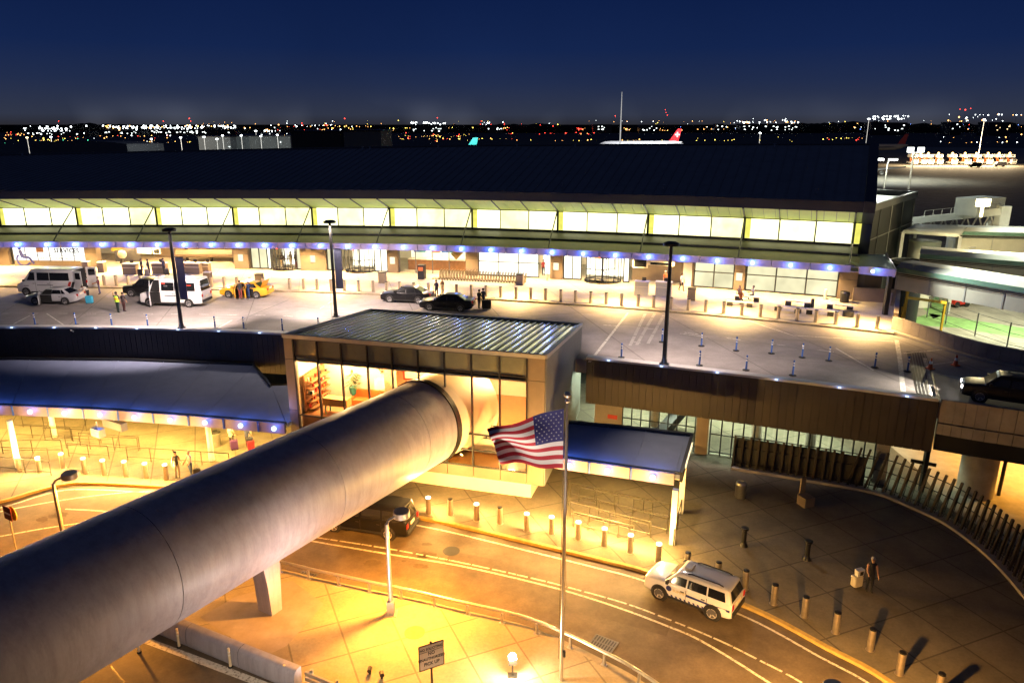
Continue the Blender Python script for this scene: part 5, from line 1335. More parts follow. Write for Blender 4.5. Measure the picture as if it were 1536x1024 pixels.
QR = [((856,745),(1003,778),'under the right canopy, rearmost'),((868,752),(978,776),'under the right canopy, second row'),((898,772),(1000,800),'under the right canopy, third row'),((855,775),(975,806),'under the right canopy, nearest the kerb'),((860,790),(950,812),'under the right canopy, short front run')]
for a, b, l in QR:
    p, q = G(*a,.15), G(*b,.15); qrail((p,q), 'low steel queue rail '+l, 4)
p, q = G(1010,818,.15), G(1021,772,.15); qrail((p,q),'low steel queue rail closing the end of the right canopy',2)
# ================================================================= VEHICLES
def paint(name, c, rough=.25): return mat(name, c, rough, var=.03, scale=3, coat=.6)
M['vw'] = paint('white_car_paint',(.72,.72,.73)); M['vb'] = mat('black_car_paint',(.010,.010,.012),.3,var=.03,scale=3,coat=.1,spec=.2); M['vs'] = paint('silver_car_paint',(.50,.50,.52)); M['vy'] = paint('taxi_paint',(.72,.36,.02))
M['headlamp'] = mat('headlamp_glass',(.6,.6,.58),.1,var=0,emit=(1,.95,.85),estr=.5); M['taillamp'] = mat('tail_lamp',(.35,.01,.01),.2,var=0,emit=(1,.05,.03),estr=.12)
M['seat'] = mat('car_interior',(.008,.008,.009),.7,var=.2)
M['rim'] = mat('wheel_rim',(.5,.49,.47),.35,metal=.25,var=.1); M['trim'] = mat('black_trim',(.02,.02,.02),.6,var=.1)
def vehicle(label, cat, name, pm, L, W, stn, gh, wheels, wr, wins, opendoors=(), head=1.0, rimd=True, bumper=True, roofrails=False, lampz=.68, hatch=False, tallt=False):
    """stn: (x, halfw, zbot, ztop) front to rear; gh: (xf0,xf1,xr1,xr0,zbase,zroof,wbase,wroof); front is +x"""
    v = empty(name, (0,0,-60), 0, label, cat)
    mb = MB(); rings = []; sm = []
    def cmr(q, n):
        o = []
        for i in range(len(q)-1):
            a, b, c, d = q[max(i-1,0)], q[i], q[i+1], q[min(i+2,len(q)-1)]
            for k in range(n):
                t = k/n; o.append(tuple(.5*(2*B+(C-A)*t+(2*A-5*B+4*C-D)*t*t+(3*B-A-3*C+D)*t**3) for A,B,C,D in zip(a,b,c,d)))
        return o+[tuple(q[-1])]
    for x, w, zb, zt in cmr(stn, 4):
        zm = zb+(zt-zb)*.55
        half = [(w*.9,zb),(w*.985,zb+.1),(w,zm),(w*.97,zt-.1),(w*.9,zt-.02),(w*.6,zt+.015)]; half = cmr(half, 3)
        rings.append([Vector((x,-y,z)) for y,z in half]+[Vector((x,y,z)) for y,z in half[::-1]])
    mb.loft(rings)
    xf0,xf1,xr1,xr0,zb,zr,wb,wr_ = gh
    def rr(xa, xb, w, z, c=.12):
        o = []
        for cx_, cy_, a0 in ((xa-c,-w+c,0),(xb+c,-w+c,-90),(xb+c,w-c,-180),(xa-c,w-c,-270)):
            for k in range(5): a = R(a0-k*22.5); o.append(Vector((cx_+c*math.cos(a), cy_+c*math.sin(a), z)))
        return o
    mb.loft([rr(xf0,xr0,wb,zb-.05), rr(xf1+.03,xr1-.03,wr_+.02,zr-.07), rr(xf1-.02,xr1+.02,wr_-.015,zr-.04), rr(xf1-.09,xr1+.09,wr_-.07,zr-.012), rr(xf1-.4,xr1+.4,wr_-.3,zr)], 0)
    body = mb.build('body', pm, v, True, 40)
    def sp(s, x0, x1, k, out=.014):
        """point on the side: x0 at the base, x1 at roof"""
        y = wb+(wr_-wb)*k+out; return Vector((x0+(x1-x0)*k, s*y, zb+(zr-.07-zb)*k))
    for (xa0,xa1,xb0,xb1) in wins:
        for s in (-1,1):
            q = [sp(s,xa0,xa1,.1),sp(s,xb0,xb1,.1),sp(s,xb0,xb1,.86),sp(s,xa0,xa1,.86)]
            mb = MB(); mb.add(q+[p-Vector((0,s*.02,0)) for p in q],[(0,1,2,3),(7,6,5,4),(0,4,5,1),(1,5,6,2),(2,6,7,3),(3,7,4,0)]); mb.build('side_window', M['darkglass'], v)
    for nm, b0, r0, sg in (('windscreen',xf0,xf1+.03,1),('rear_window',xr0,xr1-.03,-1)):
        if hatch and nm=='rear_window' and hatch=='open': continue
        q = []
        for k, y_ in ((.08,-1),(.08,1),(.9,1),(.9,-1)):
            y = (wb+(wr_-wb)*k)-.15; q.append(Vector((b0+(r0-b0)*k+sg*.016, y_*y, zb+(zr-.07-zb)*k+.008)))
        mb = MB(); mb.add(q+[p-Vector((sg*.02,0,.01)) for p in q],[(0,1,2,3),(7,6,5,4),(0,4,5,1),(1,5,6,2),(2,6,7,3),(3,7,4,0)]); mb.build(nm, M['darkglass'], v)
    for x in wheels:
        for s in (-1,1):
            w = max(a[1] for a in stn)
            mb = MB(); mb.lathe([(wr*1.18,-.1),(wr*1.18,.012),(0,.012)] if s>0 else [(wr*1.18,.1),(wr*1.18,-.012),(0,-.012)], (x,s*(w-.0),wr*1.02), 20, axis='y'); mb.build('wheel_arch', M['trim'], v)
            wh = empty('wheel', (x,s*(w-.045),wr)); wh.parent = v; y0 = s*.11
            mb = MB(); mb.lathe([(wr*.66,y0),(wr*.93,y0),(wr,y0*.7),(wr,-y0*.7),(wr*.9,-y0)], (0,0,0), 24, axis='y', caps=False); mb.build('tyre', M['rubber'], wh, True)
            mb = MB(); mb.lathe([(wr*.72,y0*.98),(wr*.66,y0*.72),(wr*.2,y0*.82),(0,y0*.86)], (0,0,0), 20, axis='y')
            for k in range(5): a = k*2*PI/5; mb.beam((wr*.15*math.cos(a),y0*.86,wr*.15*math.sin(a)),(wr*.66*math.cos(a),y0*.93,wr*.66*math.sin(a)),wr*.16,.03,up=(0,1,0))
            mb.m = [1 if i < 80 else 0 for i in range(len(mb.m))]; mb.lathe([(wr*.7,y0*.99),(wr*.6,y0*1.0),(wr*.6,y0*.9)],(0,0,0),20,axis='y',caps=False); mb.build('rim', [M['rim'],M['grey']], wh, True)
    xf, xr = stn[0][0], stn[-1][0]; wf, wrr = stn[0][1], stn[-1][1]
    for s in (-1,1):
        mb = MB(); mb.box(xf-.10,s*(wf*.80),lampz,.2,wf*.34,.15); mb.build('headlight', M['headlamp'], v)
        mb = MB(); mb.box(xr+.05,s*(wrr*.84),lampz+.16,.16,wrr*.24,.20 if not tallt else .26); mb.build('tail_light', M['taillamp'], v)
        mb = MB(); mb.box(xf0-.28,s*(wb+.16),zb+.14,.12,.22,.16); mb.build('mirror', pm if pm is not M['vw'] else M['trim'], v)
        for k_ in wins[:2]: mb = MB(); mb.box(k_[2]+.12,s*(max(a[1] for a in stn)+.015),zb-.18,.18,.03,.04); mb.build('door_handle', M['trim'], body)
    if bumper:
        mb = MB(); mb.box(xf-.02,0,stn[0][2]+.14,.14,wf*1.72,.2); mb.box(xf+.005,0,lampz-.02,.06,wf*.9,.16); mb.build('front_bumper', M['trim'], v)
        mb = MB(); mb.box(xr+.0,0,stn[-1][2]+.16,.14,wrr*1.8,.24); mb.build('rear_bumper', M['trim'] if bumper!='body' else pm, v)
    mb = MB(); mb.box(xr-.012,0,stn[-1][2]+.5,.02,.5,.16); mb.build('number_plate', M['cream'], v)
    if roofrails:
        for s in (-1,1): mb = MB(); mb.tube([(xf1-.5,s*(wr_-.12),zr+.01),(xf1-.7,s*(wr_-.12),zr+.07),(xr1+.5,s*(wr_-.12),zr+.07),(xr1+.3,s*(wr_-.12),zr+.01)],.03,6); mb.build('roof_rail', M['trim'], v)
    w = max(a[1] for a in stn)
    mb = MB()
    for (xa0,xa1,xb0,xb1) in wins[:-1]:
        for s in (-1,1): mb.box(xb0-.05,s*(w-.004),(stn[2][2]+zb)/2+.02,.02,.02,zb-stn[2][2]-.15)
    for s in (-1,1): mb.box(0,s*(w-.02),stn[2][2]+.08,L*.5,.07,.12)
    mb.build('door_seams', M['trim'], body)
    for side_, xh, ln, ang in opendoors:
        mb = MB(); mb.box(xh-ln/2-.02,side_*(w+.004),(stn[2][2]+zb)/2+.03,ln,.02,zb-stn[2][2]-.1); q = [sp(side_,xh-.05,xh-.45,0,.02),sp(side_,xh-ln,xh-ln,0,.02),sp(side_,xh-ln,xh-ln,.93,.02),sp(side_,xh-.05,xh-.45,.93,.02)]; mb.add(q,[(0,1,2,3)]); mb.build('door_opening', M['seat'], v)
        dl = empty('open_door', (xh,side_*(w+.02),0), side_*(-ang)); dl.parent = v
        mb = MB(); mb.box(-ln/2,side_*.03,(stn[2][2]+zb)/2,ln,.07,zb-stn[2][2]); mb.build('door_panel', pm, dl)
        mb = MB(); mb.beam((-.03,side_*.03,zb),(-.3,side_*-.1,zr-.1),.06,.05); mb.beam((-.3,side_*-.1,zr-.1),(-ln,side_*-.1,zr-.1),.05,.05); mb.beam((-ln,side_*.03,zb),(-ln,side_*-.1,zr-.1),.05,.05); mb.build('door_frame', pm, dl)
        mb = MB(); mb.add([(-.1,side_*.03,zb),(-ln+.04,side_*.03,zb),(-ln+.04,side_*-.09,zr-.13),(-.32,side_*-.09,zr-.13)],[(0,1,2,3)]); mb.build('door_window', M['darkglass'], dl)
    return v
def sedan(label, pm, name='sedan', doors=(), cat='car'):
    L = 4.8
    stn = [(2.4,.68,.3,.62),(2.32,.8,.24,.72),(1.9,.89,.2,.84),(1.0,.91,.2,.95),(-.6,.915,.2,.98),(-1.6,.9,.2,1.0),(-2.15,.86,.26,.98),(-2.36,.78,.34,.9),(-2.4,.7,.4,.8)]
    return vehicle(label,cat,name,pm,L,1.82,stn,(1.15,.35,-1.05,-1.85,.94,1.45,.83,.60),(1.42,-1.36),.33,[(.82,.22,-.05,-.1),(-.13,-.18,-1.05,-.85),(-1.1,-.9,-1.45,-1.02)],doors,bumper='body')
def van(label, name='passenger_van', doors=(), hatch=False):
    stn = [(2.95,.72,.35,.95),(2.9,.86,.28,1.1),(2.3,.97,.26,1.3),(1.9,.99,.26,1.38),(-1.5,1.0,.28,1.4),(-2.7,.99,.3,1.4),(-2.98,.96,.38,1.38)]
    return vehicle(label,'van',name,M['vw'],5.98,2.0,stn,(2.25,1.35,-2.8,-2.97,1.36,2.55,.97,.84),(2.0,-1.75),.36,[(1.85,1.25,1.0,.98),(.75,.72,-.45,-.45),(-.5,-.5,-2.45,-2.4)],doors,lampz=.9,hatch=hatch,tallt=True)
def place(v, x, y, rz, z=DZ+.004): v.location = (x,y,z); v.rotation_euler = (0,0,rz); return v
v = van('silver white passenger van with open rear doors at the far left kerb', hatch='open'); place(v,-44.75,71.2,PI-.06)
mb = MB(); mb.box(-2.99,0,1.5,.03,1.6,1.9); mb.build('rear_opening', M['seat'], v)
for s in (-1,1):
    d_ = empty('open_door',(-2.99,s*.97,0),s*R(-15)); d_.parent=v; mb = MB(); mb.box(-.45,0,1.45,.9,.06,2.0); mb.build('door_panel',M['vw'],d_); mb = MB(); mb.box(-.48,-.035*1,1.95,.6,.02,.62); mb.box(-.48,.035,1.95,.6,.02,.62); mb.build('door_window',M['darkglass'],d_)
mb = MB()
for (a,b) in ((-2.05,0),(-2.4,1)): mb.add([(a,1.008,.55),(a-.3,1.008,.55),(a-.62,1.0,1.38),(a-.36,1.0,1.38)],[(0,1,2,3)],b)
mb.build('red_stripe',[M['red'],M['dark']],v)
mb = MB(); mb.box(.0,1.012,1.02,1.6,.006,.07); mb.box(1.9,1.0,.95,.5,.006,.06); mb.build('side_lettering',M['grey'],v)
place(sedan('silver sedan with its driver door swung open, stopped beside the open van', M['vs'], doors=((1,.9,1.05,R(62)),)),-42.15,67.35,PI-.04)
def suv(label, pm, name='suv', L=4.6, rails=True, H=1.72, doors=(), cat='car'):
    k = L/4.6
    stn = [(2.3*k,.7,.36,.85),(2.24*k,.82,.3,.95),(1.8*k,.9,.28,1.02),(1.0*k,.92,.28,1.08),(-1.0*k,.92,.28,1.1),(-2.0*k,.91,.3,1.1),(-2.26*k,.86,.36,1.08)]
    return vehicle(label,cat,name,pm,L,1.84,stn,(1.25*k,.62*k,-2.0*k,-2.22*k,1.06,H,.87,.70),(1.4*k,-1.36*k),.37,[(.95*k,.48*k,.08*k,.06*k),(-.0*k,-.02*k,-.98*k,-.95*k),(-1.06*k,-1.03*k,-1.95*k,-1.8*k)],doors,roofrails=rails,lampz=.74,tallt=True)
place(suv('black sport utility car behind the shuttle van near the kerb', M['vb'], L=4.7),-34.9,70.5,PI-.07)
v = van('white shuttle van with open driver door on the upper road, behind the banner post', doors=((1,1.85,.95,R(58)),)); place(v,-30.75,66.6,PI-.1)
mb = MB(); mb.box(-.2,1.012,1.02,1.3,.006,.07); mb.box(.3,.98,1.9,.3,.03,.12); mb.build('side_lettering',M['grey'],v)
mb = MB(); mb.box(.5,.93,2.12,.3,.02,.12); mb.box(-1.6,.935,1.98,1.0,.02,.07); mb.build('red_lettering',emis('red_glow',(1,.08,.05),1.2,sample=False),v)
v = sedan('yellow taxi with both near side doors open at the upper kerb', M['vy'], name='taxi', doors=((1,.85,1.0,R(55)),(1,-.18,.9,R(55))), cat='taxi'); place(v,-25.45,70.05,PI-.12)
mb = MB(); mb.box(-.3,0,1.52,.3,1.0,.16); mb.build('roof_sign',emis('taxi_sign',(1,.9,.95),1.5,sample=False),v)
mb = MB(); mb.add([(-1.75,-.75,1.0),(-1.75,.75,1.0),(-2.05,.75,1.6),(-2.05,-.75,1.6),(-1.78,-.75,1.05),(-1.78,.75,1.05),(-2.08,.75,1.65),(-2.08,-.75,1.65)],[(0,1,2,3),(7,6,5,4),(0,4,5,1),(2,6,7,3)]); mb.build('open_boot_lid',M['vy'],v)
place(sedan('black sedan with raised boot by the upper kerb, behind the other sedan', M['vb']),-9.75,67.9,PI-.2)
place(sedan('black sedan nearest the pavilion roof on the upper road', M['vb']),-5.75,64.8,PI-.16)
v = place(suv('black car with lit headlights coming down the ramp at the right edge', M['vb'], L=4.8),29.4,41.55,PI-.5)
for s in (-1,1):
    mb = MB(); mb.box(2.42,s*.6,.76,.06,.3,.14); mb.build('headlight',emis('lit_headlight_%d'%s,(1,.95,.9),14,sample=False),v)
    c = Vector((29.4,41.55,DZ))+Matrix.Rotation(PI-.5,3,'Z')@Vector((2.6,s*.6,.76)); l_ = P('SPOT', c, 650, (1,.88,.72), .08, None, .6, 60); aim(l_, c+Matrix.Rotation(PI-.5,3,'Z')@Vector((6,0,-1.1)))
# security car
v = suv('white security car with blue side stripe and roof lamp on the lower road', M['vw'], name='security_car', L=4.42, H=1.68)
place(v, 8.72, 31.05, math.atan2(1.6,-2.19), .008)
NAVY = mat('navy_stripe',(.02,.03,.16),.4,var=0)
mb = MB(); y = .925
mb.add([(.02,y,.83),(-1.2,y,.79),(-1.2,y,.70),(.02,y,.70)],[(0,1,2,3)]); mb.add([(-1.2,y,.79),(-2.1,y-.02,.82),(-2.1,y-.02,.70),(-1.2,y,.70)],[(0,1,2,3)])
for i in range(9): x = 1.0-i*.22; mb.add([(x,y,.52),(x-.1,y,.52),(x-.15,y,.42),(x-.05,y,.42)],[(0,1,2,3)])
mb.lathe([(.14,0),(.14,.012),(0,.012)],(.88,y-.01,.8),16,axis='y'); mb.build('blue_markings',NAVY,v)
o = textmesh('SUMMIT', .2, mat('gold_letters',(.55,.42,.12),.5,var=0), ext=.003); o.parent=v; o.location=(.68,y+.004,.72); o.rotation_euler=(PI/2,0,PI)
mb = MB(); mb.box(.25,0,1.745,.32,.5,.1); mb.box(.25,0,1.71,.2,.3,.06); mb.build('roof_lamp',M['lgrey'],v)
v = suv('long black sport utility car half hidden under the tube on the lower road', M['vb'], name='suv', L=5.5, H=1.9, rails=False); place(v,-8.15,37.75,math.atan2(.263,-.965),.008)

# ================================================================= PEOPLE
SKINS = {}
def cloth(c):
    k = 'cloth_%d_%d_%d' % tuple(int(x*100) for x in c)
    return bpy.data.materials.get(k) or mat(k, c, .85, var=.12, scale=8)
def person(loc, rz, label, top, bottom, hair=(.05,.035,.03), h=1.76, lean=0, arms=((10,6,12),(10,6,12)), legs=((3,4),(-3,4)), sit=False, skin=(.48,.27,.18), shoe=(.03,.03,.03), long_hair=False, vest=None, turn=0, sleeves=True):
    k = h/1.76; vs_, ed, rad, lab = [], [], [], []
    def V_(p, r, l, par=None):
        vs_.append(Vector(p)); rad.append(r); lab.append(l)
        if par is not None: ed.append((par, len(vs_)-1))
        return len(vs_)-1
    pz = .47 if sit else .93
    t = R(lean); up = Vector((math.sin(t),0,math.cos(t))); fw = Vector((math.cos(t),0,-math.sin(t)))
    p0 = Vector((0,0,pz)); pel = V_(p0,.135,'b')
    ab = V_(p0+up*.16,.125,'t',pel); ch = V_(p0+up*.36,.15,'t',ab); sh = V_(p0+up*.49,.10,'t',ch); nk = V_(p0+up*.57+fw*.01,.055,'s',sh)
    jaw = V_(p0+up*.64+fw*.035,.075,'s',nk); hd = V_(p0+up*.72+fw*.02,.092,'s',jaw); V_(p0+up*.79+fw*.0,.07,'s',hd)
    V_(p0+up*.69+fw*.125,.016,'s',hd)
    for s, (ap, ab_, el) in zip((1,-1), arms):
        S = V_(p0+up*.465+Vector((0,s*.175,0)),.062,'t',sh); a = R(ap)+t*.3; b = R(ab_)
        d = Vector((math.sin(a)*math.cos(b), s*math.sin(b), -math.cos(a)*math.cos(b))); e_ = vs_[S]+d*.28
        E_ = V_(e_,.046,'t' if sleeves else 's',S); a2 = a+R(el); d2 = Vector((math.sin(a2)*math.cos(b*.5), s*math.sin(b*.5), -math.cos(a2)*math.cos(b*.5)))
        Wr = V_(e_+d2*.25,.032,'s',E_); Pm = V_(e_+d2*.32,.036,'s',Wr); sidev = d2.cross(Vector((0,1,0))).normalized() if abs(d2.y)<.9 else Vector((1,0,0))
        for q, (o_, l_) in enumerate(((-.027,.075),(-.009,.088),(.009,.082),(.027,.066))):
            f1 = V_(e_+d2*.37+sidev*o_,.0105,'s',Pm); V_(e_+d2*(.37+l_*.6)+sidev*o_*1.1-Vector((0,s*.02,0)),.0095,'s',f1)
        V_(e_+d2*.35+sidev*.05,.012,'s',Wr)
    for s, (hp, kn) in zip((1,-1), legs):
        if sit: hp, kn = 82+hp, 84+kn
        Hh = V_(p0+Vector((0,s*.095,-.05)),.095,'b',pel); a = R(hp); d = Vector((math.sin(a),0,-math.cos(a)))
        kp = vs_[Hh]+d*.42; K_ = V_(kp,.066,'b',Hh); a2 = a-R(kn); d2 = Vector((math.sin(a2),0,-math.cos(a2)))
        ap_ = kp+d2*.41; A_ = V_(ap_,.045,'b',K_); fd = Vector((math.cos(a2*.6),0,math.sin(a2*.4)*.2))
        V_(ap_+Vector((0,0,-.045))+fd*.02,.042,'h',A_); V_(ap_+Vector((0,s*.015,-.05))+fd*.17,.034,'h',len(vs_)-1)
    zmin = min(v.z-(.03) for v, l in zip(vs_,lab) if l=='h')
    if not sit:
        for v in vs_: v.z -= zmin
    me = bpy.data.meshes.new('tmp'); me.from_pydata([tuple(v*k) for v in vs_], ed, [])
    ob = bpy.data.objects.new('tmp', me); COL.objects.link(ob); ob.modifiers.new('s','SKIN'); ss = ob.modifiers.new('d','SUBSURF'); ss.levels = ss.render_levels = 1
    for i, d_ in enumerate(me.skin_vertices[0].data): d_.radius = (rad[i]*k, rad[i]*k); d_.use_root = (i==0)
    dg = bpy.context.evaluated_depsgraph_get(); nm_ = bpy.data.meshes.new_from_object(ob.evaluated_get(dg)); bpy.data.objects.remove(ob)
    nm_.materials.clear(); key = {'s':0,'t':1,'b':2,'h':3}
    for c in (skin, top, bottom, shoe): nm_.materials.append(cloth(c))
    segs = [(vs_[a]*k, vs_[b]*k, rad[a]*k, rad[b]*k, lab[b]) for a, b in ed]
    for pl_ in nm_.polygons:
        c = pl_.center; bst = 1e9; bl = 't'
        for a, b, r0, r1, l in segs:
            ab2 = b-a; tt = max(0,min(1,(c-a).dot(ab2)/max(1e-9,ab2.length_squared))); dd = (c-(a+ab2*tt)).length/(r0+(r1-r0)*tt)
            if dd < bst: bst, bl = dd, l
        pl_.material_index = key[bl]; pl_.use_smooth = True
    root = empty('person', loc, rz, label, 'person'); nm_.name = 'person_body'
    o = bpy.data.objects.new('body', nm_); COL.objects.link(o); o.parent = root
    hp_ = vs_[hd]*k
    mb = MB(); mb.sphere(hp_+(up*.022-fw*.022)*k,.108*k,12,8,sx=1,sy=.93,sz=1.02)
    mb.v = [tuple(v) for v in mb.v]; keep = [i for i,f in enumerate(mb.f) if not ((sum((Vector(mb.v[q]) for q in f),Vector())/len(f)-hp_).dot(fw) > .02*k and (sum((Vector(mb.v[q]) for q in f),Vector())/len(f)-hp_).dot(up) < .055*k) and (sum((Vector(mb.v[q]) for q in f),Vector())/len(f)-hp_).dot(up) > -.06*k]
    mb.f = [mb.f[i] for i in keep]; mb.m = [0]*len(mb.f)
    if long_hair: mb.sphere(hp_-fw*.06*k-up*.1*k,.1*k,10,6,sx=.6,sz=1.5)
    mb.build('hair', cloth(hair), root, True)
    mb = MB()
    for s in (-1,1): mb.sphere(hp_+(fw*.09+Vector((0,s*.034,0))+up*.005)*k,.012*k,6,4)
    mb.build('eyes', M['black'], root)
    if vest:
        mb = MB(); mb.lathe([(.19,0),(.2,.2),(.21,.38),(.16,.52)],(0,0,0),14,caps=False); mb.v = [tuple((p0+up*(z-.02)+fw*x*.8+Vector((0,y*1.02,0)))*k-Vector((0,0,(zmin*k if not sit else 0)))) for x,y,z in mb.v]
        n_=len(mb.f); mb.m=[0 if (i//14)%3!=1 else 1 for i in range(n_)]
        mb.build('safety_vest',[mat('vest_lime',(.45,.85,.05),.6,var=.05,emit=(.5,.9,.1),estr=.08),mat('vest_orange',(.9,.42,.03),.6,var=.05)],root,True)
    return root
def suitcase(loc, rz, label, c, w=.46, h=.68, d=.28, handle=True):
    s = empty('suitcase', loc, rz, label, 'suitcase'); m_ = cloth(c)
    mb = MB(); mb.loft([[Vector((x*w/2*kx,y*d/2*kx,z)) for x,y in ((-1,-.7),(-.85,-1),(.85,-1),(1,-.7),(1,.7),(.85,1),(-.85,1),(-1,.7))] for z,kx in ((.06,.9),(.1,1),(h-.04,1),(h,.9))]); b_ = mb.build('shell', m_, s)
    mb = MB()
    for i in range(4): x = -w*.3+i*w*.2; mb.box(x,-d/2-.004,h*.5,.03,.012,h*.75); mb.box(x,d/2+.004,h*.5,.03,.012,h*.75)
    mb.build('ribs', m_, b_)
    mb = MB()
    for x in (-1,1):
        for y in (-1,1): mb.lathe([(.035,-.02),(.035,.02)],(x*w*.38,y*d*.35,.035),10,axis='y')
    mb.build('wheels', M['rubber'], s)
    if handle:
        mb = MB(); mb.tube([(-w*.22,0,h-.02),(-w*.22,0,h+.36),(w*.22,0,h+.36),(w*.22,0,h-.02)],.012,6); mb.build('handle', M['galv'], s)
    return s
def gp(px, py, z): return G(px, py, z+.003)
DK = (.02,.02,.025); JEAN = (.04,.06,.13); TANC = (.38,.27,.15); WH = (.72,.70,.66)
# lower level
p = gp(1303,886,.15); person(p, R(-100), 'grey haired person in black standing with a pale trolley case on the dark plaza', DK, (.018,.018,.02), (.45,.43,.42), 1.84, arms=((12,10,25),(14,8,60)), sleeves=False)
q = gp(1284,879,.15); suitcase(q, R(20), 'pale trolley case standing beside the person in black on the plaza', (.55,.5,.38), .5,.62,.34)
bg_ = empty('shopping_bag', (q.x+.06,q.y-.02,q.z+.64), R(20), 'white patterned bag sitting on the pale trolley case', 'bag'); mb = MB(); mb.loft([[Vector((x*k_,y*k_,z)) for x,y in ((-.2,-.12),(.2,-.12),(.2,.12),(-.2,.12))] for z,k_ in ((0,.9),(.34,1.05))]); b2 = mb.build('bag_body', M['white'], bg_)
mb = MB(); mb.box(.02,-.135,.17,.2,.012,.2); mb.build('print', M['brown'], b2)
person(gp(267,716,.15), R(-60), 'person in dark polo shirt standing by the lower left bollards', (.05,.05,.055), (.30,.27,.22), h=1.8, arms=((20,10,50),(20,10,40)), sleeves=False)
person(gp(287,714,.15), R(-120), 'person in white jacket over blue shirt by the lower left bollards', (.6,.58,.55), JEAN, (.5,.45,.4), 1.76, arms=((15,10,40),(15,8,30)))
suitcase(gp(296,713,.15), R(10), 'small black case at the feet of the person in white jacket', DK, .4,.5,.25)
person(gp(348,672,.15), R(80), 'person in pale top standing with purple suitcase under the canopy', (.55,.48,.42), (.06,.05,.06), h=1.74, arms=((15,8,20),(15,8,20)))
suitcase(gp(352,674,.15), R(30), 'dark purple suitcase under the lower canopy', (.09,.03,.14), .5,.72,.3)
person(gp(372,672,.15), R(60), 'person in navy behind the red suitcase under the canopy', (.06,.07,.16), DK, h=1.74, arms=((15,8,20),(15,8,20)))
suitcase(gp(377,674,.15), R(25), 'crimson suitcase under the lower canopy beside the white post', (.4,.02,.04), .48,.68,.3)
hb = gp(376,674,.15); bg_ = empty('travel_bag', (hb.x,hb.y,hb.z+.69), R(25), 'dark travel bag on top of the crimson suitcase', 'bag'); mb = MB(); mb.loft([[Vector((x,y*k_,z)) for x,y in ((-.2,-.13),(.2,-.13),(.2,.13),(-.2,.13))] for z,k_ in ((0,1),(.2,1.05),(.28,.6))]); mb.build('bag_body', cloth((.03,.03,.06)), bg_)
# upper level
person(gp(178,469,DZ), R(75), 'traffic warden in lime and orange vest with one arm raised on the upper road', (.05,.05,.06), (.015,.03,.03), (.02,.02,.02), 1.84, arms=((75,60,70),(5,12,10)), vest=True)
person(gp(187,467,DZ), R(80), 'person in dark clothes close behind the warden', (.05,.035,.04), (.08,.03,.03), h=1.7)
person(gp(133,449,DZ), R(-100), 'person in white shirt bending over the turquoise suitcase behind the silver sedan', WH, DK, h=1.74, lean=55, arms=((45,8,10),(45,8,10)), legs=((12,20),(-8,6)))
suitcase(gp(135,455,DZ), R(5), 'bright turquoise suitcase on the road behind the silver sedan', (.05,.42,.65), .62,.72,.32)
person(gp(130,431,PZ), R(-60), 'person in black loading at the open rear of the silver van', DK, DK, h=1.78, lean=15)
person(gp(150,441,DZ), R(-150), 'person in maroon top with a stroller near the van kerb', (.14,.04,.06), (.1,.1,.22), h=1.7, arms=((35,5,40),(35,5,40)))
person(gp(214,412.5,PZ), R(20), 'dark dressed traveller at the first check-in desk', DK, (.03,.03,.05)); person(gp(224,412.5,PZ), R(170), 'traveller in black facing another at the check-in desk', DK, DK, h=1.7)
suitcase(gp(211,413,PZ), 0, 'black case by the first check-in desk', DK); suitcase(gp(221,413,PZ), 0, 'grey case between two travellers at the desk', (.25,.22,.2))
person(gp(247,411.5,PZ), R(70), 'traveller in dark jacket at the second check-in desk', (.05,.05,.08), DK); suitcase(gp(251,412,PZ), 0, 'dark case beside the second check-in desk', (.05,.05,.05))
person(gp(269,411.5,PZ), R(80), 'person in white with pale trousers by the banner post', WH, (.5,.45,.38), h=1.8); person(gp(274,411,PZ), R(100), 'person in brown jacket with luggage right of the banner post', (.1,.07,.05), (.5,.45,.4))
person(gp(361.5,448.5,DZ), R(95), 'person standing inside the open front taxi door', (.04,.04,.05), (.25,.05,.04), h=1.75)
person(gp(373,448.5,DZ), R(100), 'navy dressed person leaning into the open rear taxi door', (.02,.04,.12), (.02,.04,.12), shoe=(.7,.7,.7), h=1.72, lean=40)
person(gp(424,402,PZ), R(100), 'person with dark backpack before the first revolving door', (.06,.05,.05), (.35,.27,.18)); person(gp(437,402,PZ), R(-100), 'person in tan coat before the first revolving door', (.25,.19,.11), (.3,.24,.15), h=1.84)
person(gp(445,400,PZ), R(-90), 'person in pale top entering beside the tan coat', (.5,.4,.3), DK, h=1.7)
suitcase(gp(447,401,PZ), 0, 'dark maroon case by the first revolving door', (.15,.03,.05))
person(gp(475,405,PZ), R(90), 'fair haired person in black top and teal trousers by the column', DK, (.10,.32,.36), (.5,.32,.08), 1.72)
person(gp(564,402,PZ), R(180), 'person in blue shirt walking in at the second revolving door', (.05,.07,.16), (.05,.06,.1), h=1.78, legs=((20,10),(-18,12)))
person(gp(655,448,DZ), R(120), 'person in dark coat at the boot of the farther black sedan', (.03,.03,.06), DK, h=1.8); person(gp(664,444,DZ), R(-120), 'person in brown jacket with another at the raised boot', (.10,.05,.03), DK, h=1.7)
person(gp(719,463,DZ), R(60), 'person in black trailing a case behind the nearer black sedan', DK, (.03,.03,.04), h=1.72); person(gp(725,462,DZ), R(110), 'person in navy beside the large black suitcase', (.03,.04,.08), DK, h=1.8)
suitcase(gp(730,463,DZ), R(8), 'large black suitcase standing behind the nearer black sedan', (.012,.012,.014), .8,.8,.4)
person(gp(997,432,PZ), R(-80), 'attendant in white cap at the pavement counter', (.35,.1,.04), DK, (.8,.8,.78), 1.7)
person(gp(1022,436,PZ), R(-60), 'person in white shirt and black trousers walking by the service door', WH, DK, h=1.74, legs=((16,8),(-14,10)))
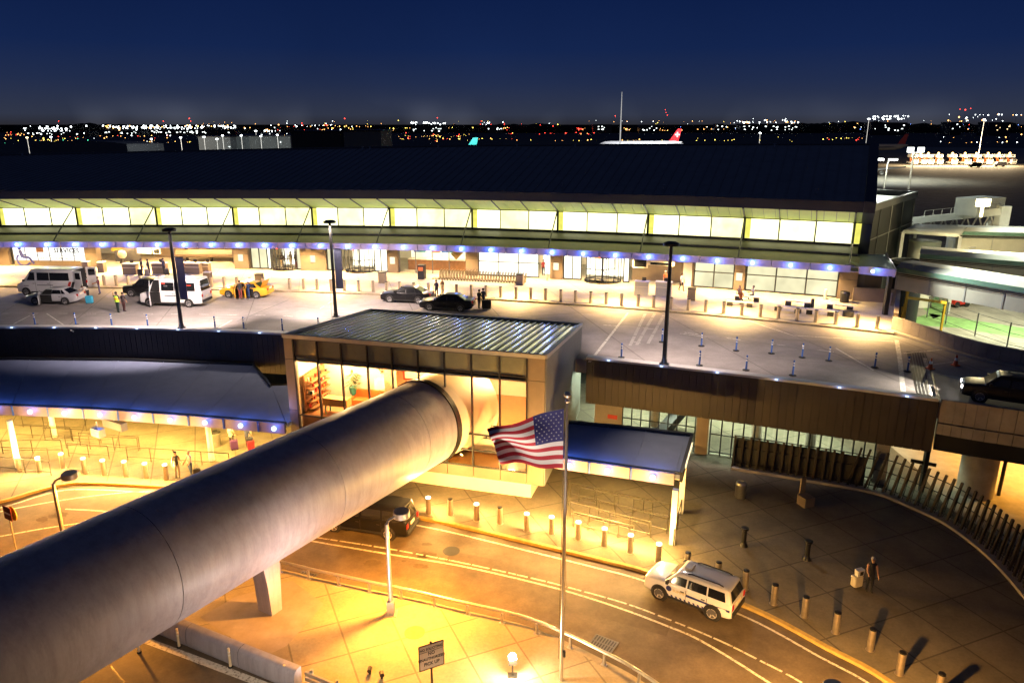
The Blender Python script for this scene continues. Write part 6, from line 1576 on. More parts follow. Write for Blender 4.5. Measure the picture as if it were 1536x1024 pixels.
person(gp(815,413,PZ), R(-90), 'person in red shirt standing in the open glass doorway', (.35,.03,.03), DK, h=1.7); 
# benches and sitters
def bench(a, b, label):
    A, B_ = G(*a,PZ+.42), G(*b,PZ+.42); c = (A+B_)/2; d = B_-A; o = empty('bench', (c.x,c.y,PZ+.002), math.atan2(d.y,d.x), label, 'bench', 'low benches on the upper pavement'); l = d.length
    mb = MB(); mb.box(0,0,.42,l,.5,.08); mb.build('seat', M['cream'], o)
    for s in (-1,1): mb = MB(); mb.box(s*(l/2-.3),0,.19,.5,.46,.38); mb.build('leg', M['dark'], o)
    return o
bench((1162,458),(1203,463),'low pale bench by the kerb, leftmost of the empty front pair'); bench((1178,450),(1217,454),'low pale bench in the back row behind the first empty one'); bench((1209,463),(1252,467),'low pale bench in the front row before a small black post')
bench((1240,455),(1281,459),'low pale bench nearest the tan end wall'); bench((1090,451),(1130,454),'low pale bench with a person in orange sitting on it'); bench((1102,443),(1140,446),'low pale bench farther back with two people on it')
person(gp(1113,457,PZ)+Vector((0,.5,0)), R(-95), 'person in orange and black sitting on the front bench', (.3,.09,.03), DK, (.5,.25,.03), sit=True, arms=((40,5,40),(40,5,40)))
person(gp(1110,450,PZ)+Vector((0,.4,0)), R(-120), 'dark haired person sitting on the rear bench, left', (.2,.13,.1), DK, sit=True, long_hair=True); person(gp(1131,450,PZ)+Vector((0,.4,0)), R(180), 'person in grey shirt sitting sideways on the rear bench', (.3,.3,.32), DK, sit=True, arms=((40,5,40),(40,5,40)))
bn = bin_(gp(1266,453,PZ),'dark round litter bin by the terminal end column',M['dark'],1.0,.4,False)
for i, q in enumerate(((1272,474),(1218,461),(1237,449),(1074,427),(1335,458))):
    o = empty('pavement_post', gp(*q,PZ), 0, ['squat stool block by the tan wall','small black post behind the front benches','pale ashtray post by the frosted window','pale ashtray post left of the benches','pale post in the corner of the tan wall'][i], 'post'); mb = MB(); hh=[.5,.8,1.0,1.0,1.1][i]; rr_=[.45,.15,.14,.14,.14][i]
    mb.lathe([(rr_*1.1,0),(rr_,.05),(rr_,hh-.05),(rr_*.8,hh),(0,hh)],(0,0,0),12); mb.build('body', [M['dark'],M['black'],M['lgrey'],M['lgrey'],M['tan']][i], o, True)
# desks, screens, kiosks
def desk_(q, label, w=1.5, h=1.2, mt=None, rz=None):
    c = gp(*q,PZ); o = empty('checkin_desk', c, fang(c.x) if rz is None else rz, label, 'desk')
    mb = MB(); mb.box(0,0,h*.47,w,.7,h*.94); mb.build('desk_body', mt or M['column'], o); mb = MB(); mb.box(0,0,h*.97,w+.1,.8,h*.06); mb.box(0,-.36,h*.62,w+.02,.03,.03); mb.build('desk_top', M['cream'], o)
    mb = MB(); mb.box(.2,.05,h+.2,.4,.06,.34); mb.box(.2,.08,h+.04,.08,.08,.1); mb.build('monitor', M['dark'], o); return o
desk_((197,411),'tan check-in desk at the left of the open bay'); desk_((241,410),'tan check-in desk in the middle of the open bay'); desk_((292,410),'tan check-in desk right of the banner post'); desk_((276,409),'tan check-in desk partly behind the banner post',1.2)
desk_((310,407),'square tan pedestal by the pillar of the open bay',.8,1.0)
desk_((962,442),'grey pavement counter by the third revolving door',1.3,1.35,M['lgrey']); desk_((995,443),'grey pavement counter behind the right lamp post',1.5,1.35,M['lgrey'])
for q, l, mt in (((154,408),'tan block bin by the backlit wheelchair window',M['column']),((131,407),'tan block post at the corner of the backlit window',M['column']),((313,424),'tan kerbside box left of the taxi',M['column']),((574,424),'tan kerbside box right of the middle lamp post',M['tan']),((780,427),'tan kerbside box before the trolley row',M['tan']),((1037,450),'tan kerbside box near the right lamp post',M['tan']),((390,427),'brown kerbside box behind the taxi',M['brown'])):
    c = gp(*q,PZ); o = empty('kerb_box', c, fang(c.x), l, 'box'); mb = MB(); mb.box(0,0,.55,.7,.6,1.1); mb.build('box_body', mt, o); mb = MB(); mb.box(0,0,1.12,.76,.66,.06); mb.build('lid', M['dark'] if mt is not M['column'] else M['cream'], o)
bl = empty('baggage_belt', FP(fx(302),-4.2,PZ), fang(fx(302)), 'beige curved baggage belt housing at the back of the open bay', 'baggage belt'); mb = MB(); mb.tube([(-5,0,1.9),(-2,.1,2.0),(2,0,1.9),(4,.2,1.7)],.42,10); mb.tube([(-5,-.3,.9),(0,-.2,1.0),(4,-.1,.9)],.5,10); mb.build('belt_housing', M['tan'], bl, True)
mb = MB()
for x in (-4,-1,2,3.6): mb.box(x,0,.8,.2,.3,1.6)
mb.build('belt_legs', M['dark'], bl)
c = FP(fx(165),-2.3,PZ+1.0); gb = empty('globe_kiosk', (c.x,c.y,PZ), 0, 'round pale globe kiosk in the dark recess', 'kiosk'); mb = MB(); mb.sphere((0,0,1.0),.5,16,10); mb.build('globe', M['cream'], gb, True); mb = MB(); mb.lathe([(.4,0),(.25,.3),(.25,.6)],(0,0,0),12); mb.build('base', M['dark'], gb, True)
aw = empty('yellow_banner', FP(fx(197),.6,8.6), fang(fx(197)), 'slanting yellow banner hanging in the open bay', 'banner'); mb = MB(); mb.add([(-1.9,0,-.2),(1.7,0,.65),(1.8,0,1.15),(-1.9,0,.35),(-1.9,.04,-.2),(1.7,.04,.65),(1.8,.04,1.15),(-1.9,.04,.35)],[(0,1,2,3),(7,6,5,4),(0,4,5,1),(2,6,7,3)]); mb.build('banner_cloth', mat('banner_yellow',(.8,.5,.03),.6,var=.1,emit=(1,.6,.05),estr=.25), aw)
def screen(q, w, h, z, label, mt):
    x = fx(q); c = FP(x,1.4,z); o = empty('hanging_screen', c, fang(x), label, 'screen'); mb = MB(); mb.box(0,0,0,w,.25,h); mb.build('screen_case', M['cream'], o); mb = MB(); mb.box(0,-.14,0,w*.82,.02,h*.74); mb.build('display', mt, o); mb = MB(); mb.box(-.3,0,h/2+.2,.05,.05,.5); mb.box(.3,0,h/2+.2,.05,.05,.5); mb.build('hanger', M['grey'], o)
screen(227,1.7,.8,8.7,'bright white hanging screen over the check-in desks',emis('screen_white',(.93,.93,1),1.5)); screen(246,.8,.6,8.6,'small dark hanging screen right of the bright one',M['darkglass']); screen(963,1.5,.95,8.7,'dark faced hanging screen by the third revolving door',M['darkglass']); screen(994,2.6,.35,8.75,'long narrow dark sign over the pavement counter',M['darkglass'])
# luggage trolleys
cb_ = empty('trolley_dock', FP(onF(645,410,0,PZ),3.0,PZ), fang(onF(645,410,0,PZ)), 'dark trolley dispenser post at the left end of the trolley row', 'trolley dock'); mb = MB(); mb.box(0,0,.75,.7,.8,1.5); mb.build('post', M['dark'], cb_); mb = MB(); mb.box(0,-.42,1.1,.5,.03,.4); mb.build('panel', M['orange'], cb_)
def cart():
    o = empty('luggage_trolley', (0,0,-50), 0, 'chrome luggage trolley nested in the long row before the bright window', 'luggage trolley', 'nested luggage trolleys')
    mb = MB(); mb.tube([(-.35,-.35,.12),(.5,-.3,.12),(.5,.3,.12),(-.35,.35,.12)],.035,6); mb.tube([(-.3,-.3,.12),(-.42,-.3,1.05),(-.42,.3,1.05),(-.3,.3,.12)],.045,6); mb.tube([(-.36,-.3,.55),(-.36,.3,.55)],.018,5); mb.tube([(-.36,-.1,.12),(-.4,-.1,1.0)],.015,5); mb.tube([(-.36,.1,.12),(-.4,.1,1.0)],.015,5); mb.build('frame', mat('trolley_steel',(.16,.12,.07),.35,metal=.6,var=.2), o)
    mb = MB()
    for x,y in ((-.3,-.3),(-.3,.3),(.45,0)): mb.lathe([(.06,-.02),(.06,.02)],(x,y,.06),8,axis='y')
    mb.build('wheels', M['rubber'], o); return o
ct = cart(); n = 31
for i in range(n):
    x = lin(onF(656,413,3.,PZ), onF(783,419,3.,PZ), n)[i]; p = FP(x,3.0,PZ+.002); r_ = fang(x)+PI
    if i == 0: ct.location = p; ct.rotation_euler = (0,0,r_)
    else: dup(ct, p, r_)
# ================================================================= AIRSIDE, RIGHT
def jb(label, a, b, z0, z1, w, extra=0):
    a, b = Vector((a[0],a[1],0)), Vector((b[0],b[1],0)); d = (b-a); L_ = d.length; d.normalize(); n = Vector((-d.y,d.x,0))
    o = empty('jet_bridge', (a.x,a.y,0), math.atan2(d.y,d.x), label, 'jet bridge')
    mb = MB(); mb.box(L_/2,w/2,(z0+z1)/2,L_,w,z1-z0); k = 5
    mb.build('tunnel', M['jetwall'], o)
    mb = MB()
    for i in range(k+1): mb.box(L_*i/k,w/2,(z0+z1)/2,.12,w+.1,z1-z0+.06)
    mb.build('tunnel_ribs', M['lgrey'], o)
    mb = MB(); mb.loft([[Vector((x,-.15,z1+.0)),Vector((x,.55,z1+.42)),Vector((x,w-.55,z1+.42)),Vector((x,w+.15,z1))] for x in (-.1,L_+.1)],0); mb.build('roof', M['jetroof'], o)
    mb = MB(); mb.box(L_/2,-.1,z1-.22,L_+.1,.12,.42); mb.build('roof_band', M['greenroof'], o)
    mb = MB(); mb.beam((0,-.2,z1-.55),(L_,-.2,z1-.55),.08,.08); mb.beam((0,-.22,z1-.7),(L_,-.22,z1-.7),.05,.05); mb.build('cable_tray', M['dark'], o)
    mb = MB()
    for s in (.9,): mb.box(L_*s,w/2,z0/2,.5,.5,z0)
    mb.box(L_*.9,w/2,.35,1.2,2.6,.7); mb.build('support_leg', M['lgrey'], o)
    return o
jb('nearest pale jet bridge with green roof band at the right edge', (36.2,69.0),(44.6,55.8),7.1,9.2,3.0)
jb('second pale jet bridge behind the nearest, white roofed', (42.3,76.6),(56,68.2),6.9,9.2,3.2)
jb('third white jet bridge farther back across the apron', (55.6,92.8),(75,89.2),6.2,9.3,3.4)
dk = empty('dock_shelter', G(1400,380,0), 0, 'white roofed open shelter between the jet bridges and the dark wing', 'shelter'); dO = Vector(dk.location)
q = [G(1354,346,9.6),G(1440,352,9.6),G(1451,338,9.9),G(1374,336,9.9)]
mb = MB(); mb.add(q+[p-Vector((0,0,.3)) for p in q],[(0,1,2,3),(7,6,5,4),(0,1,5,4),(1,2,6,5),(2,3,7,6),(3,0,4,7)]); x_=mb.build('roof', M['jetroof'], dk, loc=dO); x_.location=(0,0,0)
for p in q: mb = MB(); mb.beam((p.x,p.y,0),(p.x,p.y,9.4),.4,.4); x_=mb.build('post', M['lgrey'], dk, loc=dO); x_.location=(0,0,0)
mb = MB(); c = (q[0]+q[2])/2; mb.lathe([(1.8,0),(1.8,8.2)],(c.x-1,c.y,0),20); mb.box(c.x+4,c.y+2,4,1.2,1.2,8); x_=mb.build('tank', M['jetwall'], dk, True, loc=dO); x_.location=(0,0,0)
for (px,py,lab,r_,h_) in ((1362,396,'dark round plant housing by the nearest jet bridge',1.7,2.0),(1450,372,'white cabinet with navy end between the jet bridges',1.6,2.4)):
    c = G(px,py,7.); o = empty('plant_housing', (c.x,c.y,0), 0, lab, 'plant housing'); mb = MB(); mb.lathe([(r_,0),(r_,7.3),(r_*.9,7.4),(r_*.9,7.2),(0,7.2)],(0,0,0),20); mb.build('drum', M['dark'] if px<1400 else M['jetroof'], o, True); mb = MB(); mb.lathe([(r_*1.02,7.15),(r_*1.06,7.3),(r_*1.02,7.45)],(0,0,0),20,caps=False); mb.build('rim', M['lgrey'], o)
# raised arm bridge with lamp
ab = empty('boarding_arm', G(1505,345,0), 0, 'white boarding arm with trussed underside and lit lamp box far right', 'jet bridge'); aO = Vector(ab.location)
A, B_ = G(1368,331,9.2), G(1505,317,11.5)
mb = MB(); mb.beam(A,B_,1.6,.9); x_=mb.build('arm', M['jetroof'], ab, loc=aO); x_.location=(0,0,0)
mb = MB()
for i in range(8): p = A.lerp(B_,i/8); r_ = A.lerp(B_,(i+.5)/8)-Vector((0,0,2)); s_ = A.lerp(B_,(i+1)/8); mb.beam(p,r_,.18,.18); mb.beam(r_,s_,.18,.18)
x_=mb.build('truss', M['lgrey'], ab, loc=aO); x_.location=(0,0,0)
mb = MB(); mb.beam((B_.x,B_.y,0),(B_.x,B_.y,12.2),1.2,1.2); c = G(1468,318,11.); mb.box(c.x,c.y,11.8,6,3,2.2,.5); mb.beam((c.x+2,c.y,0),(c.x+2,c.y,11),.9,.9); x_=mb.build('cab', M['jetroof'], ab, loc=aO); x_.location=(0,0,0)
c = G(1468,318,11.); mb = MB(); mb.box(c.x-.9,c.y-1.5,12.1,2.2,.12,.8,.5); mb.box(c.x+1.6,c.y-.2,12.1,1.8,.12,.8,.5); x_=mb.build('cab_window', M['darkglass'], ab, loc=aO); x_.location=(0,0,0)
mb = MB()
for i in range(9): p = A.lerp(B_,.1+i*.1); mb.beam(p+Vector((0,-.8,.4)),p+Vector((0,-.8,1.3)),.06,.06)
mb.beam(A.lerp(B_,.1)+Vector((0,-.8,1.3)),A.lerp(B_,.9)+Vector((0,-.8,1.3)),.07,.07); x_=mb.build('handrail', M['galv'], ab, loc=aO); x_.location=(0,0,0)
c = G(1475,304,13.6); mb = MB(); mb.box(c.x,c.y,c.z,1.6,.6,.8,.4); mb.beam((c.x,c.y,c.z-.4),(c.x,c.y,c.z-1.6),.2,.2); x_=mb.build('lamp_box', emis('lamp_box',(1,.82,.35),9,sample=False), ab, loc=aO); x_.location=(0,0,0); P('POINT', c+Vector((0,-1.5,.3)), 1500, (1,.8,.4), .3)
# green painted apron patches and ramp fence
mb = MB()
for q in (((1385,462),(1408,440),(1430,440),(1420,470),(1400,478)),((1368,478),(1395,470),(1536,492),(1536,508),(1440,492),(1372,487))): mb.add([G(x,y,.016) for x,y in q],[tuple(range(len(q)))])
tag(mb.build('apron_markings', M['green']), kind='structure')
yf = empty('yellow_gate', G(1362,478,0), 0, 'yellow steel stair gate frame beside the tan end wall', 'gate'); yO = Vector(yf.location)
mb = MB(); 
a = [G(1352,480,5.2),G(1360,446,5.2),G(1418,454,3.6),G(1364,448,3.2)]
for p in a[:2]: mb.beam((p.x,p.y,0),p+Vector((0,0,1.2)),.22,.22)
mb.beam(a[1],a[2],.28,.28); mb.beam((a[2].x,a[2].y,0),a[2],.2,.2)
for i in range(6): mb.beam(a[0].lerp(a[1],i/5)-Vector((0,0,1)),a[0].lerp(a[1],i/5)+Vector((0,0,1)),.1,.1)
x_=mb.build('frame', M['yellow'], yf, loc=yO); x_.location=(0,0,0)
tr = empty('apron_tug', G(1436,459,.02), .3, 'small dark red tow tractor under the nearest jet bridge', 'tow tractor'); mb = MB(); mb.box(0,0,.7,2.4,1.3,.7); mb.box(-.6,0,1.3,.8,1.1,.6); mb.build('body', M['red'], tr); mb = MB()
for x in (-.8,.8):
    for y in (-.6,.6): mb.lathe([(.38,-.12),(.38,.12)],(x,y,.38),12,axis='y')
mb.build('wheels', M['rubber'], tr); mb = MB(); mb.box(-.6,0,2.0,.9,1.2,.06); mb.box(1.1,.3,1.2,.1,.1,1.2); mb.build('canopy', M['dark'], tr)
cf = empty('chainlink_fence', G(1440,500,0), 0, 'thin chain fence posts along the bright apron behind the parapet', 'fence'); cO = Vector(cf.location)
mb = MB(); pts_ = [G(1390,476,.0),G(1418,486,.0),G(1462,504,.0),G(1510,520,0),G(1560,532,0)]
for p in pts_: mb = MB(); mb.beam(p,p+Vector((0,0,2.6)),.1,.1); x_=mb.build('post', M['grey'], cf, loc=cO); x_.location=(0,0,0)
mb = MB()
for i in range(4):
    for z_ in (.3,1.5,2.5): mb.beam(pts_[i]+Vector((0,0,z_)),pts_[i+1]+Vector((0,0,z_)),.04,.04)
x_=mb.build('chain_mesh', M['grey'], cf, loc=cO); x_.location=(0,0,0)
for c, t, pw, col, an in (((44,74,19),(47,62,8),9000,(.95,1,.78),72),((50,80,19),(60,70,5),4200,(.93,1,.76),100),((60,92,20),(66,84,6),2600,(.95,1,.85),100),((33.5,65.5,11.6),(41,58,7),1300,(.95,1,.85),100),((53,75,12),(53,76,0),5200,(.95,1,.68),150)): l_ = P('SPOT', c, pw, col, .5, None, .7, an); aim(l_, t)  # final pair: unseen spots added to brighten the near bridge and apron
for c in ((34.5,42,4.3),(38,38,4.3),(33,47,4.6)): P('SPOT', c, 950, (1,.42,.04), .3, (0,R(8),0), .5, 118)
# lamp poles on the wing roof
for i, (b, t, hd, lab) in enumerate((((1303,290),(1313,240),1,'first bright lamp pole on the dark wing roof'),((1326,283),(1333,240),1,'second lamp pole on the wing roof, curved head'),((1363,284),(1377,228),2,'lamp pole with twin floodlight panels on the wing roof'))):
    B0 = G(*b,12.92); T0 = GY(*t,B0.y); o = empty('roof_lamp_pole', B0, 0, lab, 'lamp pole'); h_ = T0.z-B0.z; d = Vector((T0.x-B0.x-.3,0,h_))
    mb = MB(); mb.tube([(0,0,0),(0,0,h_*.85),(d.x*.0+.15,0,h_)],.14,8); mb.build('pole', M['galv'], o, True)
    mb = MB()
    if hd == 1: mb.box(.7,-.1,h_+.05,1.2,.5,.25)
    else: mb.box(-.6,-.1,h_+.3,.9,.2,.7); mb.box(.9,-.1,h_+.3,.9,.2,.7); mb.box(.1,0,h_-.1,1.8,.12,.12)
    mb.build('lamp_head', emis('pole_head_%d'%i,(.95,1,.92),16 if i==0 else 2.5,sample=False), o)
    P('POINT', B0+Vector((1.2,2.2,h_-.3)), 1800 if i==0 else 500, (.93,1,.85), .3)
# ================================================================= AIRCRAFT
def aircraft(label, loc, rz, L, body, tail, marks=None, name='airliner', strip=None):
    o = empty(name, loc, rz, label, 'aircraft'); r = L*.045; zc = r*1.7
    mb = MB(); prof = [(-L/2,.08,r*.75),(-L*.47,.35,r*.55),(-L*.40,.75,r*.3),(-L*.3,1,0),(L*.34,1,0),(L*.42,.9,-.02*r),(L*.47,.6,-.15*r),(L*.5,.1,-.3*r)]
    mb.loft([[Vector((x,r*k*math.cos(a),zc+dz+r*k*math.sin(a))) for a in [2*PI*i/16 for i in range(16)]] for x,k,dz in prof]); mb.build('fuselage', body, o, True)
    mb = MB(); zt = zc+r; H_ = L*.14
    for s in (-1,1):
        pass
    fin = [(-L*.485,zt+H_),(-L*.44,zt+H_),(-L*.335,zt-.3*r),(-L*.45,zt-.5*r)]
    mb.add([(x,.25,z) for x,z in fin]+[(x,-.25,z) for x,z in fin],[(0,1,2,3),(7,6,5,4),(0,1,5,4),(1,2,6,5),(2,3,7,6),(3,0,4,7)]); tl = mb.build('tail_fin', tail, o)
    for s in (-1,1):
        mb = MB(); w_ = [(L*.08,0),(-L*.05,0),(-L*.16,s*L*.44),(-L*.11,s*L*.44)]; mb.add([(x,y,zc-r*.5+abs(y)*.08) for x,y in w_]+[(x,y,zc-r*.5+.5+abs(y)*.08) for x,y in w_],[(0,1,2,3),(7,6,5,4),(0,1,5,4),(1,2,6,5),(2,3,7,6),(3,0,4,7)]); mb.build('wing', body, o)
        mb = MB(); w_ = [(-L*.38,0),(-L*.44,0),(-L*.48,s*L*.15),(-L*.45,s*L*.15)]; mb.add([(x,y,zc+r*.4) for x,y in w_]+[(x,y,zc+r*.4+.3) for x,y in w_],[(0,1,2,3),(7,6,5,4),(0,1,5,4),(1,2,6,5),(2,3,7,6),(3,0,4,7)]); mb.build('tailplane', body, o)
        mb = MB(); mb.lathe([(r*.45,-L*.03),(r*.55,0),(r*.5,L*.04),(r*.42,L*.045),(r*.3,L*.02),(0,L*.02)],(L*.03,s*L*.15,zc-r*1.0),14,axis='x'); mb.build('engine', M['lgrey'], o, True)
        mb = MB(); mb.box(0,s*r*.9,r*.35,.8,.4,r*.7); mb.lathe([(.7,-.3),(.7,.3)],(0,s*r*.9,.7),12,axis='y'); mb.build('landing_gear', M['dark'], o)
    mb = MB()
    for s in (-1,1): mb.box(0,s*r*.985,zc+r*.2,L*.66,.06,r*.12)
    mb.build('window_row', M['darkglass'], o)
    mb = MB(); mb.box(L*.38,0,r*.4,.5,.4,r*.8); mb.build('nose_gear', M['dark'], o)
    if marks: marks(o, tl, L, zt, H_)
    return o
def cross(o, tl, L, zt, H_):
    mb = MB(); c = (-L*.437,0,zt+H_*.52); s = H_*.42
    for y in (-.27,.27): mb.box(c[0],y,c[2],s*.3,.04,s); mb.box(c[0],y,c[2],s,.04,s*.3)
    mb.build('white_cross', emis('cross_white',(1,1,1),.8,sample=False), tl)
def shamrock(o, tl, L, zt, H_):
    mb = MB(); c = (-L*.43,0,zt+H_*.35); s = H_*.11
    for y in (-.27,.27):
        for a in (90,210,330): mb.sphere((c[0]+s*math.cos(R(a)),y,c[2]+s*math.sin(R(a))),s*.75,8,5,sy=.1)
        mb.box(c[0],y,c[2]-s*1.4,s*.3,.04,s*1.3)
    mb.build('shamrock', mat('leaf_mark',(.35,.6,.08),.5,emit=(.4,.8,.1),estr=.35), tl)
apw = mat('aircraft_white',(.75,.75,.76),.35,var=.04,emit=(.8,.85,1),estr=.0)
S1 = GY(960,215,650); aircraft('white airliner with white cross on its red tail, beyond the roof ridge', (S1.x,650,.2), PI, 71, apw, mat('tail_red',(.75,.02,.03),.4,var=.03), cross)
S2 = GY(640,215,420); aircraft('airliner showing only its turquoise tail with a leaf mark above the ridge', (S2.x-2,420,-1.0), PI, 62, apw, mat('tail_teal',(.02,.48,.42),.4,var=.05), shamrock)
S3 = GY(1325,222,620); aircraft('dim airliner with dark red tail tip beyond the right end of the roof', (S3.x-8,620,.5), PI, 55, mat('dim_white',(.3,.3,.31),.5,var=.1), mat('dim_red',(.25,.03,.04),.5))
S4 = G(1322,266,0); aircraft('grey airliner parked nose forward behind the wing roof lamps', (S4.x,S4.y+14,0), R(-105), 38, mat('plane_grey',(.5,.5,.5),.4,var=.08), mat('plane_tail',(.3,.1,.05),.5))
for c, pw in (((S1.x-14,620,30),15000),((S1.x+24,622,30),26000),((S2.x+22,398,24),14000)): l_ = P('SPOT', c, pw, (.95,.97,1), 1, None, .5, 120); aim(l_, (c[0]+4,c[1]+24,8))
P('SPOT', (S4.x-4,S4.y-16,20), 14000, (.95,1,.85), 1, (0,0,0), .5, 140)
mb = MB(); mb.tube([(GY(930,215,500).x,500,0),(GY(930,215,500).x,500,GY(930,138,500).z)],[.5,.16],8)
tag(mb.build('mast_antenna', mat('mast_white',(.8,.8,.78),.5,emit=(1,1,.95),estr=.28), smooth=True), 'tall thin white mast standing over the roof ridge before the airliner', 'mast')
# ================================================================= FAR AIRFIELD
def far_lamp(px, pyb, pyt, Y, label, st, group):
    b = GY(px, pyb, Y); b.z = 0; t = GY(px, pyt, Y); o = empty('floodlight_mast', (b.x,Y,0), 0, label, 'floodlight mast', group); k = Y/1150
    mb = MB(); mb.tube([(0,0,0),(0,0,t.z)],.35*k*1.0,6); mb.build('pole', M['polelit'], o)
    mb = MB(); mb.box(0,0,t.z+.4*k,3.0*k,.8*k,1.3*k); mb.build('lamp_head', st, o); return o
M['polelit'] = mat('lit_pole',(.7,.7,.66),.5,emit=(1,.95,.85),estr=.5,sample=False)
fw_ = emis('flood_white',(.92,1,1),9,sample=False); fo_ = emis('flood_warm',(1,.7,.35),7,sample=False)
for px, yb, yt, Y, lab, st in ((1467,236,180,430,'tallest apron floodlight mast at the far right',fw_),(1299,214,179,640,'apron floodlight mast just above the roof end',fw_),(1139,214,200,640,'short twin floodlight mast above the right roof ridge',fw_),(42,215,207,420,'warm floodlight mast at the far left of the ridge',fo_),(78,216,206,430,'bright white mast left of the low dome',fw_),
  (228,215,209,430,'slim white mast right of the low dome',fw_),(272,215,207,430,'floodlight mast left of the hangars',fw_),(307,215,206,430,'leftmost hangar floodlight mast',fw_),(326,215,209,430,'low hangar floodlight mast',fw_),(335,215,204,430,'taller hangar floodlight mast',fw_),(363,215,204,430,'bright hangar floodlight mast in the middle',fw_),(384,200,197,600,'small mast behind the hangars',fw_),(392,215,205,430,'hangar floodlight mast near the grey block',fw_),(417,215,203,430,'hangar floodlight mast beside the grey block',fw_)):
    far_lamp(px,yb,yt,Y,lab,st,'floodlight masts')
# lit buildings
def fbuild(px0, px1, pyt, Y, dep, mt, label, wins=None, name='airport_building'):
    a, b = GY(px0,pyt,Y), GY(px1,pyt,Y); o = empty(name, ((a.x+b.x)/2,Y,0), 0, label, 'building'); w_ = b.x-a.x; h_ = max(2,a.z*(.72 if Y > 1000 else 1))
    mb = MB(); mb.box(0,dep/2,h_/2,w_,dep,h_); mb.build('walls', mt, o); mb = MB(); mb.box(0,dep/2,h_+.3,w_+1,dep+1,.6); mb.build('roof', M['dark'], o)
    if wins:
        mb = MB(); n = max(3,int(w_/7)); kk = Y/1500
        for i in range(n): mb.box(random.uniform(-w_/2,w_/2)*.97,-.15,h_*random.uniform(.35,.85),random.uniform(.8,3.2)*kk,.3,random.uniform(.7,1.7)*kk)
        if mb.f: mb.build('windows', wins, o)
    return o
ww1 = emis('far_window',(.9,1,.95),3.2,sample=False); ww2 = emis('far_window_warm',(1,.7,.35),2.2,sample=False)
fbuild(436,515,198,330,30,mat('far_dark',(.045,.045,.045),.8),'long dark block beyond the ridge, left half of the pair'); fbuild(515,571,197,328,30,mat('far_grey',(.16,.16,.15),.8),'paler grey block joined to the dark one beyond the ridge')
fbuild(297,345,206,460,25,mat('hangar',(.25,.28,.3),.6),'low lit hangar at the left, nearer the dome',ww1); fbuild(346,435,205,470,25,mat('hangar2',(.3,.33,.33),.6),'wide pale lit hangar left of the dark block',ww1)
for a, b, t, Y, mt, lab, wn in ((40,132,195,1500,M['dark'],'farthest left lit terminal block on the horizon',ww1),(142,210,194,1600,M['dark'],'second lit terminal block on the horizon',ww1),(212,352,192,1700,M['dark'],'long lit terminal block on the left horizon',ww1),(616,668,186,2000,M['dark'],'lit white terminal block at mid horizon',ww1),(730,755,186,2100,M['dark'],'small teal lit block at mid horizon',ww1),(890,918,182,2100,M['dark'],'lit block left of the tall mast',ww1),(960,988,183,2100,M['dark'],'low lit block right of the tall mast',ww1),(1076,1086,181,2100,M['dark'],'tiny lit block on the right horizon',ww1),(1112,1200,181,2000,M['dark'],'lit row of blocks on the right horizon',ww1),(1310,1362,177,1700,M['dark'],'bright lit block right of the roof end',ww1),(1428,1445,176,1700,M['dark'],'small lit block at the far right horizon',ww1),(1486,1518,176,1600,M['dark'],'warm lit roof far right',ww2)):
    fbuild(a,b,t,Y,40,mt,lab,wn)
for px in (305,335,365,393,418): P('POINT', Vector((GY(px,205,395).x,395,13)), 1800, (.92,1,.97), 1)
for px in (60,110,180,250): P('POINT', Vector((GY(px,205,430).x,430,12)), 2500, (1,.85,.65), 1)
dm = empty('dome_building', (GY(118,217,380).x,380,0), 0, 'low grey domed roof just above the ridge at the left', 'building'); zt_ = GY(118,211,380).z
mb = MB(); hw = GY(190,217,380).x-GY(118,217,380).x; mb.loft([[Vector((x,y,zt_-1.6*(x/hw)**2-.02*y)) for x in lin(-hw,hw,14)]+[Vector((hw,y,0)),Vector((-hw,y,0))] for y in (0,40)]); mb.build('dome_roof', mat('dome_grey',(.10,.105,.12),.6), dm, True)
# tree belt
mb = MB(); random.seed(3)
for i in range(330):
    X = -2600+i*16+random.uniform(-14,14); Y = 2300+random.uniform(-150,150); h_ = random.uniform(17,23)+3*math.sin(i*.09)+2*math.sin(i*.31); px_ = 768+1118*X/2215
    if px_ > 1180: h_ += 5
    mb.sphere((X,Y,h_*.35),h_*.66,7,5,sx=random.uniform(1.2,2.6))
mb.strip([(-3200,2450,0),(3200,2450,0)],[(-3200,2450,22),(3200,2450,22)])
tag(mb.build('treeline', M['tree'], smooth=True), 'dark belt of trees along the whole horizon', 'trees', kind='stuff')
# pinpoint lights of airfield and suburbs
cols = {'w':((.9,1,1),6),'o':((1,.45,.12),5),'r':((1,.05,.03),5),'y':((1,.75,.12),4.5),'b':((.15,.3,1),4),'g':((.1,1,.5),3)}
LM = [emis('pin_'+k,*v,sample=False) for k, v in cols.items()]; ix = {k:i for i,k in enumerate(cols)}
mb = MB(); random.seed(11)
def pin(px, py, c, s=1.):
    z = 0.; 
    if py > 190.5:
        Y = min(2200, 22/max(.0005,-(G(px,py,0)-Vector((0,0,CAMZ))).z/ max(1,G(px,py,0).y)) if False else G(px,py,0).y)
        Y = min(2200, max(300,Y)); 
    else: Y = 2150
    p = GY(px,py,Y); r_ = s*Y/1150*.62*random.choice((.55,.7,.8,1.,1.35))
    mb.sphere((p.x,p.y,max(p.z,r_*.5)), r_, 6, 4, ix[c])
    if p.z > r_: mb.box(p.x,p.y,p.z/2,r_*.12,r_*.12,p.z,0,ix[c] if False else 6)
def band(x0,x1,y0,y1,n,cs,s=(.5,1.1)):
    rows = [random.uniform(y0,y1) for _ in range(3)]
    for q_ in range(int(n*1.8)): pin(random.uniform(x0,x1),(random.choice(rows)+random.uniform(-.6,.6)) if q_%3 else random.uniform(y0,y1),random.choice(cs),random.uniform(*s))
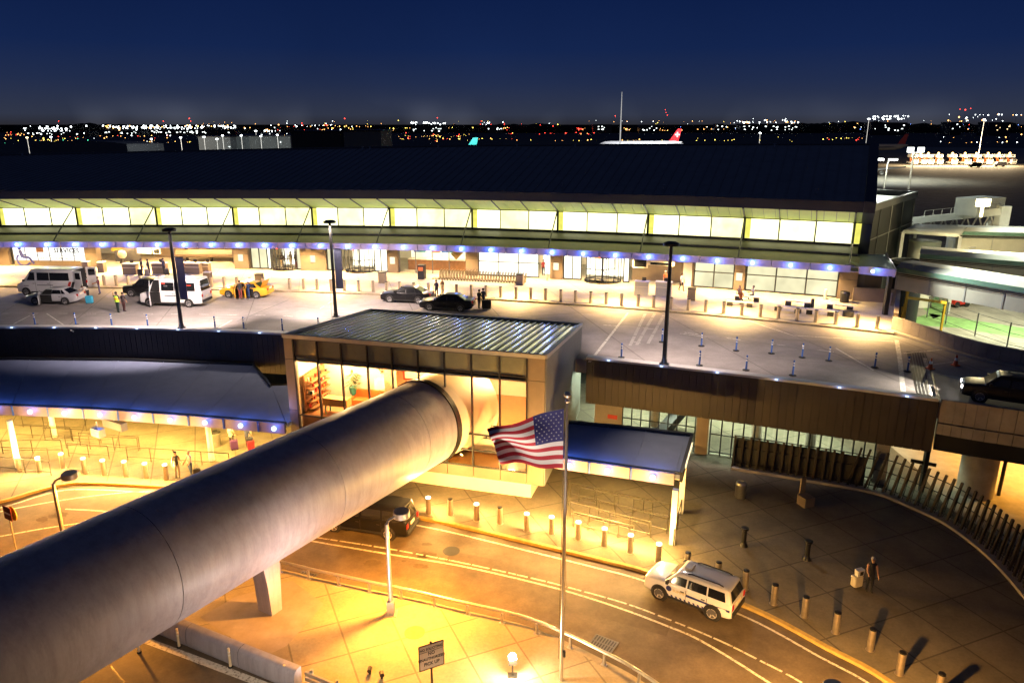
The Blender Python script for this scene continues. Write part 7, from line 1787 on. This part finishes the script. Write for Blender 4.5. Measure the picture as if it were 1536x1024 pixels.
band(35,135,189,197,50,'wwww',(.9,1.8)); band(150,355,188,196,95,'wwwwwo',(.9,1.7)); band(355,440,190,206,22,'wwwo',(.9,1.7)); band(0,60,198,207,14,'oor'); band(0,140,207,215,16,'oyyg',(.6,1.2)); band(130,260,200,208,26,'oowr'); band(200,440,207,215,20,'yoow',(.6,1.1)); band(50,200,201,207,14,'rro')
band(395,500,185,197,26,'oowrw'); band(490,600,188,197,22,'ooyw'); band(585,770,191,214,44,'oryyo',(.5,1.)); band(615,670,183,187,14,'www',(.8,1.5)); band(720,760,184,188,8,'wwr'); band(560,700,198,211,20,'ory',(.4,.8))
band(760,905,186,202,34,'rroyr',(.5,1.1)); band(840,885,192,197,14,'rro',(.8,1.4)); band(905,1040,190,196,20,'oboo',(.4,.8)); band(760,1000,208,213,8,'oy',(.6,1.)); band(1040,1300,190,195,26,'oobw',(.5,1.)); band(1100,1200,178,184,20,'wwo',(.7,1.4)); band(1240,1300,206,213,8,'yor'); band(1040,1240,206,213,8,'yy')
band(1305,1365,174,181,24,'www',(.9,1.6)); band(1300,1536,186,196,22,'oobr',(.5,1.)); band(1420,1536,172,182,16,'wwo',(.7,1.4)); band(1400,1536,200,216,8,'wo',(.7,1.2)); band(300,1536,181,186,40,'wooy',(.3,.7))
for px,py in ((88,182),(245,182),(284,178),(286,182),(517,178),(656,177),(923,174),(999,169),(1001,173),(998,165),(1335,186),(1440,164),(1456,163),(1448,165),(722,182)): pin(px,py,'r',1.2)
tag(mb.build('airfield_lights', LM+[M['dark']]), 'hundreds of pinpoint lights scattered over the far airfield', 'lights', kind='stuff')
# catering loaders under floodlights
def loader():
    o = empty('catering_truck', (0,0,-80), 0, 'x', 'truck', 'high lift trucks lined up on the far apron')
    mb = MB(); mb.box(0,0,1.1,3.2,7,1.0); mb.box(0,-3.2,2.2,3.0,1.6,1.8); mb.build('chassis', M['white'], o)
    mb = MB(); mb.box(0,.6,4.9,3.4,5,1.6); mb.build('raised_box', M['white'], o)
    mb = MB(); mb.beam((-1.3,-1,1.6),(1.3,2,4.2),.3,.3); mb.beam((1.3,-1,1.6),(-1.3,2,4.2),.3,.3); mb.beam((-1.4,0,1.6),(-1.4,0,4.2),.25,.25); mb.beam((1.4,0,1.6),(1.4,0,4.2),.25,.25); mb.build('scissor_lift', M['orange'], o)
    mb = MB(); mb.box(0,-4.02,2.6,2.2,.06,.7); mb.box(0,-1.95,5.1,1.4,.06,.6); mb.build('windscreen', M['darkglass'], o)
    mb = MB(); mb.sphere((0,.6,6.3),.6,8,6); mb.build('beacon', emis('beacon',(1,.6,.2),5,sample=False), o)
    mb = MB()
    for x in (-1.5,1.5):
        for y in (-2.4,2.2): mb.lathe([(.6,-.2),(.6,.2)],(x,y,.6),10,axis='x')
    mb.build('wheels', M['rubber'], o); return o
ld = loader()
for i, px in enumerate((1368,1380,1391,1406,1427,1446,1463,1480,1497,1513)):
    p = G(px,247,0.012); lab = f'white and orange high lift truck on the far apron, {nth(i)} from the left'
    if i == 0: ld.location = p; ld['label'] = lab
    else: dup(ld, p, random.uniform(-.2,.2), lab)
for px in (1372,1400,1428,1455,1482,1510): P('POINT', G(px,249,0)+Vector((0,0,8)), 6500, (1,.74,.42), 1.2)
for i,(px,py) in enumerate(((1499,250),(1462,251))):
    p = G(px,py,.012); o = empty('apron_van', p, R(170), ['pale van on the floodlit far apron, right','dark van on the floodlit far apron, left'][i], 'van'); mb = MB(); mb.loft([[Vector((x,y,z)) for y,z in ((-1,.4),(-1,zz*.7),(-.8,zz),(.8,zz),(1,zz*.7),(1,.4))] for x,zz in ((-3,2.6),(1.2,2.7),(2.1,1.6),(3,1.3))]); mb.build('body', M['vw'] if i==0 else M['vb'], o); mb = MB()
    for x in (-1.8,1.8):
        for y in (-.9,.9): mb.lathe([(.4,-.12),(.4,.12)],(x,y,.4),10,axis='y')
    mb.build('wheels', M['rubber'], o)
